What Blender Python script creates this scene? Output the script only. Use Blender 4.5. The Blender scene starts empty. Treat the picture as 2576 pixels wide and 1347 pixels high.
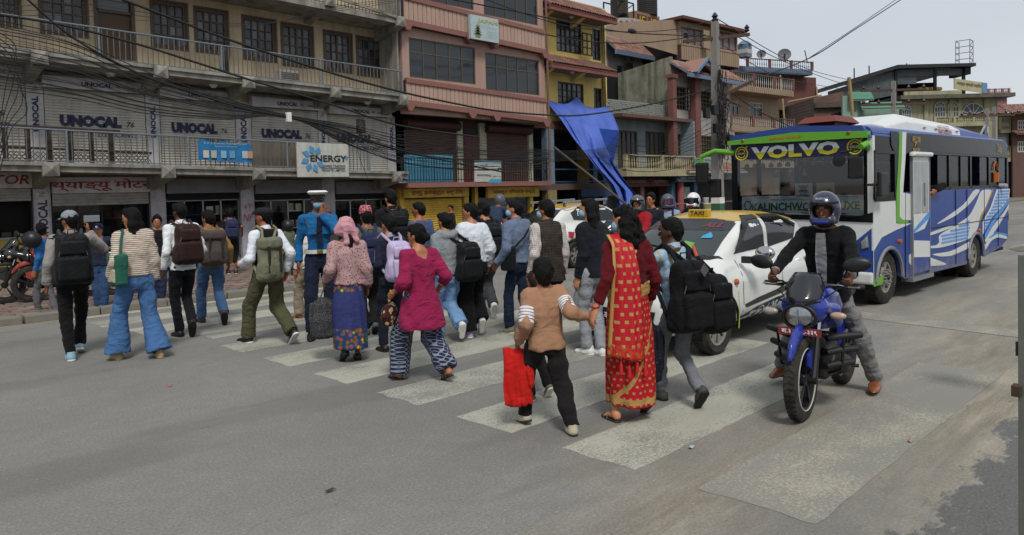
import bpy,bmesh,math,random
import numpy as np
from mathutils import Vector,Matrix
from mathutils.bvhtree import BVHTree
from math import radians as R,sin,cos,pi
random.seed(7);np.random.seed(7)
scene=bpy.context.scene
COL=scene.collection
# ------ camera, world, sun, exposure
CAM_H=1.72
F_=1860.0;CX_=1288.0;CY_=550.0
PITCH=R(2.03);ROLL=R(1.5)
_fw=Vector((sin(R(45))*cos(PITCH),cos(R(45))*cos(PITCH),-sin(PITCH)))
_r0=_fw.cross(Vector((0,0,1))).normalized();_u0=_r0.cross(_fw)
_up=_u0*cos(ROLL)+_r0*sin(ROLL);_rt=_r0*cos(ROLL)-_u0*sin(ROLL)
cd=bpy.data.cameras.new('camera');cam=bpy.data.objects.new('camera',cd);COL.objects.link(cam)
cd.sensor_fit='HORIZONTAL';cd.sensor_width=36.0;cd.lens=36.0*F_/2576.0
cd.shift_y=-(673.5-CY_)/2576.0
cd.clip_start=0.1;cd.clip_end=3000
cam.matrix_world=Matrix(((_rt.x,_up.x,-_fw.x,0),(_rt.y,_up.y,-_fw.y,0),(_rt.z,_up.z,-_fw.z,CAM_H),(0,0,0,1)))
scene.camera=cam
world=bpy.data.worlds.new('World');scene.world=world;world.use_nodes=True
wn=world.node_tree;wn.nodes.clear()
w_out=wn.nodes.new('ShaderNodeOutputWorld');w_bg=wn.nodes.new('ShaderNodeBackground');w_bg.inputs[1].default_value=0.082
w_sky=wn.nodes.new('ShaderNodeTexSky');w_sky.sky_type='NISHITA';w_sky.sun_disc=False
w_sky.sun_elevation=R(52);w_sky.sun_rotation=R(215);w_sky.dust_density=4.0;w_sky.air_density=1.0
w_tc=wn.nodes.new('ShaderNodeTexCoord');w_mp=wn.nodes.new('ShaderNodeMapping');w_mp.inputs['Scale'].default_value=(1,1,3.0)
w_no=wn.nodes.new('ShaderNodeTexNoise');w_no.inputs['Scale'].default_value=1.6;w_no.inputs['Detail'].default_value=5
w_cr=wn.nodes.new('ShaderNodeValToRGB')
w_cr.color_ramp.elements[0].position=.25;w_cr.color_ramp.elements[0].color=(4.3,4.65,5.1,1)
w_cr.color_ramp.elements[1].position=.75;w_cr.color_ramp.elements[1].color=(5.1,5.4,5.7,1)
w_mx=wn.nodes.new('ShaderNodeMix');w_mx.data_type='RGBA';w_mx.inputs[0].default_value=0.93
wn.links.new(w_tc.outputs['Generated'],w_mp.inputs[0]);wn.links.new(w_mp.outputs[0],w_no.inputs['Vector'])
wn.links.new(w_no.outputs['Fac'],w_cr.inputs[0]);wn.links.new(w_sky.outputs[0],w_mx.inputs[6]);wn.links.new(w_cr.outputs[0],w_mx.inputs[7])
wn.links.new(w_mx.outputs[2],w_bg.inputs[0]);wn.links.new(w_bg.outputs[0],w_out.inputs[0])
sd=bpy.data.lights.new('sun','SUN');sd.energy=1.5;sd.angle=R(13);sd.color=(1.0,0.97,0.92)
sun=bpy.data.objects.new('sun',sd);COL.objects.link(sun)
_az=R(235)
sun.rotation_euler=Vector((cos(_az)*cos(R(52)),sin(_az)*cos(R(52)),sin(R(52)))).to_track_quat('Z','Y').to_euler()
vs=scene.view_settings;vs.view_transform='Standard';vs.look='None';vs.exposure=0.74;vs.gamma=1.0;vs.use_curve_mapping=False
scene.cycles.max_bounces=6;scene.cycles.transparent_max_bounces=12;scene.cycles.caustics_reflective=False;scene.cycles.caustics_refractive=False
# ------ measuring helpers (photo position on a 2576 wide picture -> point of the place)
def ray(x,y):return _fw+_rt*((x-CX_)/F_)-_up*((y-CY_)/F_)
def G(x,y,z=0.0):
 d=ray(x,y);t=(z-CAM_H)/d.z;return Vector((d.x*t,d.y*t,z))
def onY(x,y,Y):
 d=ray(x,y);t=Y/d.y;return Vector((d.x*t,Y,CAM_H+d.z*t))
def onX(x,y,X):
 d=ray(x,y);t=X/d.x;return Vector((X,d.y*t,CAM_H+d.z*t))
def atD(x,y,dist):
 d=ray(x,y);t=dist/_fw.dot(d);return Vector((d.x*t,d.y*t,CAM_H+d.z*t))
def onDepthOf(x,y,p):
 return atD(x,y,_fw.dot(Vector(p)-Vector((0,0,CAM_H))))
# ------ materials
def hexc(h,k=1.0):
 h=h.lstrip('#');o=[]
 for i in(0,2,4):
  c=int(h[i:i+2],16)/255;c=c/12.92 if c<=.04045 else((c+.055)/1.055)**2.4
  o.append(min(1,c*k))
 return o
_MC={}
class NT:
 def __init__(s,name):
  s.m=bpy.data.materials.new(name);s.m.use_nodes=True;s.t=s.m.node_tree;s.b=s.t.nodes['Principled BSDF']
  s.tc=s.t.nodes.new('ShaderNodeTexCoord');s.co=s.tc.outputs['Object']
 def n(s,typ,**kw):
  x=s.t.nodes.new(typ)
  for k,v in kw.items():setattr(x,k,v)
  return x
 def l(s,a,b):s.t.links.new(a,b)
 def val(s,sock,v):
  if hasattr(v,'is_output')or isinstance(v,bpy.types.NodeSocket):s.l(v,sock)
  else:sock.default_value=v
 def math(s,op,a,b=0.0,c=None,clamp=False):
  x=s.n('ShaderNodeMath',operation=op,use_clamp=clamp);s.val(x.inputs[0],a);s.val(x.inputs[1],b)
  if c is not None:s.val(x.inputs[2],c)
  return x.outputs[0]
 def mapc(s,scale=(1,1,1),loc=(0,0,0),rot=(0,0,0),co=None):
  x=s.n('ShaderNodeMapping');x.inputs['Scale'].default_value=scale;x.inputs['Location'].default_value=loc;x.inputs['Rotation'].default_value=rot
  s.l(co or s.co,x.inputs[0]);return x.outputs[0]
 def noise(s,scale=5,detail=3,rough=.5,co=None,dist=0):
  x=s.n('ShaderNodeTexNoise');x.inputs['Scale'].default_value=scale;x.inputs['Detail'].default_value=detail
  x.inputs['Roughness'].default_value=rough;x.inputs['Distortion'].default_value=dist;s.l(co or s.co,x.inputs['Vector']);return x.outputs['Fac']
 def ramp(s,f,p0,p1,c0=(0,0,0,1),c1=(1,1,1,1)):
  x=s.n('ShaderNodeValToRGB');e=x.color_ramp.elements;e[0].position=p0;e[1].position=p1
  e[0].color=tuple(c0)[:3]+(1,);e[1].color=tuple(c1)[:3]+(1,);s.l(f,x.inputs[0]);return x.outputs[0]
 def mix(s,f,a,b,mode='MIX'):
  x=s.n('ShaderNodeMix',data_type='RGBA',blend_type=mode);s.val(x.inputs[0],f)
  for q,v in((6,a),(7,b)):
   if isinstance(v,bpy.types.NodeSocket):s.l(v,x.inputs[q])
   else:x.inputs[q].default_value=tuple(v)[:3]+(1,)
  return x.outputs[2]
 def sep(s,co=None):
  x=s.n('ShaderNodeSeparateXYZ');s.l(co or s.co,x.inputs[0]);return x.outputs
 def bump(s,h,strength=.3,dist=.01):
  x=s.n('ShaderNodeBump');x.inputs['Strength'].default_value=strength;x.inputs['Distance'].default_value=dist
  s.l(h,x.inputs['Height']);s.l(x.outputs[0],s.b.inputs['Normal'])
 def out(s,col,rough=.6,metal=0,spec=.5,coat=0):
  s.val(s.b.inputs['Base Color'],col if isinstance(col,bpy.types.NodeSocket)else tuple(col)[:3]+(1,))
  s.val(s.b.inputs['Roughness'],rough);s.b.inputs['Metallic'].default_value=metal
  s.b.inputs['Specular IOR Level'].default_value=spec;s.b.inputs['Coat Weight'].default_value=coat
  return s.m
def mul(c,k):return tuple(min(1,x*k)for x in c[:3])
def M(name,col,rough=.6,metal=0,var=.18,scale=6,bump=.15,bscale=70,spec=.4,coat=0,dirt=0,dirtcol='4a453c',streak=0,bdist=.004,dust=0):
 """plain procedural material: colour with cloudy variation, fine grain, optional dirt and rain streaks"""
 if name in _MC:return _MC[name]
 c=hexc(col)if isinstance(col,str)else col
 n=NT(name);f=n.noise(scale,4,.6)
 base=n.mix(f,mul(c,1-var),mul(c,1+var))
 if dirt:
  g=n.ramp(n.noise(scale*.45+1.1,6,.7),.45,.75);base=n.mix(n.math('MULTIPLY',g,dirt),base,hexc(dirtcol))
 if streak:
  g=n.ramp(n.noise(1.0,5,.65,n.mapc((2.6,2.6,.28))),.46,.72);base=n.mix(n.math('MULTIPLY',g,streak),base,hexc('2f2c28'))
  g=n.ramp(n.noise(1.0,3,.6,n.mapc((7,7,.5),(3,1,0))),.5,.78);base=n.mix(n.math('MULTIPLY',g,streak*.5),base,hexc('3a3630'))
 if dust:
  g=n.ramp(n.math('ADD',n.math('MULTIPLY',n.noise(5,6,.7),.9),n.math('SUBTRACT',dust,n.sep()[2])),.55,1.0);base=n.mix(n.math('MULTIPLY',g,.75),base,hexc('7d7566'))
 if bump:n.bump(n.noise(bscale,3,.6),bump,bdist)
 rr=n.math('MULTIPLY_ADD',f,.2,max(0.02,rough-.1))if rough>.15 else rough
 m=n.out(base,rr,metal,spec,coat);_MC[name]=m;return m
def cloth(name,col,var=.16,rough=.85,weave=260,fold=.5,scale=9,sheen=.03):
 if name in _MC:return _MC[name]
 c=hexc(col)if isinstance(col,str)else col
 n=NT(name);f=n.noise(scale,4,.6);base=n.mix(f,mul(c,1-var),mul(c,1+var))
 a=n.noise(1.0,2,.5,n.mapc((5,5,8),rot=(.5,.35,0)),dist=1.4);b=n.noise(weave,1,.5)
 n.bump(n.math('MULTIPLY_ADD',b,.05,a),min(1,fold*1.3),.035)
 m=n.out(base,rough,0,.09);n.b.inputs['Sheen Weight'].default_value=sheen;n.b.inputs['Sheen Roughness'].default_value=.6
 _MC[name]=m;return m
def glassm(name,col='20262b',rough=.06,alpha=1.0):
 if name in _MC:return _MC[name]
 n=NT(name);m=n.out(n.mix(n.noise(2.5,3),mul(hexc(col),.8),mul(hexc(col),1.25)),rough,0,.6)
 if alpha<1:
  n.b.inputs['Alpha'].default_value=alpha
 _MC[name]=m;return m
# ------ objects
MW={}
def tag(o,label=None,cat=None,group=None,kind=None):
 if label:o['label']=label
 if cat:o['category']=cat
 if group:o['group']=group
 if kind:o['kind']=kind
 return o
def thing(name,label,cat,loc=(0,0,0),rz=0.0,group=None,kind=None):
 o=bpy.data.objects.new(name,None);COL.objects.link(o);o.empty_display_size=.2
 o.location=loc;o.rotation_euler=(0,0,rz);tag(o,label,cat,group,kind)
 MW[o.name]=Matrix.Translation(Vector(loc))@Matrix.Rotation(rz,4,'Z');return o
def link(name,me,parent=None,loc=None):
 o=bpy.data.objects.new(name,me);COL.objects.link(o)
 if parent is not None:o.parent=parent
 if loc is not None:o.location=loc
 return o
def smooth(me,ang=None):
 me.polygons.foreach_set('use_smooth',[True]*len(me.polygons))
 if ang is not None:
  try:me.set_sharp_from_angle(angle=R(ang))
  except Exception:pass
def copy_tree(o,parent=None):
 c=o.copy();COL.objects.link(c)
 if parent is not None:c.parent=parent
 for ch in o.children:copy_tree(ch,c)
 return c
def relabel(o,label,group=None):
 o['label']=label
 if group:o['group']=group
 return o
class MB:
 """collects simple shapes; build() links them as one mesh object"""
 def __init__(s):s.v=[];s.f=[];s.sh=None
 def add(s,vs,fs):
  k=len(s.v);s.v+=[tuple(v)for v in vs];s.f+=[tuple(i+k for i in f)for f in fs];return s
 def box(s,x0,y0,z0,x1,y1,z1,slope=0.0):
  if x0>x1:x0,x1=x1,x0
  if y0>y1:y0,y1=y1,y0
  if z0>z1:z0,z1=z1,z0
  return s.add([(x0,y0,z0),(x1,y0,z0),(x1,y1,z0),(x0,y1,z0),(x0,y0,z1),(x1,y0,z1),(x1,y1,z1),(x0,y1,z1)],[(0,3,2,1),(4,5,6,7),(0,1,5,4),(1,2,6,5),(2,3,7,6),(3,0,4,7)])
 def obox(s,c,h,m):
  vs=[Vector(c)+m@Vector((h[0]*a,h[1]*b,h[2]*d))for d in(-1,1)for a,b in((-1,-1),(1,-1),(1,1),(-1,1))]
  return s.add(vs,[(0,3,2,1),(4,5,6,7),(0,1,5,4),(1,2,6,5),(2,3,7,6),(3,0,4,7)])
 def bar(s,a,b,w,h=None,upv=(0,0,1)):
  a=Vector(a);b=Vector(b);d=(b-a);L=d.length;d.normalize();upv=Vector(upv)
  if abs(d.dot(upv))>.98:upv=Vector((1,0,0))
  r=d.cross(upv).normalized();u=r.cross(d);m=Matrix((r,d,u)).transposed()
  return s.obox((a+b)/2,(w/2,L/2,(h or w)/2),m)
 def tube(s,pts,r,n=8,cap=True,closed=False):
  pts=[Vector(p)for p in pts];N=len(pts);rr=r if hasattr(r,'__len__')else[r]*N
  k=len(s.v);prev=None
  for i,p in enumerate(pts):
   if closed:d=pts[(i+1)%N]-pts[i-1]
   else:d=pts[min(i+1,N-1)]-pts[max(i-1,0)]
   d.normalize()
   if prev is None:
    u=d.orthogonal().normalized()
   else:
    u=prev-d*prev.dot(d)
    u=u.normalized()if u.length>1e-6 else d.orthogonal().normalized()
   prev=u;w=d.cross(u)
   for j in range(n):
    a=2*pi*j/n;q=p+(u*cos(a)+w*sin(a))*rr[i];s.v.append(tuple(q))
  for i in range(N if closed else N-1):
   for j in range(n):
    a=k+i*n+j;b=k+i*n+(j+1)%n;i2=(i+1)%N;c=k+i2*n+(j+1)%n;d=k+i2*n+j
    s.f.append((a,b,c,d))
  if cap and not closed:
   s.f.append(tuple(k+j for j in range(n))[::-1]);s.f.append(tuple(k+(N-1)*n+j for j in range(n)))
  return s
 def cyl(s,a,b,r,n=12,r2=None):return s.tube([a,b],[r,r if r2 is None else r2],n)
 def lathe(s,c,prof,axis='Z',n=16):
  """prof: (radius, height) pairs"""
  k=len(s.v);c=Vector(c)
  for(r,h)in prof:
   for j in range(n):
    a=2*pi*j/n;x,y=r*cos(a),r*sin(a)
    s.v.append(tuple(c+(Vector((x,y,h))if axis=='Z' else Vector((x,h,y))if axis=='Y' else Vector((h,x,y)))))
  for i in range(len(prof)-1):
   for j in range(n):
    q=(k+i*n+j,k+i*n+(j+1)%n,k+(i+1)*n+(j+1)%n,k+(i+1)*n+j)
    s.f.append(q if axis!='Y' else q[::-1])
  return s
 def prism(s,poly,a,b,axis='Y'):
  """polygon in the plane across axis, extruded from a to b along it"""
  f={'Y':lambda p,t:(p[0],t,p[1]),'X':lambda p,t:(t,p[0],p[1]),'Z':lambda p,t:(p[0],p[1],t)}[axis]
  n=len(poly);A=sum(poly[i][0]*poly[(i+1)%n][1]-poly[(i+1)%n][0]*poly[i][1]for i in range(n))
  if A<0:poly=poly[::-1]
  vs=[f(p,a)for p in poly]+[f(p,b)for p in poly]
  flip=(a<b)!=(axis=='Y')
  c0=tuple(range(n));c1=tuple(range(n,2*n))
  fs=[c0[::-1]if flip else c0,c1 if flip else c1[::-1]]
  for i in range(n):
   j=(i+1)%n;q=(i,j,n+j,n+i);fs.append(q if flip else q[::-1])
  return s.add(vs,fs)
 def mesh(s,name,mat=None,sm=False,bevel=0,off=None,M4=None,ang=35):
  vs=s.v
  if s.sh:vs=[s.sh(v)for v in vs]
  if M4 is not None:vs=[tuple(M4@Vector(v))for v in vs]
  if off is not None:vs=[(v[0]-off[0],v[1]-off[1],v[2]-off[2])for v in vs]
  me=bpy.data.meshes.new(name);me.from_pydata(vs,[],s.f);me.update()
  if bevel:
   bm=bmesh.new();bm.from_mesh(me);bmesh.ops.bevel(bm,geom=[e for e in bm.edges if len(e.link_faces)==2 and e.calc_face_angle(0)>.5],offset=bevel,segments=2,profile=.6,affect='EDGES',clamp_overlap=True)
   bm.to_mesh(me);bm.free()
  if mat:me.materials.append(mat)
  if sm:smooth(me,ang)
  return me
 def build(s,name,mat,parent=None,sm=False,bevel=0,world=True,ang=35):
  """world=True: vertices are given in world space and brought into the parent's frame"""
  m4=MW[parent.name].inverted()if(parent is not None and world and parent.name in MW)else None
  return link(name,s.mesh(name,mat,sm,bevel,M4=m4,ang=ang),parent)
# ------ lettering
def text_mesh(txt,size=1.0,bold=0.0,shear=0.0,ext=0.0,space=1.0,align='CENTER',res=2):
 cu=bpy.data.curves.new('lettering','FONT');cu.body=txt;cu.size=size;cu.offset=bold;cu.shear=shear
 cu.extrude=ext;cu.space_character=space;cu.align_x=align;cu.align_y='CENTER';cu.resolution_u=res
 o=bpy.data.objects.new('tmp',cu);COL.objects.link(o);dg=bpy.context.evaluated_depsgraph_get()
 dg.update();me=bpy.data.meshes.new_from_object(o.evaluated_get(dg));bpy.data.objects.remove(o);bpy.data.curves.remove(cu);return me
def text(txt,mat,parent,o,xdir,ydir,w=None,h=None,name='lettering',bold=0.0,shear=0.0,ext=.002,space=1.0,world=True):
 """lettering centred at o, running along xdir, upright along ydir, fitted to width w and height h"""
 me=text_mesh(txt,1.0,bold,shear,0,space);n=len(me.vertices)
 if n==0:return None
 co=np.empty(n*3);me.vertices.foreach_get('co',co);co=co.reshape(-1,3)
 lo,hi=co.min(0),co.max(0);c=(lo+hi)/2;sx=(w/(hi[0]-lo[0]))if w else None;sy=(h/(hi[1]-lo[1]))if h else None
 if sx is None:sx=sy
 if sy is None:sy=sx
 X=Vector(xdir).normalized();Y=Vector(ydir).normalized();N=X.cross(Y);o=Vector(o)
 m4=MW[parent.name].inverted()if(parent is not None and world and parent.name in MW)else Matrix()
 p=np.outer((co[:,0]-c[0])*sx,np.array(X))+np.outer((co[:,1]-c[1])*sy,np.array(Y))+np.array(o+N*ext)
 m=np.array(m4);p=p@m[:3,:3].T+m[:3,3]
 me.vertices.foreach_set('co',p.ravel());me.update();me.materials.clear();me.materials.append(mat)
 if name in('lettering',):me.name=name
 return link(name,me,parent)
# ------ signed-distance modelling (bodies, clothes, bags, soft and curved shapes)
_NP=[(np.random.rand(3)-.5)for _ in range(24)]
def wob(P,amp,fr,seed=0,aniso=(1,1,1)):
 X=P*(np.array(aniso,np.float32)*fr);o=0
 for i in range(4):
  d=_NP[(seed+i)%24];e=_NP[(seed+i+7)%24];s=1.7**i
  w=np.sin((X@(e*5)).astype(np.float32)*s+seed)*1.3
  o=o+np.sin((X@(d*6)).astype(np.float32)*s+w+i*2.1+seed)/s
 return o*amp*.6
class SDF:
 def __init__(s,lo,hi,h):
  s.lo=np.array(lo,np.float32);s.h=h;s.n=np.maximum(4,np.ceil((np.array(hi)-s.lo)/h).astype(int)+1);s.f=np.full(s.n,1.0,np.float32)
  s.P=None
 def _sl(s,lo,hi,pad):
  a=np.clip(np.floor((np.array(lo)-pad-s.lo)/s.h).astype(int),0,s.n-1);b=np.clip(np.ceil((np.array(hi)+pad-s.lo)/s.h).astype(int)+1,1,s.n)
  ax=[s.lo[i]+s.h*np.arange(a[i],b[i],dtype=np.float32)for i in range(3)]
  return tuple(slice(a[i],b[i])for i in range(3)),np.stack(np.meshgrid(*ax,indexing='ij'),-1)
 def _put(s,sl,d,k,sub=False):
  f=s.f[sl]
  if f.size==0:return
  if sub:
   d=-d;h=np.maximum(k-np.abs(f-d),0)if k>0 else 0;s.f[sl]=np.maximum(f,d)+(h*h/(4*k)if k>0 else 0)
  else:
   h=np.maximum(k-np.abs(f-d),0)if k>0 else 0;s.f[sl]=np.minimum(f,d)-(h*h/(4*k)if k>0 else 0)
 def cone(s,a,b,ra,rb,k=.02,flat=None,w=None,sq=1.0,sub=False,flata=False,flatb=False):
  a=np.array(a,np.float32);b=np.array(b,np.float32);r=max(ra,rb)*max(1,1/sq if sq else 1)
  sl,P=s._sl(np.minimum(a,b),np.maximum(a,b),r+k+s.h*2);ba=b-a;L2=float(ba@ba)+1e-9
  q=P-a;tt=(q@ba)/L2;t=np.clip(tt,0,1);q=q-t[...,None]*ba
  if w is not None:
   w=np.array(w,np.float32);w=w/np.linalg.norm(w);q=q+((1/sq-1)*(q@w))[...,None]*w
  d=np.sqrt((q*q).sum(-1))-(ra+(rb-ra)*t)
  if w is not None:d=d*min(1,sq)if sq<1 else d
  L=math.sqrt(L2)
  if flatb or flat:d=np.maximum(d,(tt-1)*L)
  if flata:d=np.maximum(d,-tt*L)
  s._put(sl,d,k,sub);return s
 def line(s,pts,rs,k=.02,**kw):
  for i in range(len(pts)-1):s.cone(pts[i],pts[i+1],rs[i],rs[i+1],k,**kw)
  return s
 def ell(s,c,r,k=.02,rot=None,sub=False):
  c=np.array(c,np.float32);r=np.array(r,np.float32);R_=float(r.max());sl,P=s._sl(c-R_,c+R_,k+s.h*2);q=P-c
  if rot is not None:q=q@np.array(rot,np.float32)
  q=q/r;n=np.sqrt((q*q).sum(-1))+1e-6;g=np.sqrt(((q/r)**2).sum(-1))+1e-6
  s._put(sl,n*(n-1)/g,k,sub);return s
 def box(s,c,hf,r=.01,k=.01,rot=None,sub=False,tap=0.0):
  c=np.array(c,np.float32);hf=np.array(hf,np.float32);R_=float(np.linalg.norm(hf))*(1+abs(tap));sl,P=s._sl(c-R_,c+R_,k+s.h*2);q=P-c
  if rot is not None:q=q@np.array(rot,np.float32)
  if tap:
   t=1-tap*(q[...,2]/hf[2]);q=q/np.stack([t,t,np.ones_like(t)],-1)
  e=np.abs(q)-(hf-r);d=np.sqrt((np.maximum(e,0)**2).sum(-1))+np.minimum(e.max(-1),0)-r
  s._put(sl,d,k,sub);return s
 def loft(s,zs,a,b,x0=0,y0=0,k=.02,p=2.0,ztop=None,zbot=None,sub=False,fold=0,nf=9,ph=0,M3=None,o=None):
  """stack of ellipses (half widths a, b) along z; fold: pleats that deepen downwards"""
  zs=np.array(zs,float);a=np.array(a,float);b=np.array(b,float);X0=np.zeros_like(zs)+x0;Y0=np.zeros_like(zs)+y0
  lo=(min(X0-a),min(Y0-b),zs.min());hi=(max(X0+a),max(Y0+b),zs.max())
  sl,P=s._sl(lo,hi,k+s.h*2+(.05 if fold else 0));z=P[0,0,:,2]
  A=np.interp(z,zs,a);B=np.interp(z,zs,b);XX=np.interp(z,zs,X0);YY=np.interp(z,zs,Y0)
  x=P[...,0]-XX;y=P[...,1]-YY;u=np.abs(x/A);v=np.abs(y/B)
  n=(u**p+v**p)**(1/p);d=(n-1)*np.minimum(A,B)
  if fold:
   th=np.arctan2(y/B,x/A);dz=(zs.max()-z)/(zs.max()-zs.min());d=d+fold*dz*np.sin(th*nf+ph+1.5*np.sin(z*4+th*2))
  e=np.maximum(zs.min()-P[...,2],P[...,2]-zs.max());d=np.maximum(d,e);s._put(sl,d,k,sub);return s
 def cut(s,pt,nrm,k=0.0):
  """removes what lies beyond the plane in the direction nrm"""
  ax=[s.lo[i]+s.h*np.arange(s.n[i],dtype=np.float32)for i in range(3)];nrm=np.array(nrm,float);nrm/=np.linalg.norm(nrm)
  d=(ax[0][:,None,None]-pt[0])*nrm[0]+(ax[1][None,:,None]-pt[1])*nrm[1]+(ax[2][None,None,:]-pt[2])*nrm[2]
  s.f=np.maximum(s.f,d.astype(np.float32));return s
 def _grid(s):
  ax=[s.lo[i]+s.h*np.arange(s.n[i],dtype=np.float32)for i in range(3)];return np.stack(np.meshgrid(*ax,indexing='ij'),-1)
 def disp(s,amp,fr,seed=0,aniso=(1,1,1),zr=None):
  m=np.abs(s.f)<(abs(amp)*3+s.h*2.5);idx=np.argwhere(m)
  if len(idx)==0:return s
  P=s.lo+s.h*idx.astype(np.float32);w=wob(P,amp,fr,seed,aniso)
  if zr is not None:w=w*np.clip((P[:,2]-zr[0])/(zr[1]-zr[0]),0,1)
  s.f[m]+=w;return s
 def mesh(s,name,mat=None,iters=1):
  f=s.f.copy();f[0]=f[-1]=1;f[:,0]=f[:,-1]=1;f[:,:,0]=f[:,:,-1]=1;h=s.h
  ins=f<0;nx,ny,nz=f.shape
  c=np.zeros((nx-1,ny-1,nz-1),np.int8)
  for dx in(0,1):
   for dy in(0,1):
    for dz in(0,1):c+=ins[dx:nx-1+dx,dy:ny-1+dy,dz:nz-1+dz]
  act=(c>0)&(c<8);cells=np.argwhere(act);idm=np.full(act.shape,-1,np.int64);idm[act]=np.arange(len(cells))
  acc=np.zeros((len(cells),3));cnt=np.zeros(len(cells));i,j,k=cells.T
  offs=[(0,0,0),(1,0,0),(0,1,0),(1,1,0),(0,0,1),(1,0,1),(0,1,1),(1,1,1)]
  vals={o:f[i+o[0],j+o[1],k+o[2]]for o in offs}
  for o in offs:
   for ax in range(3):
    if o[ax]==0:
     q=list(o);q[ax]=1;q=tuple(q);A,B=vals[o],vals[q];m=(A<0)!=(B<0);t=np.where(m,A/np.where(m,A-B,1),0)
     p=np.zeros((len(cells),3));p[:,0]=o[0];p[:,1]=o[1];p[:,2]=o[2];p[:,ax]+=t;acc+=p*m[:,None];cnt+=m
  V=(acc/np.maximum(cnt,1)[:,None]+cells)*h+s.lo;F=[]
  for ax in range(3):
   sl0=[slice(None)]*3;sl1=[slice(None)]*3;sl0[ax]=slice(0,-1);sl1[ax]=slice(1,None)
   a=ins[tuple(sl0)];b=ins[tuple(sl1)];e=np.argwhere(a!=b)
   if len(e)==0:continue
   sgn=a[tuple(e.T)];u,v=[q for q in range(3)if q!=ax]
   def cid(du,dv):
    q=e.copy();q[:,u]-=du;q[:,v]-=dv;return idm[q[:,0],q[:,1],q[:,2]]
   Q=np.stack([cid(1,1),cid(0,1),cid(0,0),cid(1,0)],1)
   fl=sgn if ax!=1 else~sgn
   Q=np.where(fl[:,None],Q,Q[:,::-1]);F.append(Q)
  F=np.concatenate(F)
  for _ in range(iters):
   S=np.zeros_like(V);C=np.zeros(len(V))
   for q in range(4):
    a,b=F[:,q],F[:,(q+1)%4]
    for ax in range(3):S[:,ax]+=np.bincount(a,V[b,ax],len(V))+np.bincount(b,V[a,ax],len(V))
    C+=np.bincount(a,minlength=len(V))+np.bincount(b,minlength=len(V))
   V=V*.45+S/np.maximum(C,1)[:,None]*.55
  me=bpy.data.meshes.new(name);me.vertices.add(len(V));me.vertices.foreach_set('co',V.astype(np.float32).ravel())
  me.loops.add(len(F)*4);me.loops.foreach_set('vertex_index',F.ravel().astype(np.int32));me.polygons.add(len(F))
  me.polygons.foreach_set('loop_start',np.arange(len(F),dtype=np.int32)*4);me.polygons.foreach_set('use_smooth',np.ones(len(F),bool))
  me.update(calc_edges=True)
  if mat:me.materials.append(mat)
  return me
def surf(name,sdf,mat,parent,iters=1):return link(name,sdf.mesh(name,mat,iters),parent)
# ------ people
SKIN={}
def skin(tone='8a5a3c'):
 if tone in SKIN:return SKIN[tone]
 n=NT('skin');c=hexc(tone,1.45);f=n.noise(22,4,.6);base=n.mix(f,mul(c,.85),mul(c,1.15));n.bump(n.noise(220,2),.12,.002)
 m=n.out(base,.52,0,.35);n.b.inputs['Subsurface Weight'].default_value=.06;n.b.inputs['Subsurface Radius'].default_value=(.02,.008,.004)
 SKIN[tone]=m;return m
def hairm(col='0d0b0a'):
 k='hair_'+col
 if k in _MC:return _MC[k]
 n=NT('hair');c=hexc(col);g=n.noise(1.0,3,.6,n.mapc((160,160,22)),dist=.6);base=n.mix(g,mul(c,.35),mul(c,1.5));n.bump(g,.9,.01)
 m=n.out(base,.6,0,.16);_MC[k]=m;return m
def ik(a,t,l1,l2,pole):
 a=Vector(a);t=Vector(t);d=t-a;L=d.length
 if L>(l1+l2)*.995:d=d*((l1+l2)*.995/L);L=d.length;t=a+d
 L=max(L,abs(l1-l2)+.02);u=d.normalized();c=(l1*l1+L*L-l2*l2)/(2*L);h=math.sqrt(max(0,l1*l1-c*c))
 p=Vector(pole);p=(p-u*p.dot(u)).normalized();return a+u*c+p*h,t
_SHOE={}
def shoe_mesh(kind):
 """toe along +Y, ankle above the origin, sole at z = -.08"""
 if kind in _SHOE:return _SHOE[kind]
 s=SDF((-.07,-.12,-.1),(.07,.24,.08),.007)
 hi=.03 if kind=='sneaker' else .06 if kind=='boot' else .0
 s.cone((0,-.025,-.045),(0,.04,-.045),.045,.043,.02).cone((0,.04,-.05),(.004,.145,-.062),.045,.038,.03,w=(0,0,1),sq=.75)
 s.cone((0,-.02,-.03),(0,-.012,hi-.01),.042,.042,.02,flatb=True)
 if kind=='formal':s.cone((0,.1,-.06),(.002,.19,-.066),.034,.02,.02,w=(0,0,1),sq=.7)
 s.cut((0,0,-.069),(0,0,-1));up=s.mesh('shoe_upper')
 o=SDF((-.07,-.12,-.1),(.07,.24,-.03),.006);t=.024 if kind in('sneaker',)else .016;L=.182 if kind=='formal' else .155
 o.cone((0,-.03,-.066),(0,.05,-.066),.043,.04,.01).cone((0,.05,-.066),(.003,L-.015,-.066),.042,.035 if kind!='formal' else .022,.015)
 o.cut((0,0,-.08),(0,0,-1)).cut((0,0,-.08+t),(0,0,1))
 if kind=='formal':
  o.cone((0,-.03,-.09),(0,-.01,-.09),.04,.04,0)
 sole=o.mesh('shoe_sole');_SHOE[kind]=(up,sole);return _SHOE[kind]
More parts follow.
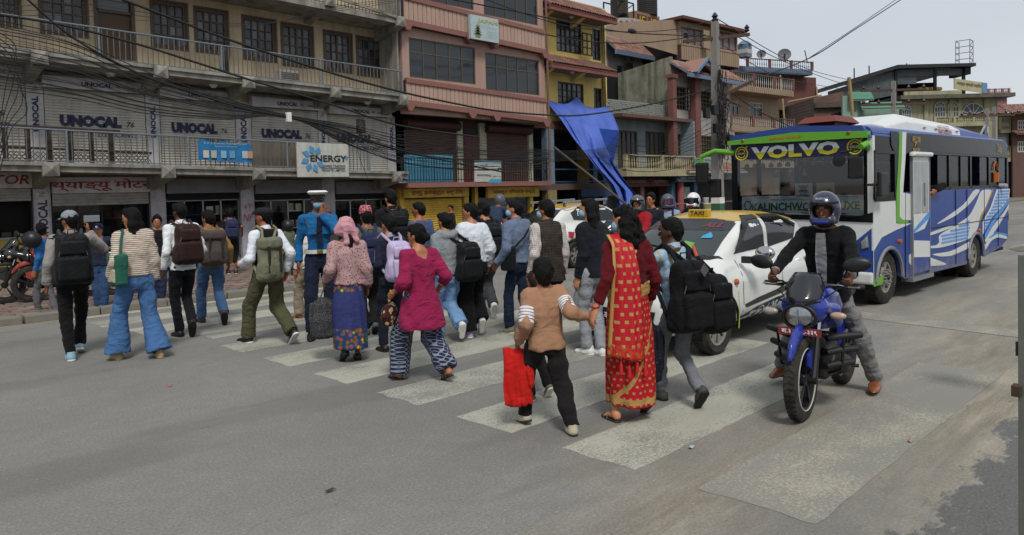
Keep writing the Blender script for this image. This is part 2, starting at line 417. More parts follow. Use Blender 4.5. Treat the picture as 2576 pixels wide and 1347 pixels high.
def sandal_mesh():
 if 'sd' in _SHOE:return _SHOE['sd']
 o=SDF((-.07,-.1,-.1),(.07,.22,-.04),.006)
 o.cone((0,-.03,-.075),(0,.06,-.075),.036,.038,.01).cone((0,.06,-.075),(.003,.15,-.075),.04,.036,.015);o.cut((0,0,-.08),(0,0,-1)).cut((0,0,-.063),(0,0,1))
 b=MB()
 for y0,y1 in((.05,.075),(.1,.12)):
  for i in range(7):
   a0=pi*i/7;a1=pi*(i+1)/7;r=.044;f=lambda a,y:(r*cos(a),y,-.07+.05*sin(a))
   b.add([f(a0,y0),f(a1,y0),f(a1,y1),f(a0,y1)],[(0,1,2,3)])
 _SHOE['sd']=(b.mesh('sandal_strap'),o.mesh('sandal_sole'));return _SHOE['sd']
def foot_m(p,d):
 """frame of a foot: y along d, z up-ish"""
 y=Vector(d).normalized();x=y.cross(Vector((0,0,1))).normalized();z=x.cross(y);m=Matrix((x,y,z)).transposed().to_4x4();m.translation=p;return m
PEOPLE={}
def person(key,label,loc,h,rz,o,group=None):
 """o: outfit and pose. Local frame: forward +Y, right +X. Returns root and a dict of joints."""
 g=o.get;s=h/1.70;k_=.95*g('bulk',1.0);fem=g('fem',False);res=g('res',.011)
 root=thing('person',label,'person',loc,rz,group);loc=Vector(loc)
 tone=skin(g('tone','80512f'))
# ---- skeleton
 legs={'L':g('L',(0,.1,0,0)),'R':g('R',(0,.1,0,0))};sgn={'L':-1,'R':1}
 th,sh=.425*s,.405*s;hz=g('hz',.90*s);J={}
 for q in 'LR':
  fw,sd_,lf,_=legs[q];an=Vector((sgn[q]*sd_,fw,.08*s+lf));J['an'+q]=an
 lowk=g('hz')is None
 for _ in range(60):
  ok=all((Vector((sgn[q]*.085*s,0,hz))-J['an'+q]).length<=(th+sh)*.992 for q in 'LR')
  if ok or not lowk:break
  hz-=.006
 for q in 'LR':
  hp=Vector((sgn[q]*.085*s,0,hz));J['hip'+q]=hp;kp=g('kp'+q,(sgn[q]*.15,1,0));J['kn'+q],J['an'+q]=ik(hp,J['an'+q],th,sh,kp)
 lean=R(g('lean',3));tl=math.tan(lean);side=g('side',0.0);tw=R(g('twist',0))
 def U(x,y,z):
  z=(z-.90)*s;x*=s;y*=s;x,y=x*cos(tw)-y*sin(tw),x*sin(tw)+y*cos(tw)
  return Vector((x+z*side,y+z*tl,hz+z*cos(lean*.5)))
 shw=g('shw',.148 if fem else .168)*(1+(k_-1)*.5);AL=g('al',1.0)*s;ua,fa=.285*AL,.25*AL
 for q in 'LR':
  sp=U(sgn[q]*shw,-.012,1.372);J['sh'+q]=sp
  t=g('h'+q,(.08,.03,-.52));hv=Vector((sgn[q]*t[0]*.6,t[1],t[2]))*s;tg=sp+hv
  if g('mouth')==q:tg=U(0,.012,1.578)+Vector((sgn[q]*.035,.135,-.15))*s
  if g('w'+q)is not None:tg=MW[root.name].inverted()@Vector(g('w'+q));tg+=(sp-tg).normalized()*.07*s
  po=g('p'+q,(.22,-1,-.2));J['el'+q],J['wr'+q]=ik(sp,tg,ua,fa,(sgn[q]*po[0],po[1],po[2]))
 hc=U(0,.012,1.578)+Vector((0,g('hf',.0),0));J['head']=hc;yaw=R(g('hy',0));pit=R(g('hp',0))
 Rh=(Matrix.Rotation(yaw+tw,3,'Z')@Matrix.Rotation(-pit,3,'X')@Matrix.Rotation(R(g('hroll',0)),3,'Y'));Rn=np.array(Rh);hs=s**.55*.95*g('hsz',1.0)
 H=lambda x,y,z:hc+Rh@(Vector((x,y,z))*hs)
 J['neck']=U(0,-.015,1.43)
 allp=[v for v in J.values()]+[hc+Vector((0,0,.16))]
 lo=[min(v[i]for v in allp)-.24 for i in range(3)];hi=[max(v[i]for v in allp)+.24 for i in range(3)];lo[2]=-.03;hi[2]=hc.z+.2
# ---- body: one continuous surface
 b=SDF(lo,hi,res)
 zz=np.array([.80,.88,.96,1.06,1.2,1.32,1.41]);ta=np.array([.10,.15,.155,.125,.142,.155,.10])*(1 if not fem else .94)*k_;tb=np.array([.07,.10,.105,.09,.10,.095,.06])*k_
 Y0=lambda z:np.array([U(0,0,q).y for q in z]);X0=lambda z:np.array([U(0,0,q).x for q in z]);Z0=lambda z:np.array([U(0,0,q).z for q in z])
 b.loft(Z0(zz),ta*s,tb*s,X0(zz),Y0(zz),.03)
 for q in 'LR':
  b.cone(U(0,-.01,1.43),J['sh'+q],.045*s,.048*s,.05)
  b.line([J['sh'+q],J['el'+q],J['wr'+q]],[.048*s*k_,.037*s*k_,.025*s],.02)
  b.line([J['hip'+q],J['kn'+q],J['kn'+q].lerp(J['an'+q],.35),J['an'+q]],[.066*s*k_,.036*s,.037*s,.028*s],.03)
 b.cone(U(0,-.012,1.42),H(0,-.012,-.05),.056*s,.05*hs*(.92 if fem else 1.0),.03)
 b.ell(H(0,-.008,.022),(.072*hs,.09*hs,.095*hs),.02,Rn)
 b.cone(H(0,.028,-.03),H(0,.05,-.08),.056*hs,.03*hs,.03);b.cone(H(0,.07,.03),H(0,.078,.03),.03*hs,.03*hs,.02)
 for e in(-1,1):
  b.ell(H(e*.072,-.006,-.008),(.009*hs,.018*hs,.03*hs),.006,Rn)
  if g('face'):b.ell(H(e*.03,.093,.006),(.018*hs,.012*hs,.012*hs),.008,Rn,sub=True)
 b.cone(H(0,.085,.005),H(0,.104,-.028),.008*hs,.013*hs,.008)
 if g('face'):
  b.cone(H(-.018,.082,-.055),H(.018,.082,-.055),.009*hs,.009*hs,.006)
  for e in(-1,1):b.cone(H(e*.012,.086,.025),H(e*.045,.076,.024),.007*hs,.006*hs,.008)
 for q in 'LR':
  W=J['wr'+q];d=g('hd'+q);d=Vector(d).normalized()if d else(W-J['el'+q]).normalized()
  pn=g('pn'+q,(-sgn[q],0.15,0));n=Vector(pn);n=(n-d*n.dot(d)).normalized();t=n.cross(d)*(1 if q=='L' else-1);cu=g('c'+q,.35)
  if g('flip'+q):t=-t
  J['hd'+q]=W+d*.1*s;fs=s*1.0
  b.cone(W-d*.015*fs,W+d*.035*fs,.026*fs,.034*fs,.012,w=n,sq=.6);b.cone(W+d*.03*fs,W+d*.075*fs,.038*fs,.04*fs,.01,w=n,sq=.42)
  rf=max(.0082*fs,res*.72)
  for i,(off,ln)in enumerate(((.029,.066),(.0095,.076),(-.0105,.07),(-.03,.054))):
   p=W+d*.084*fs+t*off*fs;a1=cu*1.0;a2=cu*2.0;a3=cu*2.7;pts=[p-d*.02*fs,p]
   for a,f in((a1,.42),(a2,.33),(a3,.25)):p=p+(d*cos(a)+n*sin(a)+t*off*.8)*ln*f*fs;pts.append(p)
   b.line(pts,[rf*1.05,rf*1.05,rf,rf*.95,rf*.85],.003)
  p0=W+d*.025*fs+t*.03*fs;d1=(d*.65+t*.65+n*.35).normalized();p1=p0+d1*.038*fs;d2=(d*.85+t*.2+n*(.4+cu*.4)).normalized()
  b.line([p0,p1,p1+d2*.03*fs],[rf*1.5,rf*1.25,rf],.006)
 for q in 'LR':
  pt_=R(legs[q][3]);an=J['an'+q];toe=g('to',.12);fd=Vector((sgn[q]*toe,cos(pt_),-sin(pt_)));FM=foot_m(an,fd);J['fm'+q]=FM
  if g('shoe','sneaker')=='sandal':
   T=lambda x,y,z:FM@(Vector((x,y,z))*s)
   b.cone(T(0,-.02,-.02),T(0,-.025,-.035),.033*s,.032*s,.02);b.cone(T(0,0,-.03),T(0,.09,-.048),.033*s,.03*s,.02,w=FM.to_3x3().col[2],sq=.75)
   for i in range(5):b.cone(T((i-2)*.015*sgn[q],.09,-.05),T((i-2)*.017*sgn[q],.135-abs(i-1)*.008,-.055),max(.009,res*.7)*s,max(.008,res*.65)*s,.006)
  else:b.cone(an,FM@Vector((0,-.01,-.03)),.033*s,.033*s,.01)
 surf('body',b,tone,root,2)
# ---- clothes
 seed=int(abs(loc.x*31+loc.y*17))%20
 def lower():
  t=g('legs')
  if t is None:return
  if t['k']=='trousers':
   r0,r1,r2=t.get('r',(.088,.064,.058));r0=r0*.94;c=SDF(lo,hi,res*1.15)
   zz=np.array([.79,.86,.93,1.0,t.get('top',1.04)]);a=np.array([.12,.155,.157,.142,.134])*k_*(1.0 if not fem else 1.02);bb=np.array([.09,.118,.122,.112,.105])*k_
   c.loft(Z0(zz),a*s,bb*s,X0(zz),Y0(zz),.02)
   for q in 'LR':
    K,A=J['kn'+q],J['an'+q];hem=A+(K-A).normalized()*t.get('hem',-.005)*s
    if t.get('hem',0)<.2:hem=K.lerp(A,t.get('len',1.0))
    c.line([J['hip'+q]+Vector((0,-.01,0)),J['hip'+q].lerp(K,.5),K],[r0*s*k_,(r0*.52+r1*.48)*s*k_,r1*s*k_],.03)
    c.cone(K,hem,r1*s*k_,r2*s,.02,flatb=True)
   c.disp(.006*t.get('fold',1),7,seed,(1,1,.8));c.disp(.007*t.get('fold',1),12,seed+3,(1.2,1,1.1));c.disp(.003,24,seed+9,(.8,.8,1.3));surf(t.get('n','trousers'),c,t['m'],root)
  elif t['k']=='skirt':
   c=SDF(lo,hi,res*1.15);top=t.get('top',1.05);hem=t.get('hem',.12)*s
   az=.5*(J['anL']+J['anR']);zs=np.array([hem,.35*s,hz*.75,hz-.03,hz+.06,Z0([top])[0]]);spread=max(abs(J['anL'].y-J['anR'].y),.2*s)*.5;ww=t.get('w',(.18,.185,.19,.17,.158,.136));dd=t.get('d',(spread/s+.1,spread/s*.8+.1,.16,.135,.125,.108))
   c.loft(zs,np.array(ww)*k_*s,np.array(dd)*k_*s,x0=np.array([az.x,az.x*.8,az.x*.3,0,0,0]),y0=np.array([az.y,az.y*.8,az.y*.3,0,0,0]),k=.01,fold=t.get('fold',.012),nf=t.get('nf',9),ph=seed)
   c.disp(.006,6,seed,(1.2,1.2,.5));surf(t.get('n','skirt'),c,t['m'],root)
 lower()
 tp=g('top')
 for t in(tp if isinstance(tp,list)else[tp]if tp else[]):
  th_=t.get('t',.012)*.78;hem=t.get('hem',.86);c=SDF(lo,hi,res*1.15);fl=t.get('flare',0.0)
  nk=t.get('neck',1.43);zz=np.array([min(hem,.80),.86,.93,1.0,1.08,1.2,1.32,1.40,1.45]);a=np.array([.162,.165,.16,.143,.138,.149,.156,.114,.06])*(1 if not fem else .95)*k_+th_;bb=np.array([.118,.122,.122,.112,.108,.116,.11,.08,.056])*k_+th_
  dz=np.maximum(0,.98-zz);a=a+dz*fl;bb=bb+dz*fl*.8
  m_=(zz>=hem-.001)&(zz<=nk+.001);za=zz[m_];
  if hem<zz[m_][0]or True:
   hz2=[hem]+list(za[za>hem+.005]);a2=np.interp(hz2,zz,a);b2=np.interp(hz2,zz,bb)
   if nk not in hz2:hz2=hz2+[nk];a2=np.append(a2,np.interp(nk,zz,a));b2=np.append(b2,np.interp(nk,zz,bb))
   if t.get('strap')is None:pass
  if t.get('sl',1)>=0 and t.get('shirt',True):
   c.loft(Z0(hz2),a2*s,b2*s,X0(hz2),Y0(hz2),.03,p=2.3)
   for q in 'LR':
    inn=U(sgn[q]*t.get('ni',.05),-.012,nk-.025);c.cone(inn,J['sh'+q],(.034+th_*.6)*s,(.044+th_*.7)*s*k_,.05)
  sl=t.get('sl',1.0)
  def sleeve(c):
   for q in 'LR':
    S,E_,W=J['sh'+q],J['el'+q],J['wr'+q];rs=[v*.88 for v in t.get('sr',(.055,.048,.038))];add=th_*.6
    if sl>.5:
     e=E_.lerp(W,(sl-.5)*2*.97);c.cone(S,E_,(rs[0]+add)*s*k_,(rs[1]+add)*s*k_,.04);rr=rs[1]+(rs[2]-rs[1])*(sl-.5)*2
     c.cone(E_,e,(rs[1]+add)*s*k_,(rr+add)*s,.02,flatb=True)
    elif sl>0:
     e=S.lerp(E_,sl*2);c.cone(S,e,(rs[0]+add)*s*k_,(rs[0]*.9+add)*s*k_,.04,flatb=True)
  if t.get('sm')is None and sl>0:sleeve(c)
  if t.get('hood'):
   for e in range(9):
    a_=pi*(e/8);c.ell(U(.1*cos(a_),-.035-.07*sin(a_),1.44-.035*sin(a_)),(.045*s,.04*s,.04*s),.03)
  if t.get('low'):
   c.ell(U(0,-.13,1.44),(.1*s,.1*s,t['low']*s),.012,sub=True)
  if t.get('lowf'):c.ell(U(0,.11,1.46),(.075*s,.1*s,t['lowf']*s),.012,sub=True)
  c.disp(.005*t.get('fold',1),6,seed,(1,1,1));c.disp(.0065*t.get('fold',1),12,seed+5,(1.1,.8,1.2));c.disp(.0035,24,seed+9,(.8,.8,1.3));surf(t.get('n','shirt'),c,t['m'],root)
  if t.get('sm')is not None and sl>0:
   c=SDF(lo,hi,res*1.15);sleeve(c);c.disp(.005,10,seed+2,(1,1,1.6));surf('sleeves',c,t['sm'],root)
  if t.get('collar'):
   q=MB();n_=16;c0,c1=U(0,-.012,1.425),U(0,-.004,1.425+t.get('ch',.045));w0,w1=.071*s*t.get('cw',1),.063*s*t.get('cw',1)
   for r_,cc in((w0,c0),(w1,c1),(w1-.008,c1),(w0-.01,c0)):
    for i in range(n_):
     a_=2*pi*i/n_;q.v.append(tuple(cc+Vector((r_*cos(a_),r_*.95*sin(a_),.018*sin(a_)*-1))))
   for r_ in range(3):
    for i in range(n_):q.f.append((r_*n_+i,r_*n_+(i+1)%n_,(r_+1)*n_+(i+1)%n_,(r_+1)*n_+i))
   q.build('collar',t.get('cm',t['m']),root,True,world=False)
  if t.get('cuff')is not None:
   for q_ in 'LR':
    E_,W=J['el'+q_],J['wr'+q_];a_=E_.lerp(W,(sl-.5)*2*.9);b_=E_.lerp(W,(sl-.5)*2*.99);MB().tube([a_,b_],(.041+th_*.6)*s*(1+(1-sl)*.5),14).build('cuff',t['cuff'],root,True,world=False)
 if g('belt'):
  zb=1.0;q=MB();n_=24
  for dz in(-.022,.022):
   for i in range(n_):
    a_=2*pi*i/n_;u=U(0,0,zb+dz);q.v.append((u.x+(.166*k_+.022)*s*cos(a_),u.y+(.126*k_+.024)*s*sin(a_),u.z))
  for i in range(n_):q.f.append((i,(i+1)%n_,n_+(i+1)%n_,n_+i))
  be=q.build('belt',g('belt'),root,True,world=False);u=U(0,.13*k_,zb);MB().box(u.x-.035,u.y+.01,u.z-.024,u.x+.035,u.y+.034,u.z+.024).build('buckle',M('brass','b09a50',.3,1),be,bevel=.004,world=False)
# ---- shoes
 kind=g('shoe','sneaker')
 if kind:
  for q in 'LR':
   up,so=sandal_mesh()if kind=='sandal' else shoe_mesh(kind);m1=g('sm1',M('shoe_black','141414',.45));m2=g('sm2',M('sole_dark','1a1a1a',.8))
   so2=so.copy();so2.materials.append(m2);sh_=link('shoe' if kind!='sandal' else 'sandal',so2,root);up2=up.copy();up2.materials.append(m1)
   ss=s**.8*(.93 if fem else 1.0)*g('shs',1.0);sh_.matrix_local=J['fm'+q]@Matrix.Scale(ss,4)@Matrix.Translation((0,0,.08-.08/ss*s if True else 0));link('shoe_upper' if kind!='sandal' else 'strap',up2,sh_)
# ---- hair and headwear
 hk=g('hair','short');hm=hairm(g('hc','0d0b0a'));hh=max(.007,res*.8)
 def hs_sdf(p=.16,dn=.1):return SDF([hc[i]-p for i in range(2)]+[hc.z-dn],[hc[i]+p for i in range(2)]+[hc.z+.2],hh)
 if hk:
  dn={'short':.12,'bun':.12,'pony':.38,'long':.34,'curly':.42}.get(hk,.12);c=hs_sdf(.2 if hk in('long','curly')else .17,dn)
  vol=g('vol',1.0);c.ell(H(0,-.018,.034),(.079*hs*(1+(vol-1)*.5),.097*hs,.096*hs*vol),.01,Rn)
  if hk=='short':c.cone(H(0,-.05,0),H(0,-.055,-.055),.066*hs,.05*hs,.03)
  if g('fringe',True):c.cone(H(-.03,.055,.085),H(.035,.06,.083),.03*hs,.03*hs,.03)
  cutn=Rh@Vector((0,.9,-.42));c.cut(H(0,.052,.03),cutn)
  if hk=='short':
   for e in(-1,1):c.ell(H(e*.085,.01,-.035),(.025*hs,.04*hs,.05*hs),.005,Rn,sub=True)
   c.cut(H(0,-.05,-.075),Rh@Vector((0,.3,-1)))
  if hk in('bun','pony','long','curly'):
   c.cone(H(0,-.04,.0),H(0,-.05,-.05),.07*hs,.052*hs,.02)
  if hk=='bun':
   bp=g('bun',(0,-.12,-.01));c.ell(H(*bp),(.046*hs,.042*hs,.042*hs),.01);c.ell(H(bp[0]+.012,bp[1]-.01,bp[2]+.012),(.03,.03,.03),.006)
  if hk=='pony':c.line([H(0,-.08,-.04),H(.01,-.11,-.12),H(.015,-.11,-.24),H(.01,-.1,-.34)],[.035,.036,.032,.014],.02)
  if hk=='long':
   for e in(-1,-.35,.35,1):c.line([H(e*.05,-.04,.02),H(e*.07,-.055,-.08),H(e*.075,-.06,-.19),H(e*.07,-.055,g('hl',-.27))],[.045,.042,.036,.012],.03)
  if hk=='curly':
   for i in range(9):
    e=(i-4)/4;zz_=-.24-.06*((i*7)%3)/2;c.line([H(e*.05,-.04,.0),H(e*.09,-.07,-.1),H(e*.1+.02,-.08+.02*(i%2),-.17),H(e*.1,-.08,zz_)],[.04,.042,.038,.02],.02)
   c.disp(.012,22,3)
  c.disp(.006,34,seed+1,(1.3,1.3,.7));surf('hair',c,hm,root)
 if g('cap'):
  c=hs_sdf();mcap=g('cap');c.ell(H(0,-.01,.045),(.088*hs,.104*hs,.088*hs),.01,Rn);c.cut(H(0,0,.035),Rh@Vector((0,.08,-1)));cp=surf('cap',c,mcap,root)
  q=MB();dr=1 if g('capf',1)else-1;n_=10;rows=((.086,.086,.048),(.1,.15,.036),(.085,.17,.03))
  for(w_,l_,z_)in rows:
   for i in range(n_+1):
    a_=pi*(i/n_);q.v.append(tuple(H(w_*.82*cos(a_),.05+(l_-.05)*sin(a_),z_-.012*abs(cos(a_)))))
  for r_ in range(2):
   for i in range(n_):q.f.append((r_*(n_+1)+i,r_*(n_+1)+i+1,(r_+1)*(n_+1)+i+1,(r_+1)*(n_+1)+i))
  link('brim',q.mesh('brim',g('capb',mcap),True),cp)
 if g('flatcap'):
  c=hs_sdf();c.ell(H(0,-.012,.062),(.095*hs,.115*hs,.062*hs),.01,Rn);c.cone(H(-.04,.09,.05),H(.04,.09,.05),.03,.03,.03);c.cut(H(0,0,.03),Rh@Vector((0,.1,-1)));surf('flat_cap',c,g('flatcap'),root)
 if g('topi'):
  c=hs_sdf();c.loft([H(0,0,.035).z,H(0,0,.09).z,H(0,0,.16).z],np.array([.088,.088,.066])*hs,np.array([.102,.1,.08])*hs,x0=hc.x,y0=hc.y-.006,k=.02);c.disp(.004,9,2);surf('topi',c,g('topi'),root)
 for fx in g('extra',()):fx(root,J,U,H,s,hs,Rn,Rh)
 if g('face'):
  ew=M('eye_white','b8b0a4',.3);ed=M('eye_dark','120c08',.2);lp=M('lips',g('lip','6a3a30'),.5)
  for e in(-1,1):
   q=MB();q.lathe((0,0,0),[(.0001,-.008),(.006,-.0055),(.008,0),(.006,.0055),(.0001,.008)],'Z',8);me=q.mesh('eye',ew,True);ey=link('eye',me,root);ey.matrix_local=Matrix.Translation(H(e*.03,.083,.006))@Rh.to_4x4()@Matrix.Diagonal((1.5*hs,.8*hs,.7*hs,1))
   q=MB();q.lathe((0,.006,0),[(.0001,.004),(.004,.002),(.0055,-.002)],'Y',8);ip=link('iris',q.mesh('iris',ed,True),ey)
   q=MB();q.tube([H(e*.014,.092,.026),H(e*.03,.094,.031),H(e*.048,.082,.026)],[.003,.004,.002],6);q.build('eyebrow',hm,root,True,world=False)
  MB().tube([H(-.022,.086,-.057),H(0,.095,-.054),H(.022,.086,-.057)],[.002,.006,.002],8).build('lips',lp,root,True,world=False)
 J['U']=U;J['H']=H;J['root']=root;J['s']=s;J['k']=k_;J['Rh']=Rh;J['M']=MW[root.name];PEOPLE[key]=J;return J
def held(J,name,label,cat,at,group=None):
 """a thing of its own carried by a person; at: local point; returns its Empty turned like the person"""
 p=J['M']@Vector(at);return thing(name,label,cat,p,J['M'].to_euler().z,group)
def backpack(J,label,m,m2=None,w=.3,hgt=.42,d=.15,z=1.2,x=0.0,kind='plain',strap=None,back=None,rx=0.0):
 U=J['U'];s=J['s'];yb=-(.135 if back is None else back)*J['k'];c=U(x,yb,z);t=held(J,'backpack',label,'backpack',c)
 m2=m2 or m;strap=strap or m2;w*=s**.5;hgt*=s**.5
 a=SDF((-w,-d-.12,-hgt*.75),(w,.12,hgt*.75),.011);a.box((0,-d/2+.01,-.01),(w/2,d/2,hgt/2),min(.085,d*.49),0,tap=.16);a.ell((0,-d*.62,-hgt*.16),(w*.5,d*.62,hgt*.34),.05);a.disp(.011,8,3);a.disp(.005,17,6);surf('main_compartment',a,m,t)
 if kind!='roll':
  a=SDF((-w,-d-.14,-hgt*.6),(w,.02,hgt*.3),.010);a.box((0,-d-.012,-hgt*.2),(w*.4,.045,hgt*.23),.03,0);a.disp(.004,12,5);surf('front_pocket',a,m2,t)
  q=MB();q.tube([(-w*.38,-d-.012,hgt*.05),(-w*.3,-d-.022,hgt*.25),(0,-d-.018,hgt*.33),(w*.3,-d-.022,hgt*.25),(w*.38,-d-.012,hgt*.05)],.004,6);q.build('zip',M('zip_metal','777773',.4,.7),t,True,world=False)
  a=SDF((-w,-d-.14,-hgt*.1),(w,.02,hgt*.5),.010);a.box((0,-d-.002,hgt*.2),(w*.36,.03,hgt*.14),.025,0);surf('top_pocket',a,m2,t)
 else:
  a=SDF((-w,-d-.1,0),(w,.08,hgt*.8),.010);a.box((0,-d*.5,hgt*.42),(w*.47,d*.62,hgt*.16),.05,0);a.disp(.006,9,6);surf('flap',a,m2,t)
  for e in(-1,1):MB().box(e*w*.25-.014,-d-.03,-hgt*.3,e*w*.25+.014,-d-.012,hgt*.36).build('buckle_strap',M('strap_dark','241f1c',.7),t,bevel=.004,world=False)
 for e in(-1,1):
  pts=[Vector((e*.06,-.03,hgt*.42)),J['U'](e*.105+0,-.085,1.435)-c,J['U'](e*.11,-.01,1.475)-c,J['U'](e*.115,.085,1.42)-c,J['U'](e*.13,.135*J['k'],1.28)-c,J['U'](e*.165,.09,1.12)-c,Vector((e*w*.46,-.02,-hgt*.33))]
  q=MB();q.tube(pts,.017,8);me=q.mesh('strap',strap,True);link('strap',me,t)
 MB().tube([(-.035,-.02,hgt*.47),(-.03,-.03,hgt*.56),(.03,-.03,hgt*.56),(.035,-.02,hgt*.47)],.007,6).build('handle',strap,t,True,world=False)
 return t
# ------ ground, road, pavement
def asphalt_mat():
 n=NT('asphalt');sp=n.sep();X,Y=sp[0],sp[1]
 big=n.noise(.35,5,.6);fine=n.noise(55,4,.8);mid=n.noise(7,4,.65)
 base=n.mix(n.ramp(big,.3,.7),hexc('686661'),hexc('827f79'))
 dn=n.math('ADD',n.math('MULTIPLY',Y,-.24),n.math('MULTIPLY',n.noise(.9,5,.65,n.mapc((.35,1.2,1))),1.9))
 dust=n.ramp(n.math('ADD',dn,n.math('MULTIPLY',X,.02)),.28,.95);base=n.mix(dust,base,hexc('a39a84'))
 st=n.ramp(n.noise(1.0,6,.72,n.mapc((.22,2.4,1))),.5,.68);base=n.mix(n.math('MULTIPLY',st,n.math('MULTIPLY',dust,.95)),base,hexc('635640'))
 t=n.math('ABSOLUTE',n.math('ADD',Y,n.math('MULTIPLY_ADD',X,.05,-2.25)));b=n.math('SUBTRACT',1.0,n.math('MULTIPLY',t,1.6),clamp=True)
 b=n.math('MULTIPLY',b,n.ramp(n.noise(2.2,6,.7,n.mapc((.5,2.2,1))),.38,.66));base=n.mix(n.math('MULTIPLY',b,.95),base,hexc('62523b'))
 sp2=n.ramp(n.noise(5.5,3,.7,n.mapc((.7,2.2,1))),.655,.7);m2=n.math('MULTIPLY',sp2,n.math('MULTIPLY_ADD',dust,.6,.05));base=n.mix(m2,base,hexc('5a5349'))
 base=n.mix(n.math('MULTIPLY',n.ramp(n.noise(3.5,2,.5,n.mapc((1,1.6,1),(5,2,0))),.74,.76),.5),base,hexc('4f4d49'))
 w=n.math('ADD',n.math('MULTIPLY',Y,-1.25),n.math('MULTIPLY',n.noise(2.4,7,.75,n.mapc((.8,1.5,1))),1.7));wet=n.ramp(n.math('ADD',w,.65),.02,.12)
 base=n.mix(n.math('MULTIPLY',wet,.9),base,hexc('302f2e'))
 vo=n.n('ShaderNodeTexVoronoi');vo.inputs['Scale'].default_value=34;n.l(n.co,vo.inputs['Vector']);wh=n.ramp(vo.outputs['Distance'],.12,.16,(1,1,1),(0,0,0));sel=n.ramp(n.noise(31,1,.5),.56,.62)
 base=n.mix(n.math('MULTIPLY',n.math('MULTIPLY',wh,sel),.55),base,hexc('c9c5ba'))
 base=n.mix(n.ramp(fine,.3,.7),n.mix(.34,base,(0,0,0)),n.mix(.1,base,(1,1,1)))
 base=n.mix(n.math('MULTIPLY',n.ramp(mid,.35,.7),.3),base,hexc('65635d'));pt=n.ramp(n.noise(.55,4,.6,n.mapc((.4,1.3,1),(7,3,0))),.52,.6);base=n.mix(n.math('MULTIPLY',pt,.3),base,hexc('55534f'))
 ck=n.n('ShaderNodeTexVoronoi');ck.feature='DISTANCE_TO_EDGE';ck.inputs['Scale'].default_value=.45;n.l(n.mapc((.45,1,1)),ck.inputs['Vector']);nn=n.n('ShaderNodeVectorMath');n.l(n.mapc((.45,1,1)),nn.inputs[0]);nz=n.n('ShaderNodeTexNoise');nz.inputs['Scale'].default_value=3;n.l(n.co,nz.inputs['Vector']);sc_=n.n('ShaderNodeVectorMath',operation='SCALE');n.l(nz.outputs['Color'],sc_.inputs[0]);sc_.inputs[3].default_value=.5;n.l(sc_.outputs[0],nn.inputs[1]);n.l(nn.outputs[0],ck.inputs['Vector'])
 crk=n.math('MULTIPLY',n.math('LESS_THAN',ck.outputs['Distance'],.006),n.ramp(n.noise(.8,2),.5,.6));base=n.mix(n.math('MULTIPLY',crk,.12),base,hexc('3a3936'))
 n.bump(n.math('ADD',fine,n.math('MULTIPLY',mid,.8)),.35,.006)
 return n.out(base,n.math('SUBTRACT',.82,n.math('MULTIPLY',wet,.35)),0,.3)
def paint_mat(name,wear,col='a8a79a'):
 n=NT(name);X=n.sep()
 a=n.noise(55,4,.8);b=n.noise(1.3,3,.6,n.mapc((1,1.5,1)));c=n.noise(140,2,.7)
 f=n.math('ADD',n.math('MULTIPLY',a,.75),n.math('ADD',n.math('MULTIPLY',b,.42),n.math('MULTIPLY',c,.15)))
 m=n.ramp(f,wear+.05,wear+.13);pc=n.mix(n.noise(3,4),mul(hexc(col),.85),hexc(col))
 pc=n.mix(n.math('MULTIPLY',n.ramp(n.noise(1.0,5,.7,n.mapc((.5,5,1))),.5,.7),.3),pc,hexc('8d887a'))
 n.bump(c,.2,.003);return n.out(n.mix(m,pc,hexc('7c7a73')),.8,0,.3)
gm=MB();NX=24;road=thing('road',None,None,(0,0,0),kind='structure')
link('asphalt',MB().add([(-60,-40,0),(140,-40,0),(140,12.6,0),(-60,12.6,0)],[(0,1,2,3)]).mesh('asphalt',asphalt_mat()),road)
earth=MB().add([(-800,-800,-.02),(1500,-800,-.02),(1500,1500,-.02),(-800,1500,-.02)],[(0,1,2,3)]).build('ground',M('dusty_earth','8a8376',.9,var=.3,scale=.3,bscale=5));tag(earth,kind='structure')
pw=[paint_mat('road_paint_a',.62),paint_mat('road_paint_b',.57),paint_mat('road_paint_dusty',.515,'a39d8c')]
def ragged(x0,x1,y0,y1,z,n=40,a=.008):
 rnd=random.Random(int(y0*100));b=MB();P_=[]
 for i in range(n+1):P_.append((x0+(x1-x0)*i/n,y0+rnd.uniform(-a,a),z))
 for i in range(5):P_.append((x1+rnd.uniform(-a,a),y0+(y1-y0)*(i+.5)/5,z))
 for i in range(n+1):P_.append((x1+(x0-x1)*i/n,y1+rnd.uniform(-a,a),z))
 for i in range(5):P_.append((x0+rnd.uniform(-a,a)*2,y1+(y0-y1)*(i+.5)/5,z))
 b.prism([(p[0],p[1])for p in P_],0.0005,z,'Z');return b
for i in range(11):
 yc=1.88+i*1.07;xs=3.66-(0.0 if i<6 else(i-6)*.17);xe=7.65
 wd=.3 if i>0 else .34
 if i in(7,):ragged(xs+.3,xe,yc-.28,yc-.02,.004).build('crosswalk_stripe',pw[1],road);ragged(xs,xs+2.2,yc+.06,yc+.26,.004).build('crosswalk_stripe',pw[1],road)
 else:ragged(xs,xe,yc-wd,yc+wd,.004).build('crosswalk_stripe',pw[2]if i==0 else pw[0]if i%3 else pw[1],road)
q0,q1,q2,q3=G(2150,783),G(2576,833),G(2576,852),G(2150,800)
MB().add([(q.x,q.y,.004)for q in(q3,q2,q1,q0)],[(0,1,2,3)]).build('stop_line',pw[2],road)
q0,q1,q2,q3=G(1060,735),G(1500,680),G(1500,690),G(1060,750)
pav=thing('pavement',None,None,(0,12.5,0),kind='structure')
mk=M('kerb_stone','75726a',.85,var=.3,scale=3,dirt=.7,dirtcol='5d574c',bump=.4,bscale=30)
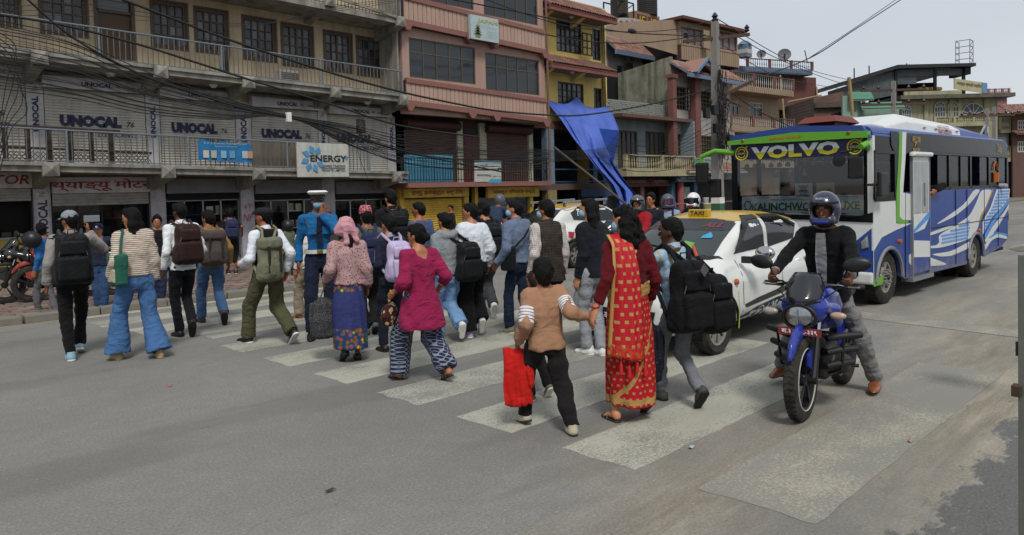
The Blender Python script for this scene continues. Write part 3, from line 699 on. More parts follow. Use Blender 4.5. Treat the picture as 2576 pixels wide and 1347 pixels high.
kb=MB().box(-.49,-.09,0,.49,.09,.13).mesh('kerb_stone',mk,bevel=.02)
for i in range(48):o=link('kerb_stone',kb,pav,(-6+i+random.uniform(-.01,.01),.09+random.uniform(-.015,.015),random.uniform(-.012,.0)))
link('paving_bed',MB().box(-60,.18,-.1,140,20,.085).mesh('paving_bed',M('paving_bed','6d665c',.9,var=.25,scale=2,bump=.5,bscale=20)),pav)
mred=[M('paver_'+c,c,.85,var=.28,scale=5,dirt=.6,dirtcol='6d665c',bump=.5,bscale=25)for c in('7a6259','6e5d56','857068','746a62')]
pm=[]
for v in range(8):
 rnd=random.Random(v);n=9;P_=[]
 for i in range(n):
  a=2*pi*i/n;r_=rnd.uniform(.85,1.08);c_,s_=cos(a),sin(a);k_=1/max(abs(c_),abs(s_));P_.append((.145*c_*k_*r_*.98,.105*s_*k_*r_*.98))
 pm.append(MB().prism(P_,0,.03,'Z').mesh('paver',mred[v%4]))
cells=[(x,y)for y in range(33)for x in range(150)]
def cellpos(c):x=-4.2+c[0]*.31+(.15 if c[1]%2 else 0);y=.32+c[1]*.225;return x,y
def vis(c):
 x,y=cellpos(c);d=Vector((x,y+12.5,.1-CAM_H));k=_fw.dot(d);px=CX_+F_*d.dot(_rt)/k;return(-30<px<1000),k
cells=sorted([c for c in cells if vis(c)[0]],key=lambda c:vis(c)[1]);rest=MB()
for i,c in enumerate(cells):
 x,y=cellpos(c);z=.083+random.uniform(-.006,.008);me=pm[random.randrange(8)]
 if i<290:o=link('paver',me,pav,(x,y,z));o.rotation_euler=(random.uniform(-.02,.02),random.uniform(-.02,.02),random.choice((0,pi))+random.uniform(-.05,.05))
 elif i<3500:
  a=random.choice((0,pi))+random.uniform(-.06,.06);rest.add([(x+v.co.x*cos(a)-v.co.y*sin(a),y+v.co.x*sin(a)+v.co.y*cos(a),z+v.co.z)for v in me.vertices],[tuple(p.vertices)for p in me.polygons])
tag(link('pavers',rest.mesh('pavers',M('paver_far','77665e',.85,var=.3,scale=4,dirt=.6,dirtcol='6d665c',bump=.5,bscale=25)),pav),kind='stuff')
MB().box(-8,12.44,.001,30,12.5,.006).build('kerb_line',paint_mat('yellow_line',.6,'a8976a'),road)
nk=thing('near_kerb',None,None,(5,.6,0),kind='structure')
link('verge',MB().box(-3,-4,-.05,10,-.9,.03).mesh('verge',M('verge_dirt','6b675f',.9,var=.35,scale=3,bump=.6,bscale=14)),nk)
def litter(label,px,py,c,w,h_):
 p=G(px,py);b=MB();n=6;vs=[(w*cos(2*pi*i/n)*random.uniform(.7,1.1),h_*sin(2*pi*i/n)*random.uniform(.7,1.1),.006+.012*(i%2))for i in range(n)]+[(0,0,.02)]
 b.add(vs,[(i,(i+1)%n,n)for i in range(n)]);o=link('litter',b.mesh('litter',M('litter_'+c,c,.7)));o.location=p;tag(o,label,'litter');return o
litter('small pale blue wrapper lying on the road in front of the last crossing stripe',1740,1128,'8e9aa8',.04,.02)
litter('crumpled red and white scrap of paper at the lower right of the road',2290,1113,'94706c',.04,.018)
litter('dark leaf on the bare asphalt, lowest dark scrap in the photo',831,1238,'2c2a27',.04,.015)
litter('tiny red scrap on the asphalt left of the crossing',428,973,'a35a50',.03,.015)
# ------ buildings: tools
class FR:
 """a facade: local x runs along it, local y goes into the building"""
 def __init__(s,name,label,cat,p0,ang=0.0,kind=None):
  s.a=R(ang);s.p=Vector((p0[0],p0[1],0));s.root=thing(name,label,cat,tuple(s.p),s.a,kind=kind);s.ex=Vector((cos(s.a),sin(s.a),0));s.ey=Vector((-sin(s.a),cos(s.a),0))
 def q(s,x,y,off=0.0):
  d=ray(x,y);o=Vector((0,0,CAM_H));t=(s.ey.dot(s.p-o)+off)/s.ey.dot(d);w=o+d*t;return s.ex.dot(w-s.p),w.z
 def r(s,x0,y0,x1,y1,off=0.0):
  a,b=s.q(x0,(y0+y1)/2,off)[0],s.q(x1,(y0+y1)/2,off)[0];return a,b,s.q((x0+x1)/2,y1,off)[1],s.q((x0+x1)/2,y0,off)[1]
 def rk(s,x0,x1,yt,yb,off=0.0):
  return s.r(x0,yt,x1,yb,off)
 def put(s,mb,name,mat,sm=False,bevel=0):return mb.build(name,mat,s.root,sm,bevel,world=False)
def wall(fr,s0,s1,z0,z1,off,th,ops,mat,name='wall'):
 """wall with real openings (s0,s1,z0,z1)"""
 b=MB();xs=sorted({s0,s1}|{min(max(v,s0),s1)for o in ops for v in o[:2]});zs=sorted({z0,z1}|{min(max(v,z0),z1)for o in ops for v in o[2:4]})
 for i in range(len(xs)-1):
  run=None
  for j in range(len(zs)-1):
   cx,cz=(xs[i]+xs[i+1])/2,(zs[j]+zs[j+1])/2;hole=any(o[0]<cx<o[1]and o[2]<cz<o[3]for o in ops)
   if hole:
    if run is not None:b.box(xs[i],off,run,xs[i+1],off+th,zs[j]);run=None
   elif run is None:run=zs[j]
  if run is not None:b.box(xs[i],off,run,xs[i+1],off+th,zs[-1])
 return fr.put(b,name,mat)
_PANE={}
def window(fr,o,off,cols,rows,fm,gm,fw=.06,mw=.03,dep=.06,name='window',leaves=None,trans=None,panes=True,sill=None):
 """frame with mullions as a part, each pane of glass a sub-part"""
 s0,s1,z0,z1=o;b=MB();b.box(s0,off,z0,s0+fw,off+dep,z1).box(s1-fw,off,z0,s1,off+dep,z1).box(s0+fw,off,z0,s1-fw,off+dep,z0+fw).box(s0+fw,off,z1-fw,s1-fw,off+dep,z1)
 iw,ih=s1-s0-2*fw,z1-z0-2*fw;big=leaves or[]
 xs=[s0+fw+iw*i/cols for i in range(cols+1)];zs=[z0+fw+ih*j/rows for j in range(rows+1)]
 if trans:zs=[z0+fw,z0+fw+ih*trans,z1-fw]if rows==2 else[z0+fw+ih*trans*j/(rows-1)for j in range(rows)]+[z1-fw]
 for i in range(1,cols):
  w=mw*(2.2 if i in big else 1);b.box(xs[i]-w/2,off+.008,z0+fw,xs[i]+w/2,off+dep-.008,z1-fw)
 for j in range(1,rows):b.box(s0+fw,off+.012,zs[j]-mw/2,s1-fw,off+dep-.012,zs[j]+mw/2)
 f=fr.put(b,name,fm)
 key=(round(iw/cols,3),round(ih/rows,3),gm.name)
 for i in range(cols):
  for j in range(rows):
   w_,h_=xs[i+1]-xs[i],zs[j+1]-zs[j];k=(round(w_,2),round(h_,2),gm.name)
   if k not in _PANE:_PANE[k]=MB().box(-w_/2,0,-h_/2,w_/2,.006,h_/2).mesh('pane',gm)
   if panes:p=link('pane',_PANE[k],f,((xs[i]+xs[i+1])/2,off+dep*.5,(zs[j]+zs[j+1])/2));p.rotation_euler=(random.uniform(-.012,.012),0,random.uniform(-.012,.012))
 if not panes:MB().box(s0+fw,off+dep*.5,z0+fw,s1-fw,off+dep*.5+.01,z1-fw).build('pane',gm,f,world=False)
 if sill:fr.put(MB().box(s0-.06,off-.08,z0-.07,s1+.06,off+dep,z0-.002),'sill',sill)
 return f
def shutter(fr,o,off,mat,pitch=.075,name='shutter',dep=.022):
 """rolling shutter: bent slats"""
 s0,s1,z0,z1=o;n=max(4,int((z1-z0)/pitch));b=MB();vs=[];fs=[];p=(z1-z0)/n
 for i in range(n):
  for(dz,dy)in((0,0),(.25,-dep),(.62,-dep*.8),(.9,0)):vs+=[(s0,off+dy,z0+(i+dz)*p),(s1,off+dy,z0+(i+dz)*p)]
 vs+=[(s0,off,z1),(s1,off,z1)];k=len(vs)//2
 for i in range(k-1):fs.append((2*i,2*i+1,2*i+3,2*i+2))
 b.add(vs,fs);return fr.put(b,name,mat)
def railing(fr,s0,z0a,s1,z0b,ht,off,step,mat,barr=.009,mat2=None,posts=3,top=.022,cap=280,rings=True):
 """z0a/z0b: base height at both ends. Every bar is a part."""
 L=s1-s0;Z=lambda s:z0a+(z0b-z0a)*(s-s0)/L
 fr.put(MB().tube([(s0,off,z0a+ht),(s1,off,z0b+ht)],top,8).tube([(s0,off,z0a+.07),(s1,off,z0b+.07)],.012,6),'rail',mat2 or mat)
 n=min(cap,int(L/step));me=MB().box(-barr,-barr,0,barr,barr,ht).mesh('baluster',mat)
 for i in range(n):
  s=s0+L*(i+.5)/n;o=link('baluster',me,fr.root,(s+random.uniform(-.004,.004),off,Z(s)));o.rotation_euler=(0,random.uniform(-.012,.012),0)
  if rings and i%8==3:fr.put(MB().tube([(s+.05*cos(a),off,Z(s)+ht-.06+.045*sin(a))for a in[2*pi*k/10 for k in range(10)]],.006,5,closed=True),'ring',mat)
 pm_=MB().tube([(0,0,0),(0,0,ht)],.026,8).mesh('post',mat2 or mat)
 for i in range(posts+1):s=s0+L*i/posts;link('post',pm_,fr.root,(s,off,Z(s)))
def slab(fr,s0,za0,za1,s1,zb0,zb1,off0,off1,mat,name='slab'):
 b=MB();b.add([(s0,off0,za0),(s1,off0,zb0),(s1,off1,zb0),(s0,off1,za0),(s0,off0,za1),(s1,off0,zb1),(s1,off1,zb1),(s0,off1,za1)],[(0,3,2,1),(4,5,6,7),(0,1,5,4),(1,2,6,5),(2,3,7,6),(3,0,4,7)])
 return fr.put(b,name,mat)
def baluster_mesh(h,r,mat):
 p=[(.6,0),(.6,.06),(.35,.1),(.3,.16),(.62,.34),(.68,.42),(.4,.6),(.28,.78),(.3,.86),(.55,.92),(.6,1)]
 me=MB().lathe((0,0,0),[(r*a,h*b)for a,b in p],'Z',8).mesh('baluster',mat,True);return me
def balustrade(fr,s0,s1,z0,z1,off,mat,pm,n,piers=2,r=.05,cap=.05):
 fr.put(MB().box(s0,off-.07,z1-cap,s1,off+.07,z1),'rail',pm);h=z1-cap-z0;me=baluster_mesh(h,r,mat)
 for i in range(n):s=s0+(s1-s0)*(i+.5)/n;link('baluster',me,fr.root,(s,off,z0))
 for i in range(piers+1):s=s0+(s1-s0)*i/piers;fr.put(MB().box(s-.09,off-.085,z0,s+.09,off+.085,z1+.02),'pier',pm)
def tiles(fr,s0,s1,zt,zb,off_t,off_b,mat,nx,ny,name='roof_tile',under=None):
 """sloping tiled roof strip, every tile a part (shared mesh)"""
 w=(s1-s0)/nx;L=math.hypot(off_t-off_b,zt-zb)/ny;b=MB();n=5
 P0=[(w*(i/n-.5)*1.05,.055*sin(pi*i/n))for i in range(n+1)]
 vs=[(x,0,z)for x,z in P0]+[(x,-L*1.08,z+.012)for x,z in P0]
 for i in range(n):b.f.append((i,i+1,n+2+i,n+1+i))
 b.v=vs;me=b.mesh(name,mat,True);ang=math.atan2(zt-zb,off_t-off_b)
 for j in range(ny):
  f=j/ny
  for i in range(nx):
   o=link(name,me,fr.root,(s0+w*(i+.5),off_t+(off_b-off_t)*f,zt+(zb-zt)*f+.01+random.uniform(-.004,.004)));o.rotation_euler=(ang,0,random.uniform(-.02,.02))
 fr.put(MB().add([(s0,off_t,zt),(s1,off_t,zt),(s1,off_b,zb),(s0,off_b,zb),(s0,off_t,zt-.08),(s1,off_t,zt-.08),(s1,off_b,zb-.08),(s0,off_b,zb-.08)],[(3,2,1,0),(4,5,6,7),(3,7,6,2),(0,4,7,3),(1,2,6,5)]),'roof_slab',under or mat)
def ftext(fr,txt,mat,s,z,off,w=None,h=None,**kw):
 return text(txt,mat,fr.root,(s,off,z),kw.pop('xd',(1,0,0)),kw.pop('yd',(0,0,1)),w,h,world=False,**kw)
def board(fr,o,off,th,mat,name='sign_board',frame=None):
 s0,s1,z0,z1=o;b=fr.put(MB().box(s0,off-th,z0,s1,off,z1),name,mat,bevel=.006 if th>.02 else 0)
 return b
Z1=lambda x,y:(x*.3422,y*.3422);Z2=lambda x,y:(x*.3422+553,y*.3422);Z3=lambda x,y:(x*.3422+1014,y*.3422);Z4=lambda x,y:(x*.3422+1475,y*.3422);Z5=lambda x,y:(x*.3422+1931,y*.3422)
def zr(fr,Z,x0,y0,x1,y1,off=0.0):a=Z(x0,y0);b=Z(x1,y1);return fr.r(a[0],a[1],b[0],b[1],off)
def grow(o,k):return(o[0]-k,o[1]+k,o[2]-k,o[3]+k)
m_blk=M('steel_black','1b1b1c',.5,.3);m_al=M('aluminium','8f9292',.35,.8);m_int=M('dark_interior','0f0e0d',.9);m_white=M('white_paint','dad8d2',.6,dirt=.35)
g_dark=glassm('window_glass','23282c',.08);
def gvar(name,a,b,r_):
 n=NT(name);oi=n.n('ShaderNodeObjectInfo');c=n.mix(n.math('POWER',oi.outputs['Random'],2.0),hexc(a),hexc(b));c=n.mix(n.math('MULTIPLY',n.noise(6,4),.5),c,mul(hexc(a),.5));m=n.out(c,r_,0,.5);return m
g_old=gvar('old_window_glass','30363a','7d8488',.22)
def tile_mat(name,col):
 if name in _MC:return _MC[name]
 n=NT(name);oi=n.n('ShaderNodeObjectInfo');c=hexc(col);b=n.mix(oi.outputs['Random'],mul(c,.6),mul(c,1.35));b=n.mix(n.math('MULTIPLY',n.noise(14,4),.5),b,hexc('4c3f38'));_MC[name]=n.out(b,.8,0,.3);return _MC[name]
# ------ long concrete building with the lubricant shutters
B1=FR('concrete_building','long grey and cream concrete building with balconies and rows of painted roller shutters','building',(0,20.0));EO=-1.25
cream=M('cream_plaster','bba98c',.85,var=.12,scale=1.2,streak=.35,dirt=.3,dirtcol='6d6353',bump=.3,bscale=25)
conc=M('weathered_concrete','8f8c83',.9,var=.22,scale=1.6,streak=.75,dirt=.5,bump=.5,bscale=30)
wood=M('dark_wood','54463c',.6,var=.2,scale=8,bump=.2);shut=M('shutter_steel','bdb8af',.6,.1,var=.1,scale=1.5,streak=.35)
signw=M('painted_sign_white','c0bfc1',.7,dirt=.4,streak=.3);navy=M('sign_navy','252845',.6,var=.3,scale=30);railp=M('rail_blue_paint','66727c',.5,var=.2,scale=12,dirt=.5,dirtcol='6e5a48');railg=M('rail_bar','5c5a57',.6,var=.3,scale=20,dirt=.5,dirtcol='6e5040')
lev={}
for k,(a,b)in dict(s1t=((0,409),(1010,434)),s1b=((0,430),(1010,450)),s2t=((0,123),(1010,240)),s2b=((0,141),(1010,257)),s3t=((806,-18),(1018,50)),s3b=((806,2),(1018,63)),r1=((212,330),(977,373)),r2=((0,33),(1010,179))).items():
 p,q=B1.q(*a,EO),B1.q(*b,EO);m=(q[1]-p[1])/(q[0]-p[0]);lev[k]=(p[1]-m*p[0],m)
LZ=lambda k,s:lev[k][0]+lev[k][1]*s
XL=-6.0;XR=B1.q(1018,200,EO)[0];XW=B1.q(1022,200,0)[0]
ops2=[];wins2=[]
for(x0,x1,yt,yb)in((-60,140,-50,185),(300,635,-60,250)):wins2.append(B1.rk(Z1(x0,0)[0],Z1(x1,0)[0],yt*.3422,yb*.3422))
for(x0,x1,yt,yb)in((1120,1372,20,350),(1440,1672,75,385)):wins2.append(B1.rk(Z1(x0,0)[0],Z1(x1,0)[0],yt*.3422,yb*.3422))
for(x0,x1,yt,yb)in((175,410,140,440),(460,682,190,485),(772,968,245,522),(1012,1195,287,557)):wins2.append(B1.rk(Z2(x0,0)[0],Z2(x1,0)[0],yt*.3422,yb*.3422))
door2=B1.rk(Z1(715,0)[0],Z1(975,0)[0],5*.3422,455*.3422)
z3=LZ('s3b',XR)
wall(B1,XL,XW,2.2,10.5,0,.25,wins2+[door2],cream)
for o in wins2:window(B1,o,.04,4,5 if o[3]-o[2]>1.2 else 4,wood,g_old,.07,.025,.1,leaves=(2,))
for o in wins2:B1.put(MB().box(o[0]-.05,-.02,o[2]-.05,o[0],.02,o[3]+.05).box(o[1],-.02,o[2]-.05,o[1]+.05,.02,o[3]+.05).box(o[0],-.02,o[3],o[1],.02,o[3]+.05).box(o[0],-.02,o[2]-.05,o[1],.02,o[2]),'casing',wood)
dr=B1.put(MB().box(door2[0],.05,door2[2],door2[1],.1,door2[3]-.3),'door',M('door_brown','4d3927',.5,var=.25,scale=2,bump=.2),bevel=.01)
B1.put(MB().box(door2[0]-.06,-.03,door2[2],door2[0]+.03,.12,door2[3]).box(door2[1]-.03,-.03,door2[2],door2[1]+.06,.12,door2[3]).box(door2[0],-.03,door2[3]-.32,door2[1],.12,door2[3]-.25),'door_frame',wood)
MB().box(door2[0]+.05,.06,door2[3]-.25,door2[1]-.05,.08,door2[3]).build('pane',g_old,dr,world=False);MB().lathe((door2[1]-.14,.03,(door2[2]+door2[3])/2),[(.001,-.03),(.03,-.02),(.03,.0),(.012,.02)],'Y',10).build('handle',M('brass','b09a50',.3,1),dr,True,world=False)
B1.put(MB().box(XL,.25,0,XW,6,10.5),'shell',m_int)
for k in('s1','s2'):slab(B1,XL,LZ(k+'b',XL),LZ(k+'t',XL),XR,LZ(k+'b',XR),LZ(k+'t',XR),EO,.3,conc)
slab(B1,XL,LZ('s3b',XR)+.3,LZ('s3t',XR)+.35,XR,LZ('s3b',XR),LZ('s3t',XR),EO,.3,conc)
for k in('s1','s2','s3'):
 slab(B1,XL,LZ(k+'t',XL)-.05,LZ(k+'t',XL)+.03,XR,LZ(k+'t',XR)-.05,LZ(k+'t',XR)+.03,EO-.06,EO-.002,conc,'slab_lip')
br={'s1':[Z1(350,0)[0],Z1(1215,0)[0],Z1(1880,0)[0],Z2(0,0)[0]+92,1022-30],'s2':[Z1(307,0)[0],Z1(1190,0)[0],Z2(215,0)[0],Z2(850,0)[0],Z2(1345,0)[0]],'s3':[Z2(832,0)[0],Z2(1345,0)[0]]}
for k in br:
 for px in br[k]:
  s=B1.q(px,300,EO)[0];z=LZ(k+'b',s)
  B1.put(MB().add([(s-.16,EO-.1,z-.1),(s+.16,EO-.1,z-.1),(s+.16,EO-.1,z+.2),(s-.16,EO-.1,z+.2),(s,EO-.17,z+.06),(s-.16,EO,z-.1),(s+.16,EO,z-.1),(s+.16,EO,z+.2),(s-.16,EO,z+.2)],[(0,1,4),(1,2,4),(2,3,4),(3,0,4),(0,5,6,1),(1,6,7,2),(2,7,8,3),(3,8,5,0)]),'bracket',conc)
  B1.put(MB().add([(s-.12,EO,z-.12),(s+.12,EO,z-.12),(s+.12,-.01,z-.38),(s-.12,-.01,z-.38),(s-.12,EO,z),(s+.12,EO,z),(s+.12,-.01,z),(s-.12,-.01,z)],[(0,3,2,1),(0,1,5,4),(1,2,6,5),(3,0,4,7)]),'beam',conc)
for px,k in((Z1(800,0)[0],'s2'),(Z1(1555,0)[0],'s2'),(Z2(470,0)[0],'s3'),(Z2(1025,0)[0],'s3'),(Z2(1070,0)[0],'s2')):
 s=B1.q(px,100,-.6)[0];B1.put(MB().lathe((s,-.6,LZ(k+'b',s)-.06),[(.001,-.03),(.06,-.02),(.1,.02),(.12,.06)],'Z',14),'ceiling_lamp',m_white,True)
railing(B1,XL,LZ('s1t',XL),XR-1.35,LZ('s1t',XR-1.35),LZ('r1',5)-LZ('s1t',5),EO+.08,.125,railg,mat2=railp,posts=7)
railing(B1,XL,LZ('s2t',XL),XR-.03,LZ('s2t',XR),LZ('r2',5)-LZ('s2t',5),EO+.08,.125,railg,mat2=railp,posts=7)
railing(B1,6.5,LZ('s3t',XR)+.1,XR-.03,LZ('s3t',XR),.8,EO+.08,.12,railg,mat2=railp,posts=2)
B1.put(MB().box(XR-.12,EO+.08,LZ('s2b',XR),XR+.02,.0,LZ('s2t',XR)+.01).box(XR-.04,EO+.3,LZ('s2t',XR),XR+.02,0,10.5),'end_wall',conc)
pil=[(Z1(205,0)[0],Z1(330,0)[0]),(Z1(1078,0)[0],Z1(1178,0)[0]),(Z1(1735,0)[0],Z1(1818,0)[0]+10),(Z2(723,0)[0],Z2(793,0)[0]),(Z2(1228,0)[0],Z2(1288,0)[0])]
pils=[B1.rk(a,b,300,400,-.03)[:2]for a,b in pil]
seg=[(XL,pils[0][0])]+[(pils[i][1],pils[i+1][0])for i in range(4)]
lub=M('sign_grey_navy','2c3048',.6);orng=M('sign_orange','8f7246',.6)
for i,(a,b)in enumerate(seg):
 zt=LZ('s2b',(a+b)/2)-.38;zb=LZ('s1t',(a+b)/2)
 shutter(B1,(a+.02,b-.02,zb,zt),-.035,shut,.068)
 h=B1.put(MB().add([(a-.05,-.02,zt+.02),(b+.05,-.02,zt+.02),(b+.05,-.30,zt-.02),(a-.05,-.30,zt-.02),(a-.05,-.02,zt+.4),(b+.05,-.02,zt+.38),(b+.05,-.26,zt+.24),(a-.05,-.26,zt+.26)],[(0,3,2,1),(3,0,4,7),(2,3,7,6),(7,4,5,6),(1,2,6,5)]),'shutter_housing',signw);c=(a+b)/2;w=b-a
 if i==0:c=b-1.62;w=3.2
 k=dict(xd=(1,0,0),yd=(0,.13,1))
 if i>0 or True:
  ftext(B1,'UNOCAL',navy,c-w*.02,zt+.11,-.29,w*.30,.11,bold=.045,shear=.1,**k);ftext(B1,'76',lub,c+w*.19,zt+.11,-.29,w*.05,.08,bold=.02,shear=.2,**k);ftext(B1,'LUBRICANTS',lub,c+w*.37,zt+.09,-.29,w*.22,.06,bold=.01,shear=.3,**k)
 zm=(zt+zb)/2+.16
 for(t,dx,dz,ww,hh,m)in(('UNOCAL',-.06,.02,.6,.28,navy),('76',.33,-.02,.08,.14,lub),('LUBRICANTS',.2,-.28,.4,.12,lub)):ftext(B1,t,m,c+w*dx,zm+dz,-.062,w*ww,hh,bold=.085 if len(t)==6 else .008,shear=0 if len(t)==6 else .2)
for i,(a,b)in enumerate(pils):
 s=(a+b)/2;zb=LZ('s1t',s);zt=LZ('s2b',s)-.3;B1.put(MB().box(a,-.055,zb,b,0,zt),'pillar',signw)
 ftext(B1,'UNOCAL',navy,s+.0,zb+(zt-zb)*.62,-.06,(zt-zb)*.42,(b-a)*.4,bold=.045,xd=(0,0,1),yd=(-1,0,0));ftext(B1,'76',orng,s,zb+(zt-zb)*.92,-.06,(zt-zb)*.07,(b-a)*.28,bold=.02,xd=(0,0,1),yd=(-1,0,0))
gp=[(84,127),(378,415),(604,637),(809,840),(1000,1022)];gps=[B1.rk(a,b,500,600)[:2]for a,b in gp]
gseg=[(XL,gps[0][0])]+[(gps[i][1],gps[i+1][0])for i in range(4)];lil=M('pillar_lilac_white','b0aeb4',.75,var=.1,dirt=.5,streak=.25)
redp=M('sign_red','8c3a2c',.6,var=.2);mush=M('old_shutter','a09d97',.6,.2,dirt=.6)
for i,(a,b)in enumerate(gps):B1.put(MB().box(a,-.1,.085,b,.3,LZ('s1b',a)),'pillar',lil)
g_shop=glassm('shop_glass','111416',.05,.5)
for i,(a,b)in enumerate(gseg):
 zt=LZ('s1b',(a+b)/2)-.02;c=(a+b)/2
 if i==0:c=b-1.0
 B1.put(MB().box(a+.03,-.16,zt-.42,b+(.22 if i==0 else-.03),.0,zt-.04),'sign_board',signw if i<2 else M('housing_grey','75747a',.7,dirt=.5))
 if i==0:ftext(B1,'THANK YOU MOTOR',redp,B1.q(102,447,-.17)[0]-1.92,zt-.23,-.168,3.4,.22,bold=.02,shear=.2)
 if i==1:ftext(B1,'थ्याङ्यू मोटर',redp,c,zt-.23,-.165,2.2,.3,bold=.02)
 shutter(B1,(a+.04,b-.04,zt-(.72 if i<2 else .6),zt-.42),-.05,mush if i<2 else M('shutter_black','222222',.5,.3),.07)
 zf=.1;h=zt-.6;n=4 if i else 6;fr_=MB();W=b-a
 for j in range(n+1):s=a+.03+(W-.06)*j/n;fr_.box(s-.018,.02,zf,s+.018,.07,h)
 fr_.box(a,.02,zf,b,.07,zf+.06).box(a,.02,h-.03,b,.07,h+.05);f=B1.put(fr_,'shop_front',m_al if i>1 else m_blk)
 if i>=2 or i==1:
  for j in range(n):
   s0=a+.05+(W-.06)*j/n;s1=a+.01+(W-.06)*(j+1)/n
   if(i,j)in((3,2),(2,2)):continue
   MB().box(s0,.04,zf+.06,s1,.05,h-.03).build('pane',g_shop,f,world=False)
gm_=[MB().box(-.09,-.04,0,.09,.04,h_).mesh('goods',M('shop_goods_%d'%k_,c_,.6))for k_,(h_,c_)in enumerate(((.22,'8a8578'),(.3,'5a6470'),(.18,'8f6a3a'),(.26,'6d3a34'),(.2,'a8a49a'),(.24,'3f5a48')))]
for(a,b)in gseg[1:]:
 for z_ in(.35,.85,1.35):
  B1.put(MB().box(a+.1,.12,z_-.03,b-.1,.24,z_),'shelf',m_al);n_=int((b-a)/.26)
  for k_ in range(n_):
   if random.random()<.75:link('goods',gm_[random.randrange(6)],B1.root,(a+.2+k_*.26,.18,z_))
B1.put(MB().box(gseg[0][0],-.05,.085,gseg[0][1]-.15,.25,.95),'counter',M('counter_yellow','94803f',.6,dirt=.4));B1.put(MB().box(gseg[0][0],-.06,.95,gseg[0][1]-.12,.2,.99),'counter_top',m_al)
for k in range(14):
 s=gseg[0][1]-.3-k*.24;B1.put(MB().box(s-.09,-.02,1.0,s+.09,.12,1.06+.05*(k%4)),'parcel',M('parcel_%d'%(k%4),('8a8578','3f3c38','6a6455','545a60')[k%4],.8),bevel=.01)
B1.put(MB().box(gps[0][0]+.05,-.11,.6,gps[0][1]-.05,-.1,2.0),'painted_panel',signw);s0=(gps[0][0]+gps[0][1])/2
ftext(B1,'UNOCAL',navy,s0,1.35,-.113,.95,.2,bold=.03,xd=(0,0,1),yd=(-1,0,0));ftext(B1,'76',orng,s0,1.95,-.113,.14,.12,bold=.02,xd=(0,0,1),yd=(-1,0,0))
gr=M('graffiti_red','a32a3c',.6);s0=(gps[2][0]+gps[2][1])/2
ftext(B1,'+Y\nNP',gr,s0,1.35,-.104,.3,.5,shear=.2)
B1.put(MB().box(gps[3][0]-.04,-.16,.085,gps[3][1]+.04,-.1,.95),'worn_base',M('worn_stone','55534f',.95,var=.5,scale=12,bump=.8,bscale=20))
o=B1.r(748,361,877,446,EO-.15);nd=thing('sign_board','white sign with blue petals reading ENERGY POWER TRADING PRIVATE LIMITED on the balcony railing','sign',(o[0],20+EO-.15,o[2]));W,Hh=o[1]-o[0],o[3]-o[2]
MB().box(0,0,0,W,.06,Hh).build('board',M('sign_cream','b5b6ad',.5,dirt=.25,streak=.3),nd,bevel=.01,world=False)
blu=M('sign_blue','4a86b5',.5);blk=M('sign_letters_dark','1e2528',.5);cxp,czp=W*.3,Hh*.53
for k in range(8):
 a=2*pi*k/8+.25
 if k in(0,):continue
 u,v=Vector((cos(a),sin(a))),Vector((-sin(a),cos(a)));p=[u*.13*1+v*-.03,u*.27+v*-.09,u*.36+v*.01,u*.2+v*.06]
 MB().prism([(cxp+q.x*W/1.5,czp+q.y*W/1.5)for q in p],-.025,0,'Y').build('petal',blu,nd,world=False)
for t,x,z,w,h,bd in(('ENERGY',.6,.55,.72,.2,.03),('POWER TRADING',.69,.33,.47,.075,.012),('PRIVATE LIMITED',.69,.2,.47,.075,.012)):text(t,blk,nd,(W*x,-.012,Hh*z),(1,0,0),(0,0,1),W*w,Hh*h,bold=bd,world=False)
MB().prism([(W*.92,Hh*.62),(W*.99,Hh*.62),(W*.95,Hh*.5)],-.02,0,'Y').build('petal',blu,nd,world=False)
MB().box(W*.45,-.015,Hh*.265,W*.92,-.002,Hh*.275).build('rule',blk,nd,world=False)
o=B1.r(497,356,632,404,EO+.02);nb=thing('banner','torn blue banner with product pictures tied to the lower balcony railing','banner',(o[0],20+EO+.0,o[2]));W,Hh=o[1]-o[0],o[3]-o[2]
b=MB();n=16;b.v=[(W*i/n,-.02+.02*sin(i*1.7)+.01*j,Hh*j+(.03*sin(i)if j else-.02*cos(i*2))-i*.004)for j in(0,1)for i in range(n+1)];b.f=[(i,i+1,n+2+i,n+1+i)for i in range(n)]
link('cloth',b.mesh('cloth',cloth('banner_blue','2c6b99',var=.35,scale=3,fold=.2),True),nb);wt=M('banner_white','9fb3bd',.6)
text('K. K. S. Overseas Concept Pvt. Ltd.',wt,nb,(W*.5,-.05,Hh*.86),(1,0,0),(0,0,1),W*.8,.06,world=False);text('Baneshwor, Kathmandu',wt,nb,(W*.5,-.05,Hh*.72),(1,0,0),(0,0,1),W*.4,.04,world=False)
for i,(x,c)in enumerate(((.08,'b8b3a8'),(.22,'a8a294'),(.4,'7fa4b8'),(.56,'5c8fae'),(.8,'9fb0b8'),(.9,'a9825a'))):MB().box(W*x,-.052,Hh*.12,W*(x+.1),-.046,Hh*.5).build('print',M('print_%d'%i,c,.5),nb,world=False)
gt=thing('folding_gate','rusty collapsible gate lying against the lower balcony railing at the far left','gate',(B1.q(0,370,EO+.25)[0],20+EO+.25,LZ('s1t',3)));rust=M('rusty_steel','3d332c',.7,.3,var=.4,scale=15)
L=B1.q(Z1(1165,0)[0],390,EO+.25)[0]-gt.location.x;b=MB();link('top_bar',MB().bar((0,0,.34),(L*.95,0,.26),.04,.05).mesh('top_bar',rust),gt)
nz=30;zl=MB().bar((0,0,0),(.2,0,.22),.012).mesh('lattice_bar',rust);zr2=MB().bar((0,.014,.22),(.2,.014,0),.012).mesh('lattice_bar',rust)
for i in range(nz):link('lattice_bar',zl,gt,(i*L*.92/nz,0,.03));link('lattice_bar',zr2,gt,(i*L*.92/nz,0,.03))
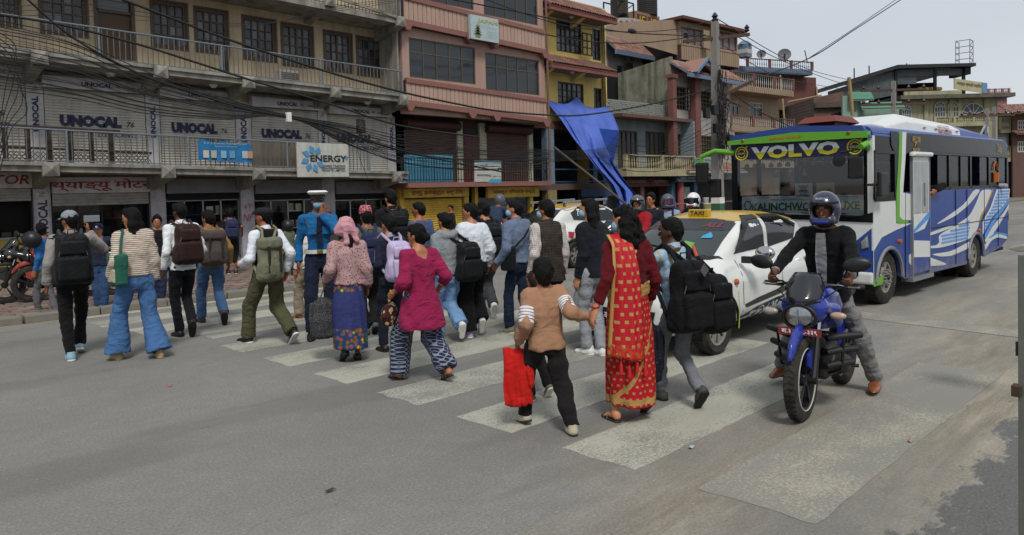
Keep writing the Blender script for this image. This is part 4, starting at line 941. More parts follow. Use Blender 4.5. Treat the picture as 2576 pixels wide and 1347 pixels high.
for i in range(6):link('upright',MB().box(-.05,-.02,0,.05,.02,.78).mesh('upright',rust),gt,(.1+i*.42,.03,0))
link('rail',MB().bar((0,0,.8),(2.4,0,.76),.05,.06).mesh('rail',rust),gt)
p=B1.q(575,195,EO+.15);bd=MB().add([(-.16,0,0),(.06,0,0),(.2,.1,.78),(-.02,.1,.78),(-.16,.02,0),(.06,.02,0),(.2,.12,.78),(-.02,.12,.78)],[(0,1,2,3),(7,6,5,4),(0,3,7,4),(1,5,6,2),(3,2,6,7)]).build('loose_board',M('black_board','1d201e',.6));bd.location=(p[0],20+EO+.3,LZ('s2t',p[0]));tag(bd,'black board leaning inside the upper balcony railing','board')
ac=thing('air_conditioner','off-white air conditioner box standing on the upper balcony floor','air conditioner',(B1.q(720,195,-.45)[0],19.5,LZ('s2t',8)));MB().box(-.3,-.15,0,.32,.15,.4).build('casing',M('ac_white','8d8b84',.6,dirt=.5),ac,bevel=.02,world=False)
for k in range(6):MB().box(-.26,-.165,.06+k*.05,.28,-.148,.075+k*.05).build('louvre',M('ac_dark','3a3936',.7),ac,world=False)
sh=thing('sheet_panels','dull grey metal sheets stacked behind the lower balcony railing left of the sign','metal sheets',(B1.q(635,400,EO+.4)[0],20+EO+.4,LZ('s1t',7)))
for k in range(6):MB().box(k*.28,.02*(k%2),0,k*.28+.27,.02*(k%2)+.02,.78).build('sheet',M('sheet_%d'%(k%2),('6d675c','645f56')[k%2],.7,.2,streak=.4),sh,world=False)
# ------ pink building
RO_=1.1
B2=FR('pink_building','salmon pink building with dark strip windows and corrugated balcony bands','building',(B1.q(1022,100,EO)[0]+.03,18.9));W0=.0
pink=M('pink_plaster','a3867b',.8,var=.08,scale=1.3,streak=.18,bump=.2);pinkd=M('pink_trim','80574f',.75,var=.1,scale=3,dirt=.25);strip=M('pink_strip','a88c7e',.7,var=.08,scale=4,streak=.2);gap=M('strip_gap','46302b',.9)
mull=M('bronze_frame','5d5443',.45,.4);cream2=M('cream_pillar','b5b7a0',.7,dirt=.4,streak=.3);brn=M('brown_shutter','5f4a42',.6,.2,var=.2,scale=2,streak=.4)
xR=B2.q(Z3(1043,0)[0],200)[0]
def LV(a,b,y0=0):
 p,q=B2.q(*Z3(*a)),B2.q(*Z3(*b));m=(q[1]-p[1])/(q[0]-p[0]);return lambda s:p[1]+m*(s-p[0])
bt1=LV((20,-18),(1040,240));bb1=LV((20,187),(1040,402));bt2=LV((30,590),(1040,738));bb2=LV((40,780),(1050,905))
w1=zr(B2,Z3,62,300,548,580);w1=(w1[0],w1[1],bt2(w1[0])+.13,bb1(.5*(w1[0]+w1[1]))-.28);w2=zr(B2,Z3,624,400,1018,680);w2=(w2[0],w2[1],bt2(w2[1])+.17,bb1(.5*(w2[0]+w2[1]))-.28)
zt_=bt1(0)+.05;up=[(w1[0],w1[1],zt_+.02,zt_+1.6),(w2[0],w2[1],zt_-.05,zt_+1.6)]
wall(B2,0,xR+.12,bb2(xR),zt_+2.6,.12,.2,[w1,w2]+up,pink)
for o,c in((w1,5),(w2,5),(up[0],5),(up[1],5)):window(B2,o,.15,c,2,mull,g_dark,.04,.035,.06,trans=.66)
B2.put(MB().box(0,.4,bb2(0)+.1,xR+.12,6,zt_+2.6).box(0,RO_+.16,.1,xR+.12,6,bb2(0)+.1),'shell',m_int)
def band(bt,bb,n):
 b=MB();b.add([(0,.0,bb(0)),(xR,0,bb(xR)),(xR,0,bt(xR)),(0,0,bt(0)),(0,.12,bb(0)),(xR,.12,bb(xR)),(xR,.12,bt(xR)),(0,.12,bt(0))],[(0,1,2,3),(3,2,6,7),(0,4,5,1),(1,5,6,2),(0,3,7,4)]);B2.put(b,'band_core',gap)
 w=xR/n
 for i in range(n):
  s0=i*w+.012;s1=(i+1)*w-.012;za,zb=bb(s0)+.16,bt(s0)-.08;B2.put(MB().box(s0,-.045,za,s1,.0,zb),'panel_strip',strip)
 for f,h0,h1,d in((bt,-.09,.06,.09),(bb,.0,.17,.1)):
  B2.put(MB().add([(0,-d,f(0)+h0),(xR,-d,f(xR)+h0),(xR,.05,f(xR)+h0),(0,.05,f(0)+h0),(0,-d,f(0)+h1),(xR,-d,f(xR)+h1),(xR,.05,f(xR)+h1),(0,.05,f(0)+h1)],[(0,3,2,1),(4,5,6,7),(0,1,5,4),(1,2,6,5),(3,0,4,7)]),'trim',pinkd)
 for px in(30,490,670,1035):
  s=B2.q(*Z3(px,500))[0];z=bb(s);B2.put(MB().prism([(s-.22,z+.05),(s+.22,z+.05),(s+.07,z-.16),(s-.07,z-.16)],-.115,.1,'Y'),'corbel',pinkd)
band(bt1,bb1,36);band(bt2,bb2,36)
RO=1.1;zs=B2.q(*Z3(500,1340))[1];zc=bb2(0)-.02
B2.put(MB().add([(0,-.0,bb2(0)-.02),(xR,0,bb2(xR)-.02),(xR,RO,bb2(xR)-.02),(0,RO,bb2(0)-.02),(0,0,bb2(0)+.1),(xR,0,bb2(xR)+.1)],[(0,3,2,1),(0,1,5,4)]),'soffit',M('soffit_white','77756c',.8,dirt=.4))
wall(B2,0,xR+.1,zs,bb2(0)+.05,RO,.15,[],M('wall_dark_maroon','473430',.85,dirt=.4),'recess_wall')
sa=zr(B2,Z3,5,1000,385,1200,RO);sb=zr(B2,Z3,597,1000,908,1200,RO);dd=zr(B2,Z3,430,940,545,1335,RO);zt2=bb2(xR/2)-.35
for o in(sa,sb):
 shutter(B2,(o[0],o[1],zs,zt2-.1),RO-.03,brn,.06);B2.put(MB().tube([(o[0]-.05,RO-.16,zt2+.02),(o[1]+.05,RO-.16,zt2+.02)],.17,14),'shutter_roll',M('maroon_roll','40201d',.6,var=.3,dirt=.4),True)
for a,b in((387,425),(550,598),(910,940)):o=zr(B2,Z3,a,1000,b,1200,RO);B2.put(MB().box(o[0],RO-.12,zs,o[1],RO,zt2+.2),'pilaster',cream2)
dm=M('door_red_brown','55302a',.55,var=.15,scale=6);d_=B2.put(MB().box(dd[0],RO-.06,zs,dd[1],RO-.01,dd[3]-.25),'door',dm)
for i in range(2):
 for j in range(4):cx_=dd[0]+(dd[1]-dd[0])*(.27+.46*i);h=(dd[3]-.25-zs)/4;MB().box(cx_-.1,RO-.075,zs+h*j+.06,cx_+.1,RO-.058,zs+h*(j+1)-.04).build('door_panel',dm,d_,bevel=.008,world=False)
B2.put(MB().box(dd[0],RO-.05,dd[3]-.22,dd[1],RO,dd[3]),'fanlight',m_blk)
for i in range(5):o=zr(B2,Z3,12+i*72,1140,12+i*72+68,1330,.25);B2.put(MB().box(o[0],.25,zs+.03,o[1],.28,o[3]),'blue_panel',M('panel_blue','3f7f9c',.5,var=.1,streak=.3))
o=zr(B2,Z3,725,1200,940,1335,.5);g2=MB()
for i in range(11):x=o[0]+(o[1]-o[0])*i/10;g2.box(x-.008,.5,zs,x+.008,.515,o[3])
for j in range(8):z=zs+(o[3]-zs)*j/7;g2.box(o[0],.49,z-.008,o[1],.5,z+.008)
B2.put(g2,'grille',M('grille_maroon','4d3a36',.6))
rl=zr(B2,Z3,-8,1180,1060,1335,-.02);railing(B2,rl[0],zs+.02,rl[1],zs+.02,B2.q(*Z3(500,1175))[1]-zs,.0,.115,m_blk,.008,m_blk,3,.016,rings=False)
B2.put(MB().box(-.1,-.12,zs-.16,xR+.1,RO+.1,zs),'floor_slab',pinkd);B2.put(MB().tube([(xR+.1,-.05,zs),(xR+.1,-.05,zt_+2.6)],.05,10),'drain_pipe',M('pipe_brown','6b4f47',.5),True)
yel=M('shop_yellow','c4a23a',.6,var=.15,scale=3,dirt=.5,streak=.35);GO=.55;redl=M('sign_letters_red','7a2a1c',.6)
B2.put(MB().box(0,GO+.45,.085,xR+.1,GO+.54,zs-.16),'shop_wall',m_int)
a1,a2,a3=B2.rk(1015,1162,497,560,GO),B2.rk(1190,1335,500,560,GO),B2.rk(1340,1380,500,560,GO)
shutter(B2,(a1[0],a1[1],.1,B2.q(1090,500,GO)[1]),GO,yel,.075)
for px0,px1 in((1003,1015),(1165,1176),(1192,1200),(1330,1338)):o=B2.rk(px0,px1,500,560,GO);B2.put(MB().box(o[0],GO-.08,.085,o[1],GO+.1,zs-.16),'pillar',yel)
for px0,px1,t in((1015,1178,'इन्दु इलेक्ट्रा सर्भिस'),(1225,1355,'मोबाइल रिपेयरिङ सेन्टर')):
 o=B2.rk(px0,px1,472,497,GO-.2);q=B2.put(MB().box(o[0],GO-.25,o[2],o[1],GO-.1,zs-.17),'sign_board',yel,bevel=.03);ftext(B2,t,redl,(o[0]+o[1])/2,(o[2]+zs-.17)/2,GO-.255,(o[1]-o[0])*.8,.2,bold=.02)
ftext(B2,'लोकप्रिय सामान',redl,(a1[0]+a1[1])/2,1.75,GO-.03,1.6,.18,bold=.02)
o=B2.rk(1200,1328,500,560,GO);q=B2.put(MB().box(o[0],GO+.02,.1,o[1],GO+.05,zs-.5),'shop_front',g_dark)
for k in range(9):B2.put(MB().box(o[0]+.1,GO-.0,.35+k*.17,o[1]-.1,GO+.015,.37+k*.17),'shelf',M('shelf_dim','3a4244',.5))
ftext(B2,'R',M('letter_orange','b0481c',.5),B2.rk(1222,1232,560,575,GO-.1)[0],1.28,GO-.1,.14,.2,bold=.02)
def tilt_sign(fr,px,label,cat,mat,off=-.25,th=.12,nm='sign_board'):
 (xa,ya),(xb,yb),(xc,yc),(xd,yd)=px;P_=[fr.q(x,y,off)for x,y in px];z0=P_[0];t=thing(nm,label,cat,tuple(fr.p+fr.ex*P_[0][0]+fr.ey*off+Vector((0,0,P_[0][1]))),fr.a)
 loc=[(p[0]-P_[0][0],p[1]-P_[0][1])for p in P_];MB().prism(loc,0,th,'Y').build('board',mat,t,world=False);return t,loc
t,L4=tilt_sign(B2,[Z3(500,283),Z3(705,320),Z3(700,145),Z3(495,105)],'pale light-box sign reading JAPAN on the pink band','sign',M('sign_paleblue','a3b3b4',.4,var=.12,scale=3,dirt=.2));ux=Vector((L4[1][0],0,L4[1][1]));uz=Vector((L4[3][0],0,L4[3][1]));c4=lambda a,b,y=-.01:ux*a+uz*b+Vector((0,y,0))
yl=M('letters_faded_yellow','a39a5f',.5);fb=M('letters_faded_blue','7ba0b5',.5)
text('JAPAN',yl,t,c4(.6,.79),ux,uz,ux.length*.72,uz.length*.2,bold=.03,world=False)
for k in range(2):text('Translation Study Consultancy',fb,t,c4(.58,.62-k*.07),ux,uz,ux.length*.7,.035,world=False)
for k in range(4):text('Language class',fb,t,c4(.74,.42-k*.09),ux,uz,ux.length*.34,.045,world=False)
pg=MB()
for k in range(4):s_=.2-k*.035;a=c4(.24,.1+k*.11);pg.prism([(a.x-s_*.6,a.z),(a.x+s_*.6,a.z),(a.x+s_*.45,a.z+.06),(a.x+s_*1,a.z+.1),(a.x,a.z+.17),(a.x-s_*1,a.z+.1),(a.x-s_*.45,a.z+.06)],-.012,-.004,'Y')
pg.build('pagoda_print',M('print_olive','6f7350',.6),t,world=False)
text('',yl,t,c4(.5,.5),ux,uz,.1,.1,world=False)
t,L4=tilt_sign(B2,[Z3(527,1343),Z3(722,1345),Z3(721,1185),Z3(527,1180)],'white bank notice board with Devanagari lettering and teal strips on the black railing','sign',M('notice_white','a9aaa4',.5,dirt=.2),-.12,.04);ux=Vector((L4[1][0],0,L4[1][1]));uz=Vector((L4[3][0],0,L4[3][1]));tl_=M('teal_print','2f7f84',.5);dk=M('print_dark','262b40',.5);tc=M('print_teal','3d8fae',.5)
for a,b,w,h,tx,m in((.33,.78,.28,.16,'जयतुःखी',tl_),(.5,.62,.8,.09,'बचत तथा ऋण सहकारी संस्था लि.',dk),(.35,.33,.55,.14,'काठमाडौं सेवाकेन्द्र,',dk),(.82,.3,.3,.07,'काठमाडौं २०, २०६९',dk),(.93,.62,.12,.16,'P',dk)):text(tx,m,t,c4(a,b),ux,uz,ux.length*w,uz.length*h,bold=.01,world=False)
MB().add([tuple(c4(0,.93,-.004)),tuple(c4(1,.93,-.004)),tuple(c4(1,1,-.004)),tuple(c4(0,1,-.004))],[(0,1,2,3)]).build('print',tc,t,world=False);MB().add([tuple(c4(.45,0,-.004)),tuple(c4(1,0,-.004)),tuple(c4(1,.17,-.004)),tuple(c4(.6,.17,-.004))],[(0,1,2,3)]).build('print',tc,t,world=False)
# ------ yellow building
B3=FR('yellow_building','narrow yellow building with tiled eaves and dark wooden windows behind the blue tarpaulin','building',(B2.p.x+xR+.14,19.6));ylw=M('yellow_plaster','d6bd6e',.8,var=.1,scale=1.5,streak=.2,dirt=.2,dirtcol='7a6a40');tile=tile_mat('clay_tile','7a564d');dkw=M('window_dark_wood','2b2623',.55,var=.2)
xr=B3.q(Z3(1497,0)[0],200)[0];wa=zr(B3,Z3,1127,150,1312,395);wb=zr(B3,Z3,1393,215,1452,445);wc=zr(B3,Z3,1138,610,1328,770);wd_=zr(B3,Z3,1403,650,1462,800)
wa=(wa[0],wa[1],B3.q(*Z3(1220,390))[1],B3.q(*Z3(1220,155))[1])
z2f=B3.q(*Z3(1100,930))[1];wall(B3,-.05,xr,z2f,B3.q(*Z3(1300,20))[1],0,.2,[wa,wb,wc,wd_],ylw);B3.put(MB().box(xr-.2,.2,.085,xr,6,z2f+.2),'side_wall',ylw);B3.put(MB().box(.4,.9,z2f,xr,6,B3.q(*Z3(1300,20))[1]),'shell',m_int)
for o,c,r_ in((wa,5,4),(wb,2,4),(wc,5,3),(wd_,2,3)):window(B3,o,.03,c,r_,dkw,g_old,.06,.03,.1,leaves=(2,3))
lf=zr(B3,Z3,1320,250,1392,405,-.3);b=MB();s0,s1,za,zb=lf;b.box(s0,-.3,za,s0+.05,-.26,zb).box(s1-.05,-.3,za,s1,-.26,zb)
for j in range(4):z=za+(zb-za)*j/3;b.box(s0,-.3,z-.025,s1,-.26,z+.025)
b.box((s0+s1)/2-.02,-.3,za,(s0+s1)/2+.02,-.26,zb).bar((s0,-.28,za+.1),(s0-.02,.05,za+.1),.03).bar((s0,-.28,zb-.1),(s0-.02,.05,zb-.1),.03);B3.put(b,'window_leaf',dkw)
def eave(fr,L,Rr,n,dp=.95):
 (xt,yt),(xb,yb)=L;s0=0.02;zt,zb=fr.q(*Z3(xt,yt))[1],0;zt=fr.q(*Z3((1070+1575)/2,yt))[1];zb=fr.q(*Z3((1150+1575)/2,yb),-dp)[1];s1=fr.q(*Z3(Rr,yb),-dp)[0]
 tiles(fr,-.0,s1,zt,zb,-.02,-dp,tile,n,3,under=M('eave_pink','7b4a42',.8,streak=.3));fr.put(MB().box(0,-dp,zb-.2,s1,-dp+.12,zb-.06),'fascia',M('eave_pink','7b4a42',.8));fr.put(MB().box(0.0,-dp+.12,zb-.14,s1-.1,-.0,zb-.09),'soffit',M('soffit_grey','6a645b',.8))
 for s in(.3,2.2):fr.put(MB().prism([(-.01,zb-.12),(-dp+.2,zb-.12),(-.01,zb-.45)],s,s+.2,'X'),'bracket',ylw)
 for px in(.42,):fr.put(MB().lathe(((s0+s1)*px,-dp*.5,zb-.19),[(.001,-.03),(.07,-.02),(.1,.05)],'Z',12),'ceiling_lamp',m_white,True)
eave(B3,((1070,452),(1150,500)),1575,26);eave(B3,((1070,42),(1150,95)),1575,26)
for x in(1470,1484):s=B3.q(Z3(x,0)[0],200,-.06)[0];B3.put(MB().tube([(s,-.06,z2f),(s,-.06,B3.q(*Z3(1300,60))[1])],.035,8),'drain_pipe',M('pipe_grey','6b6240',.5),True)
MB().tube([(0,0,0),(0,0,1.2)],.04,8).mesh('vent')
purp=M('wall_purple','2d2840',.85,dirt=.3);lblue=M('column_pale_blue','6d8290',.7,dirt=.7,streak=.4);bl=M('beam_blue','24486f',.6,dirt=.5)
zs3=B3.q(1450,462)[1];B3.put(MB().box(-.4,1.6,.085,xr,1.8,z2f+.1),'back_wall',purp);B3.put(MB().box(-.1,-.1,zs3-.25,xr,1.6,zs3),'floor_slab',M('slab_brown','5b4740',.8,dirt=.6));B3.put(MB().box(-.1,-.05,z2f-.1,xr,1.7,z2f+.2),'floor_beam',M('beam_brown','5b3f38',.8))
o=zr(B3,Z3,1056,1000,1110,1300,-.02);B3.put(MB().box(o[0],-.04,zs3,o[1],.25,z2f),'column',lblue);o=B3.rk(1379,1401,500,560,-.1);B3.put(MB().box(o[0],-.12,.085,o[1],.2,zs3-.25),'column',M('column_cream','8f8358',.7,dirt=.6,streak=.5))
for px in(1490,1515):o=B3.rk(px,px+8,400,440,.1);B3.put(MB().box(o[0],.05,.085,o[1]+.06,.25,z2f-.1),'blue_post',bl)
for z in(zs3+.05,zs3+.55):B3.put(MB().box(.5,.0,z,xr,.05,z+.05),'blue_rail',bl)
B3.put(MB().box(xr-2.2,-.3,zs3-.55,xr+.3,-.25,zs3-.25),'awning',bl);B3.put(MB().box(.9,.3,.085,xr,.4,.9),'stall_counter',M('stall_grey','4a4c4c',.7,var=.4,scale=4))
for k in range(10):B3.put(MB().box(1.2+k*.3,.1,.9,1.4+k*.3,.3,1.05+.1*(k%3)),'goods',M('goods_%d'%(k%4),('44505a','6a5a44','2f4a66','777777')[k%4],.7))
dn=M('inner_door','1a1822',.8)
for s in(1.6,3.2):B3.put(MB().box(s,1.55,zs3,s+.6,1.6,zs3+1.5),'inner_door',dn)
def tarp():
 Lp=[Z3(1035,718),Z3(1095,800),Z3(1160,880),Z3(1230,985),Z3(1300,1085),Z3(1360,1160),Z3(1430,1250),Z3(1510,1345),(1548,495),(1551,520),(1556,545)]
 Rp=[Z3(1500,782),Z3(1545,850),Z3(1588,955),Z3(1575,1060),Z3(1545,1190),Z3(1590,1270),Z3(1640,1345),(1600,490),(1594,505),(1590,520),(1592,545)]
 t=thing('tarpaulin','big bright blue tarpaulin hanging slantwise off the yellow building','tarpaulin',(B3.p.x,18.2,0));n=44;m_=26;vs=[]
 N=(len(Lp)-1)
 for j in range(n+1):
  f=j/n*N;i=min(int(f),N-1);u=f-i;a=Vector(Lp[i]).lerp(Vector(Lp[i+1]),u);b=Vector(Rp[i]).lerp(Vector(Rp[i+1]),u)
  for k in range(m_+1):
   v=k/m_;p=a.lerp(b,v);g=j/n
   if j<10:
    sag=(1-j/10)*(10*abs(sin(v*pi*2))*(1 if True else 0)-14*math.exp(-((v-.53)/.08)**2)+6*0);p.y+=sag
   Y=19.4-.9*min(1,g*2.2)-1.6*max(0,g-.35)+.16*sin(v*13+g*4+2*sin(g*5))*(.3+g)+.07*sin(v*37-g*7+3*sin(v*5))*(.4+g)+.25*sin(g*8+v*3)*(.3+g)
   w=onY(p.x,p.y,Y);vs.append(tuple(w))
 b=MB();b.v=vs;b.f=[(j*(m_+1)+k,j*(m_+1)+k+1,(j+1)*(m_+1)+k+1,(j+1)*(m_+1)+k)for j in range(n)for k in range(m_)]
 mt=NT('tarp_blue');f=mt.noise(2.5,4);c=mt.mix(f,hexc('3c55a8'),hexc('5a74c4'));mt.bump(mt.noise(1.0,4,.6,mt.mapc((3,3,.8),rot=(0,.5,0)),dist=.8),.6,.05);mm=mt.out(c,.6,0,.3)
 mt.b.inputs['Subsurface Weight'].default_value=.0;o=b.build('sheet',mm,t,True,ang=80);md=o.modifiers.new('thickness','SOLIDIFY');md.thickness=.006
 f2=[Vector(onY(*Z3(1440,945),17.8)),Vector(onY(*Z3(1588,960),18.0)),Vector(onY(*Z3(1575,1060),18.0)),Vector(onY(*Z3(1545,1190),17.9)),Vector(onY(*Z3(1490,1080),17.7))]
 MB().add([tuple(p)for p in f2],[(0,4,3,2,1)]).build('flap',cloth('tarp_dark','1d3f8f',fold=.5),t)
 return t
tarp()
pl=MB().tube([onY(*Z3(1108,1082),17.9),onY(1640,565,16.2)],.045,8).build('bamboo_prop',M('bamboo_grey','59524a',.7,var=.3));tag(pl,'long slanting pole propped under the blue tarpaulin','pole')
# ------ houses further along the street
grey_w=M('plaster_blue_grey','76828a',.8,var=.1,scale=2,streak=.5);creamb=M('balcony_cream','9f9776',.8,dirt=.3,streak=.3);wht=M('plaster_white','9c9894',.8,var=.08,scale=1.5,streak=.3);redc=M('column_red','70453f',.7,var=.1,dirt=.3)
moss=M('mossy_concrete','82806f',.95,var=.3,scale=1.1,streak=.95,dirt=.6,dirtcol='2b2d26',bump=.6,bscale=12);brickw=M('pale_peeling_brick','8d938c',.9,var=.35,scale=9,dirt=.8,dirtcol='4a4a44',bump=.8,bscale=22)
tanp=M('tan_plaster','907c66',.8,var=.1,scale=1.5,streak=.2);bluet=M('trim_blue','62728a',.6,dirt=.2);whiteb=M('baluster_white','a9a7a2',.7,dirt=.3);tile2=tile_mat('clay_tile_orange','8a6658');grillg=M('window_olive','5c5236',.6);wframe=M('frame_white','a8a8a4',.5)
g_cur=M('curtain_glass','3c3a38',.35,var=.4,scale=3)
# --- blue-grey house with the cream balcony
B4=FR('blue_grey_house','low blue-grey house with cream baluster balcony above red-brown shop signs','building',tuple(onY(1530,480,20.3)[:2]))
zc=lambda fr,Z,y,x=440,off=0:fr.q(*Z(x,y),off)[1]
s1=B4.q(Z4(665,0)[0],350)[0];zr0,zr1=zc(B4,Z4,885),zc(B4,Z4,1150);zf=zc(B4,Z4,1245,off=-1.0)
o1,o2=zr(B4,Z4,230,962,375,1135,.1),zr(B4,Z4,435,972,578,1140,.1);o1=(o1[0],o1[1],zf+.1,o1[3]);o2=(o2[0],o2[1],zf+.1,o2[3])
wall(B4,0,s1,zf,zr0+.1,.1,.2,[o1,o2],grey_w)
for o in(o1,o2):window(B4,o,.12,4,1,dkw,g_cur,.08,.07,.1)
B4.put(MB().box(0,.35,.085,s1,5.5,zr0),'shell',m_int);za,zb=zc(B4,Z4,735,200),zc(B4,Z4,785,640);B4.put(MB().add([(0,-.05,zr0+.1),(s1,-.05,zr0+.1),(s1,-.05,zb),(0,-.05,za),(0,.2,zr0+.1),(s1,.2,zr0+.1),(s1,.2,zb),(0,.2,za)],[(0,1,2,3),(3,2,6,7),(1,5,6,2),(0,3,7,4)]),'parapet',brickw)
bkm=MB().box(-.11,-.035,-.035,.11,.0,.035).mesh('brick',M('peeling_brick','8a8f88',.9,var=.4,scale=14,dirt=.7,dirtcol='55504a'),bevel=.008)
for j in range(9):
 for i in range(int(s1/.25)):
  z=zr0+.15+j*.085;s=.12+i*.25+(.12 if j%2 else 0)
  if z<za+(zb-za)*s/s1-.04 and s<s1-.1:o=link('brick',bkm,B4.root,(s,-.05+random.uniform(-.01,.014),z))
B4.put(MB().box(-.05,-.9,zr0-.06,s1+.05,.1,zr0+.09),'canopy',M('canopy_brown','5d453c',.85,dirt=.6));B4.put(MB().box(0,-1.05,zf-.32,s1,.1,zf),'floor_slab',creamb)
balustrade(B4,.05,s1-.05,zf,zc(B4,Z4,1140,off=-1.0),-.95,creamb,creamb,30,2,.055);B4.put(MB().box(s1-.1,-1,zf,s1+.05,.1,zr0),'side_wall',grey_w)
rdw=M('sign_redbrown','4d2f2b',.7,var=.2,dirt=.4);grw=M('letters_grey','8f8580',.7)
zsg=zf-.36;xa,xb=B4.rk(1475+.164*510,1475+.164*920,440,450)[:2],None
def shop(fr,px0,px1,zt,zb,mat,tm,txt,off=-.35,posts=None):
 a,b=fr.q(px0,450,off)[0],fr.q(px1,450,off)[0];fr.put(MB().add([(a,off,zt),(b,off,zt),(b,off-.3,zb),(a,off-.3,zb),(a,.1,zt),(b,.1,zt),(b,.1,zb),(a,.1,zb)],[(3,2,1,0),(0,1,5,4),(2,3,7,6),(0,4,7,3),(1,2,6,5)]),'awning',mat)
 ftext(fr,txt,tm,(a+b)/2,(zt+zb)/2+.02,off-.18,(b-a)*.72,(zt-zb)*.45,bold=.02,yd=(0,.3,zt-zb));return a,b
X9=lambda z:1475+.16426*z
shop(B4,X9(500),X9(915),zsg,zsg-.42,rdw,grw,'वाटर इलेक्ट्रोनिक्स');shop(B4,X9(925),X9(1330),zsg,zsg-.42,rdw,grw,'न्यू इलेक्ट्रोनिक्स')
for p0,p1 in((830,892),(1240,1300)):
 a=B4.q(X9(p0),480,-.3)[0];b=B4.q(X9(p1),480,-.3)[0];B4.put(MB().box(a,-.3,.085,b,.2,zsg-.42),'pillar',redc);ftext(B4,'MICHICOL',grw,(a+b)/2,1.5,-.305,.95,.14,bold=.02,xd=(0,0,1),yd=(-1,0,0))
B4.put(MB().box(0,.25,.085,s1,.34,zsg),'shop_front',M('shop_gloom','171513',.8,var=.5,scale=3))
for k in range(9):B4.put(MB().box(.3+k*.55,.1,.085,.65+k*.55,.24,.6+.25*(k%3)),'goods',M('goods_%d'%(k%4),'44505a',.7))
# --- white house with red columns
B5=FR('white_house','white house with red columns, tiled canopy with arched gable and mossy grey side wall','building',tuple(onY(1694,480,20.0)[:2]));s1=B5.q(Z4(1060,0)[0],350)[0]
zt=zc(B5,Z4,575,700);z0_=zc(B5,Z4,1260,850);w4=[zr(B5,Z4,*q)for q in((662,645,800,815),(838,672,930,820),(672,990,805,1150),(845,1000,930,1155))]
w4=[(a,b,c,d)for a,b,c,d in w4];wall(B5,0,s1,.085,zt+.1,0,.2,w4,wht)
for o in w4:window(B5,o,.02,6 if o[1]-o[0]>1.6 else 4,5,grillg,g_dark,.05,.03,.1)
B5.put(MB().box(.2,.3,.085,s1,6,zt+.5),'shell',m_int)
pm2=[(-.0,zt+.5)];dX=onX(*Z4(235,545),B5.p.x);sw=MB();Ys=[0,dX.y-B5.p.y];
tl_,tr_=onX(*Z4(620,415),B5.p.x-.05),onX(*Z4(232,540),B5.p.x-.05);sw.add([(-.05,0,.085),(-.05,0,tl_.z),(-.05,tr_.y-20,tr_.z),(-.05,tr_.y-20,.085),(.15,0,.085),(.15,0,tl_.z),(.15,tr_.y-20,tr_.z),(.15,tr_.y-20,.085)],[(0,1,2,3),(7,6,5,4),(1,5,6,2),(0,4,5,1),(2,6,7,3)]);B5.put(sw,'side_wall',moss)
zp=zc(B5,Z4,440,640);B5.put(MB().box(0,.02,zt+.1,s1,.2,zp),'parapet',wht)
for(a,b)in((637,664),(803,840),(985,1015)):o=zr(B5,Z4,a,600,b,800,-.5);B5.put(MB().box(o[0],-.5,zc(B5,Z4,1165,850),o[1],-.2,zt).box(o[0]-.06,-.56,zt-.18,o[1]+.06,-.14,zt-.02),'column',redc)
ze=zc(B5,Z4,535,760,-1.0);tiles(B5,-.1,s1+.1,zc(B5,Z4,470,700),ze,0,-1.0,tile2,24,4,under=bluet);B5.put(MB().box(-.12,-1.05,ze-.2,s1+.12,-.95,ze+.0),'fascia',bluet)
g0,g1=B5.q(Z4(805,0)[0],180,-1.1)[0],B5.q(Z4(955,0)[0],180,-1.1)[0];gz=zc(B5,Z4,440,880,-1.1);gm_=(g0+g1)/2;b=MB();b.prism([(g0,ze),(g0+.12,ze)]+[(gm_-(gm_-g0-.25)*cos(pi*k/10),ze+.05+.55*(gz-ze)*sin(pi*k/10))for k in range(11)]+[(g1-.12,ze),(g1,ze),(gm_,gz)],-1.15,-.95,'Y');B5.put(b,'gable',wht)
B5.put(MB().bar((g0-.1,-1.2,ze),(gm_,-1.2,gz+.05),.14,.12).bar((g1+.1,-1.2,ze),(gm_,-1.2,gz+.05),.14,.12),'gable_trim',bluet)
B5.put(MB().add([(g0-.1,-1.15,ze+.05),(gm_,-1.15,gz+.08),(gm_,0,gz+.08),(g0-.1,0,ze+.05),(g1+.1,-1.15,ze+.05),(g1+.1,0,ze+.05)],[(0,1,2,3),(1,4,5,2)]),'gable_roof',M('gable_tile','8a6658',.8,var=.3,scale=20))
zl,zl2=zc(B5,Z4,1200,850),zc(B5,Z4,1262,850,-.8);tiles(B5,0,s1+.1,zl,zl2,0,-.8,tile2,26,4,under=bluet)
B5.put(MB().tube([(0,-.9,zl2-.05),(s1,-.9,zl2-.05)],.06,8),'gutter',M('gutter_grey','8d9296',.5))
shop(B5,X9(1335),X9(1725),zl2-.15,zl2-.5,M('sign_slate','232f38',.6),M('letters_pale','8a949a',.7),'राम ट्रेडर्स',off=-.5);shop(B5,X9(1735),X9(1920),zl2-.15,zl2-.5,M('sign_slate','232f38',.6),M('letters_pale','8a949a',.7),'हार्डवेयर',off=-.5)
bs=M('post_blue','3a5a70',.6,dirt=.3);gn=M('sign_green','5f8272',.6,dirt=.3)
for p in(1640,1300):a=B5.q(X9(p),480,-.3)[0];B5.put(MB().box(a,-.35,.085,a+.28,-.05,zl2-.4),'post',bs)
B5.put(MB().box(.1,-.1,.085,s1,-.01,zl2-.4),'shop_front',M('shop_gloom','171513',.8));o=B5.rk(X9(1495),X9(1585),471,500,-.3);B5.put(MB().box(o[0],-.3,o[2],o[1],-.26,o[3]),'poster',M('poster_leafy','7e9383',.7,var=.8,scale=9));a=B5.q(X9(1440),480,-.5)[0];B5.put(MB().tube([(a,-.5,.2),(a,-.5,2.1)],.16,12),'carpet_roll',M('cloth_pink','8f4a50',.9,var=.3,scale=30))
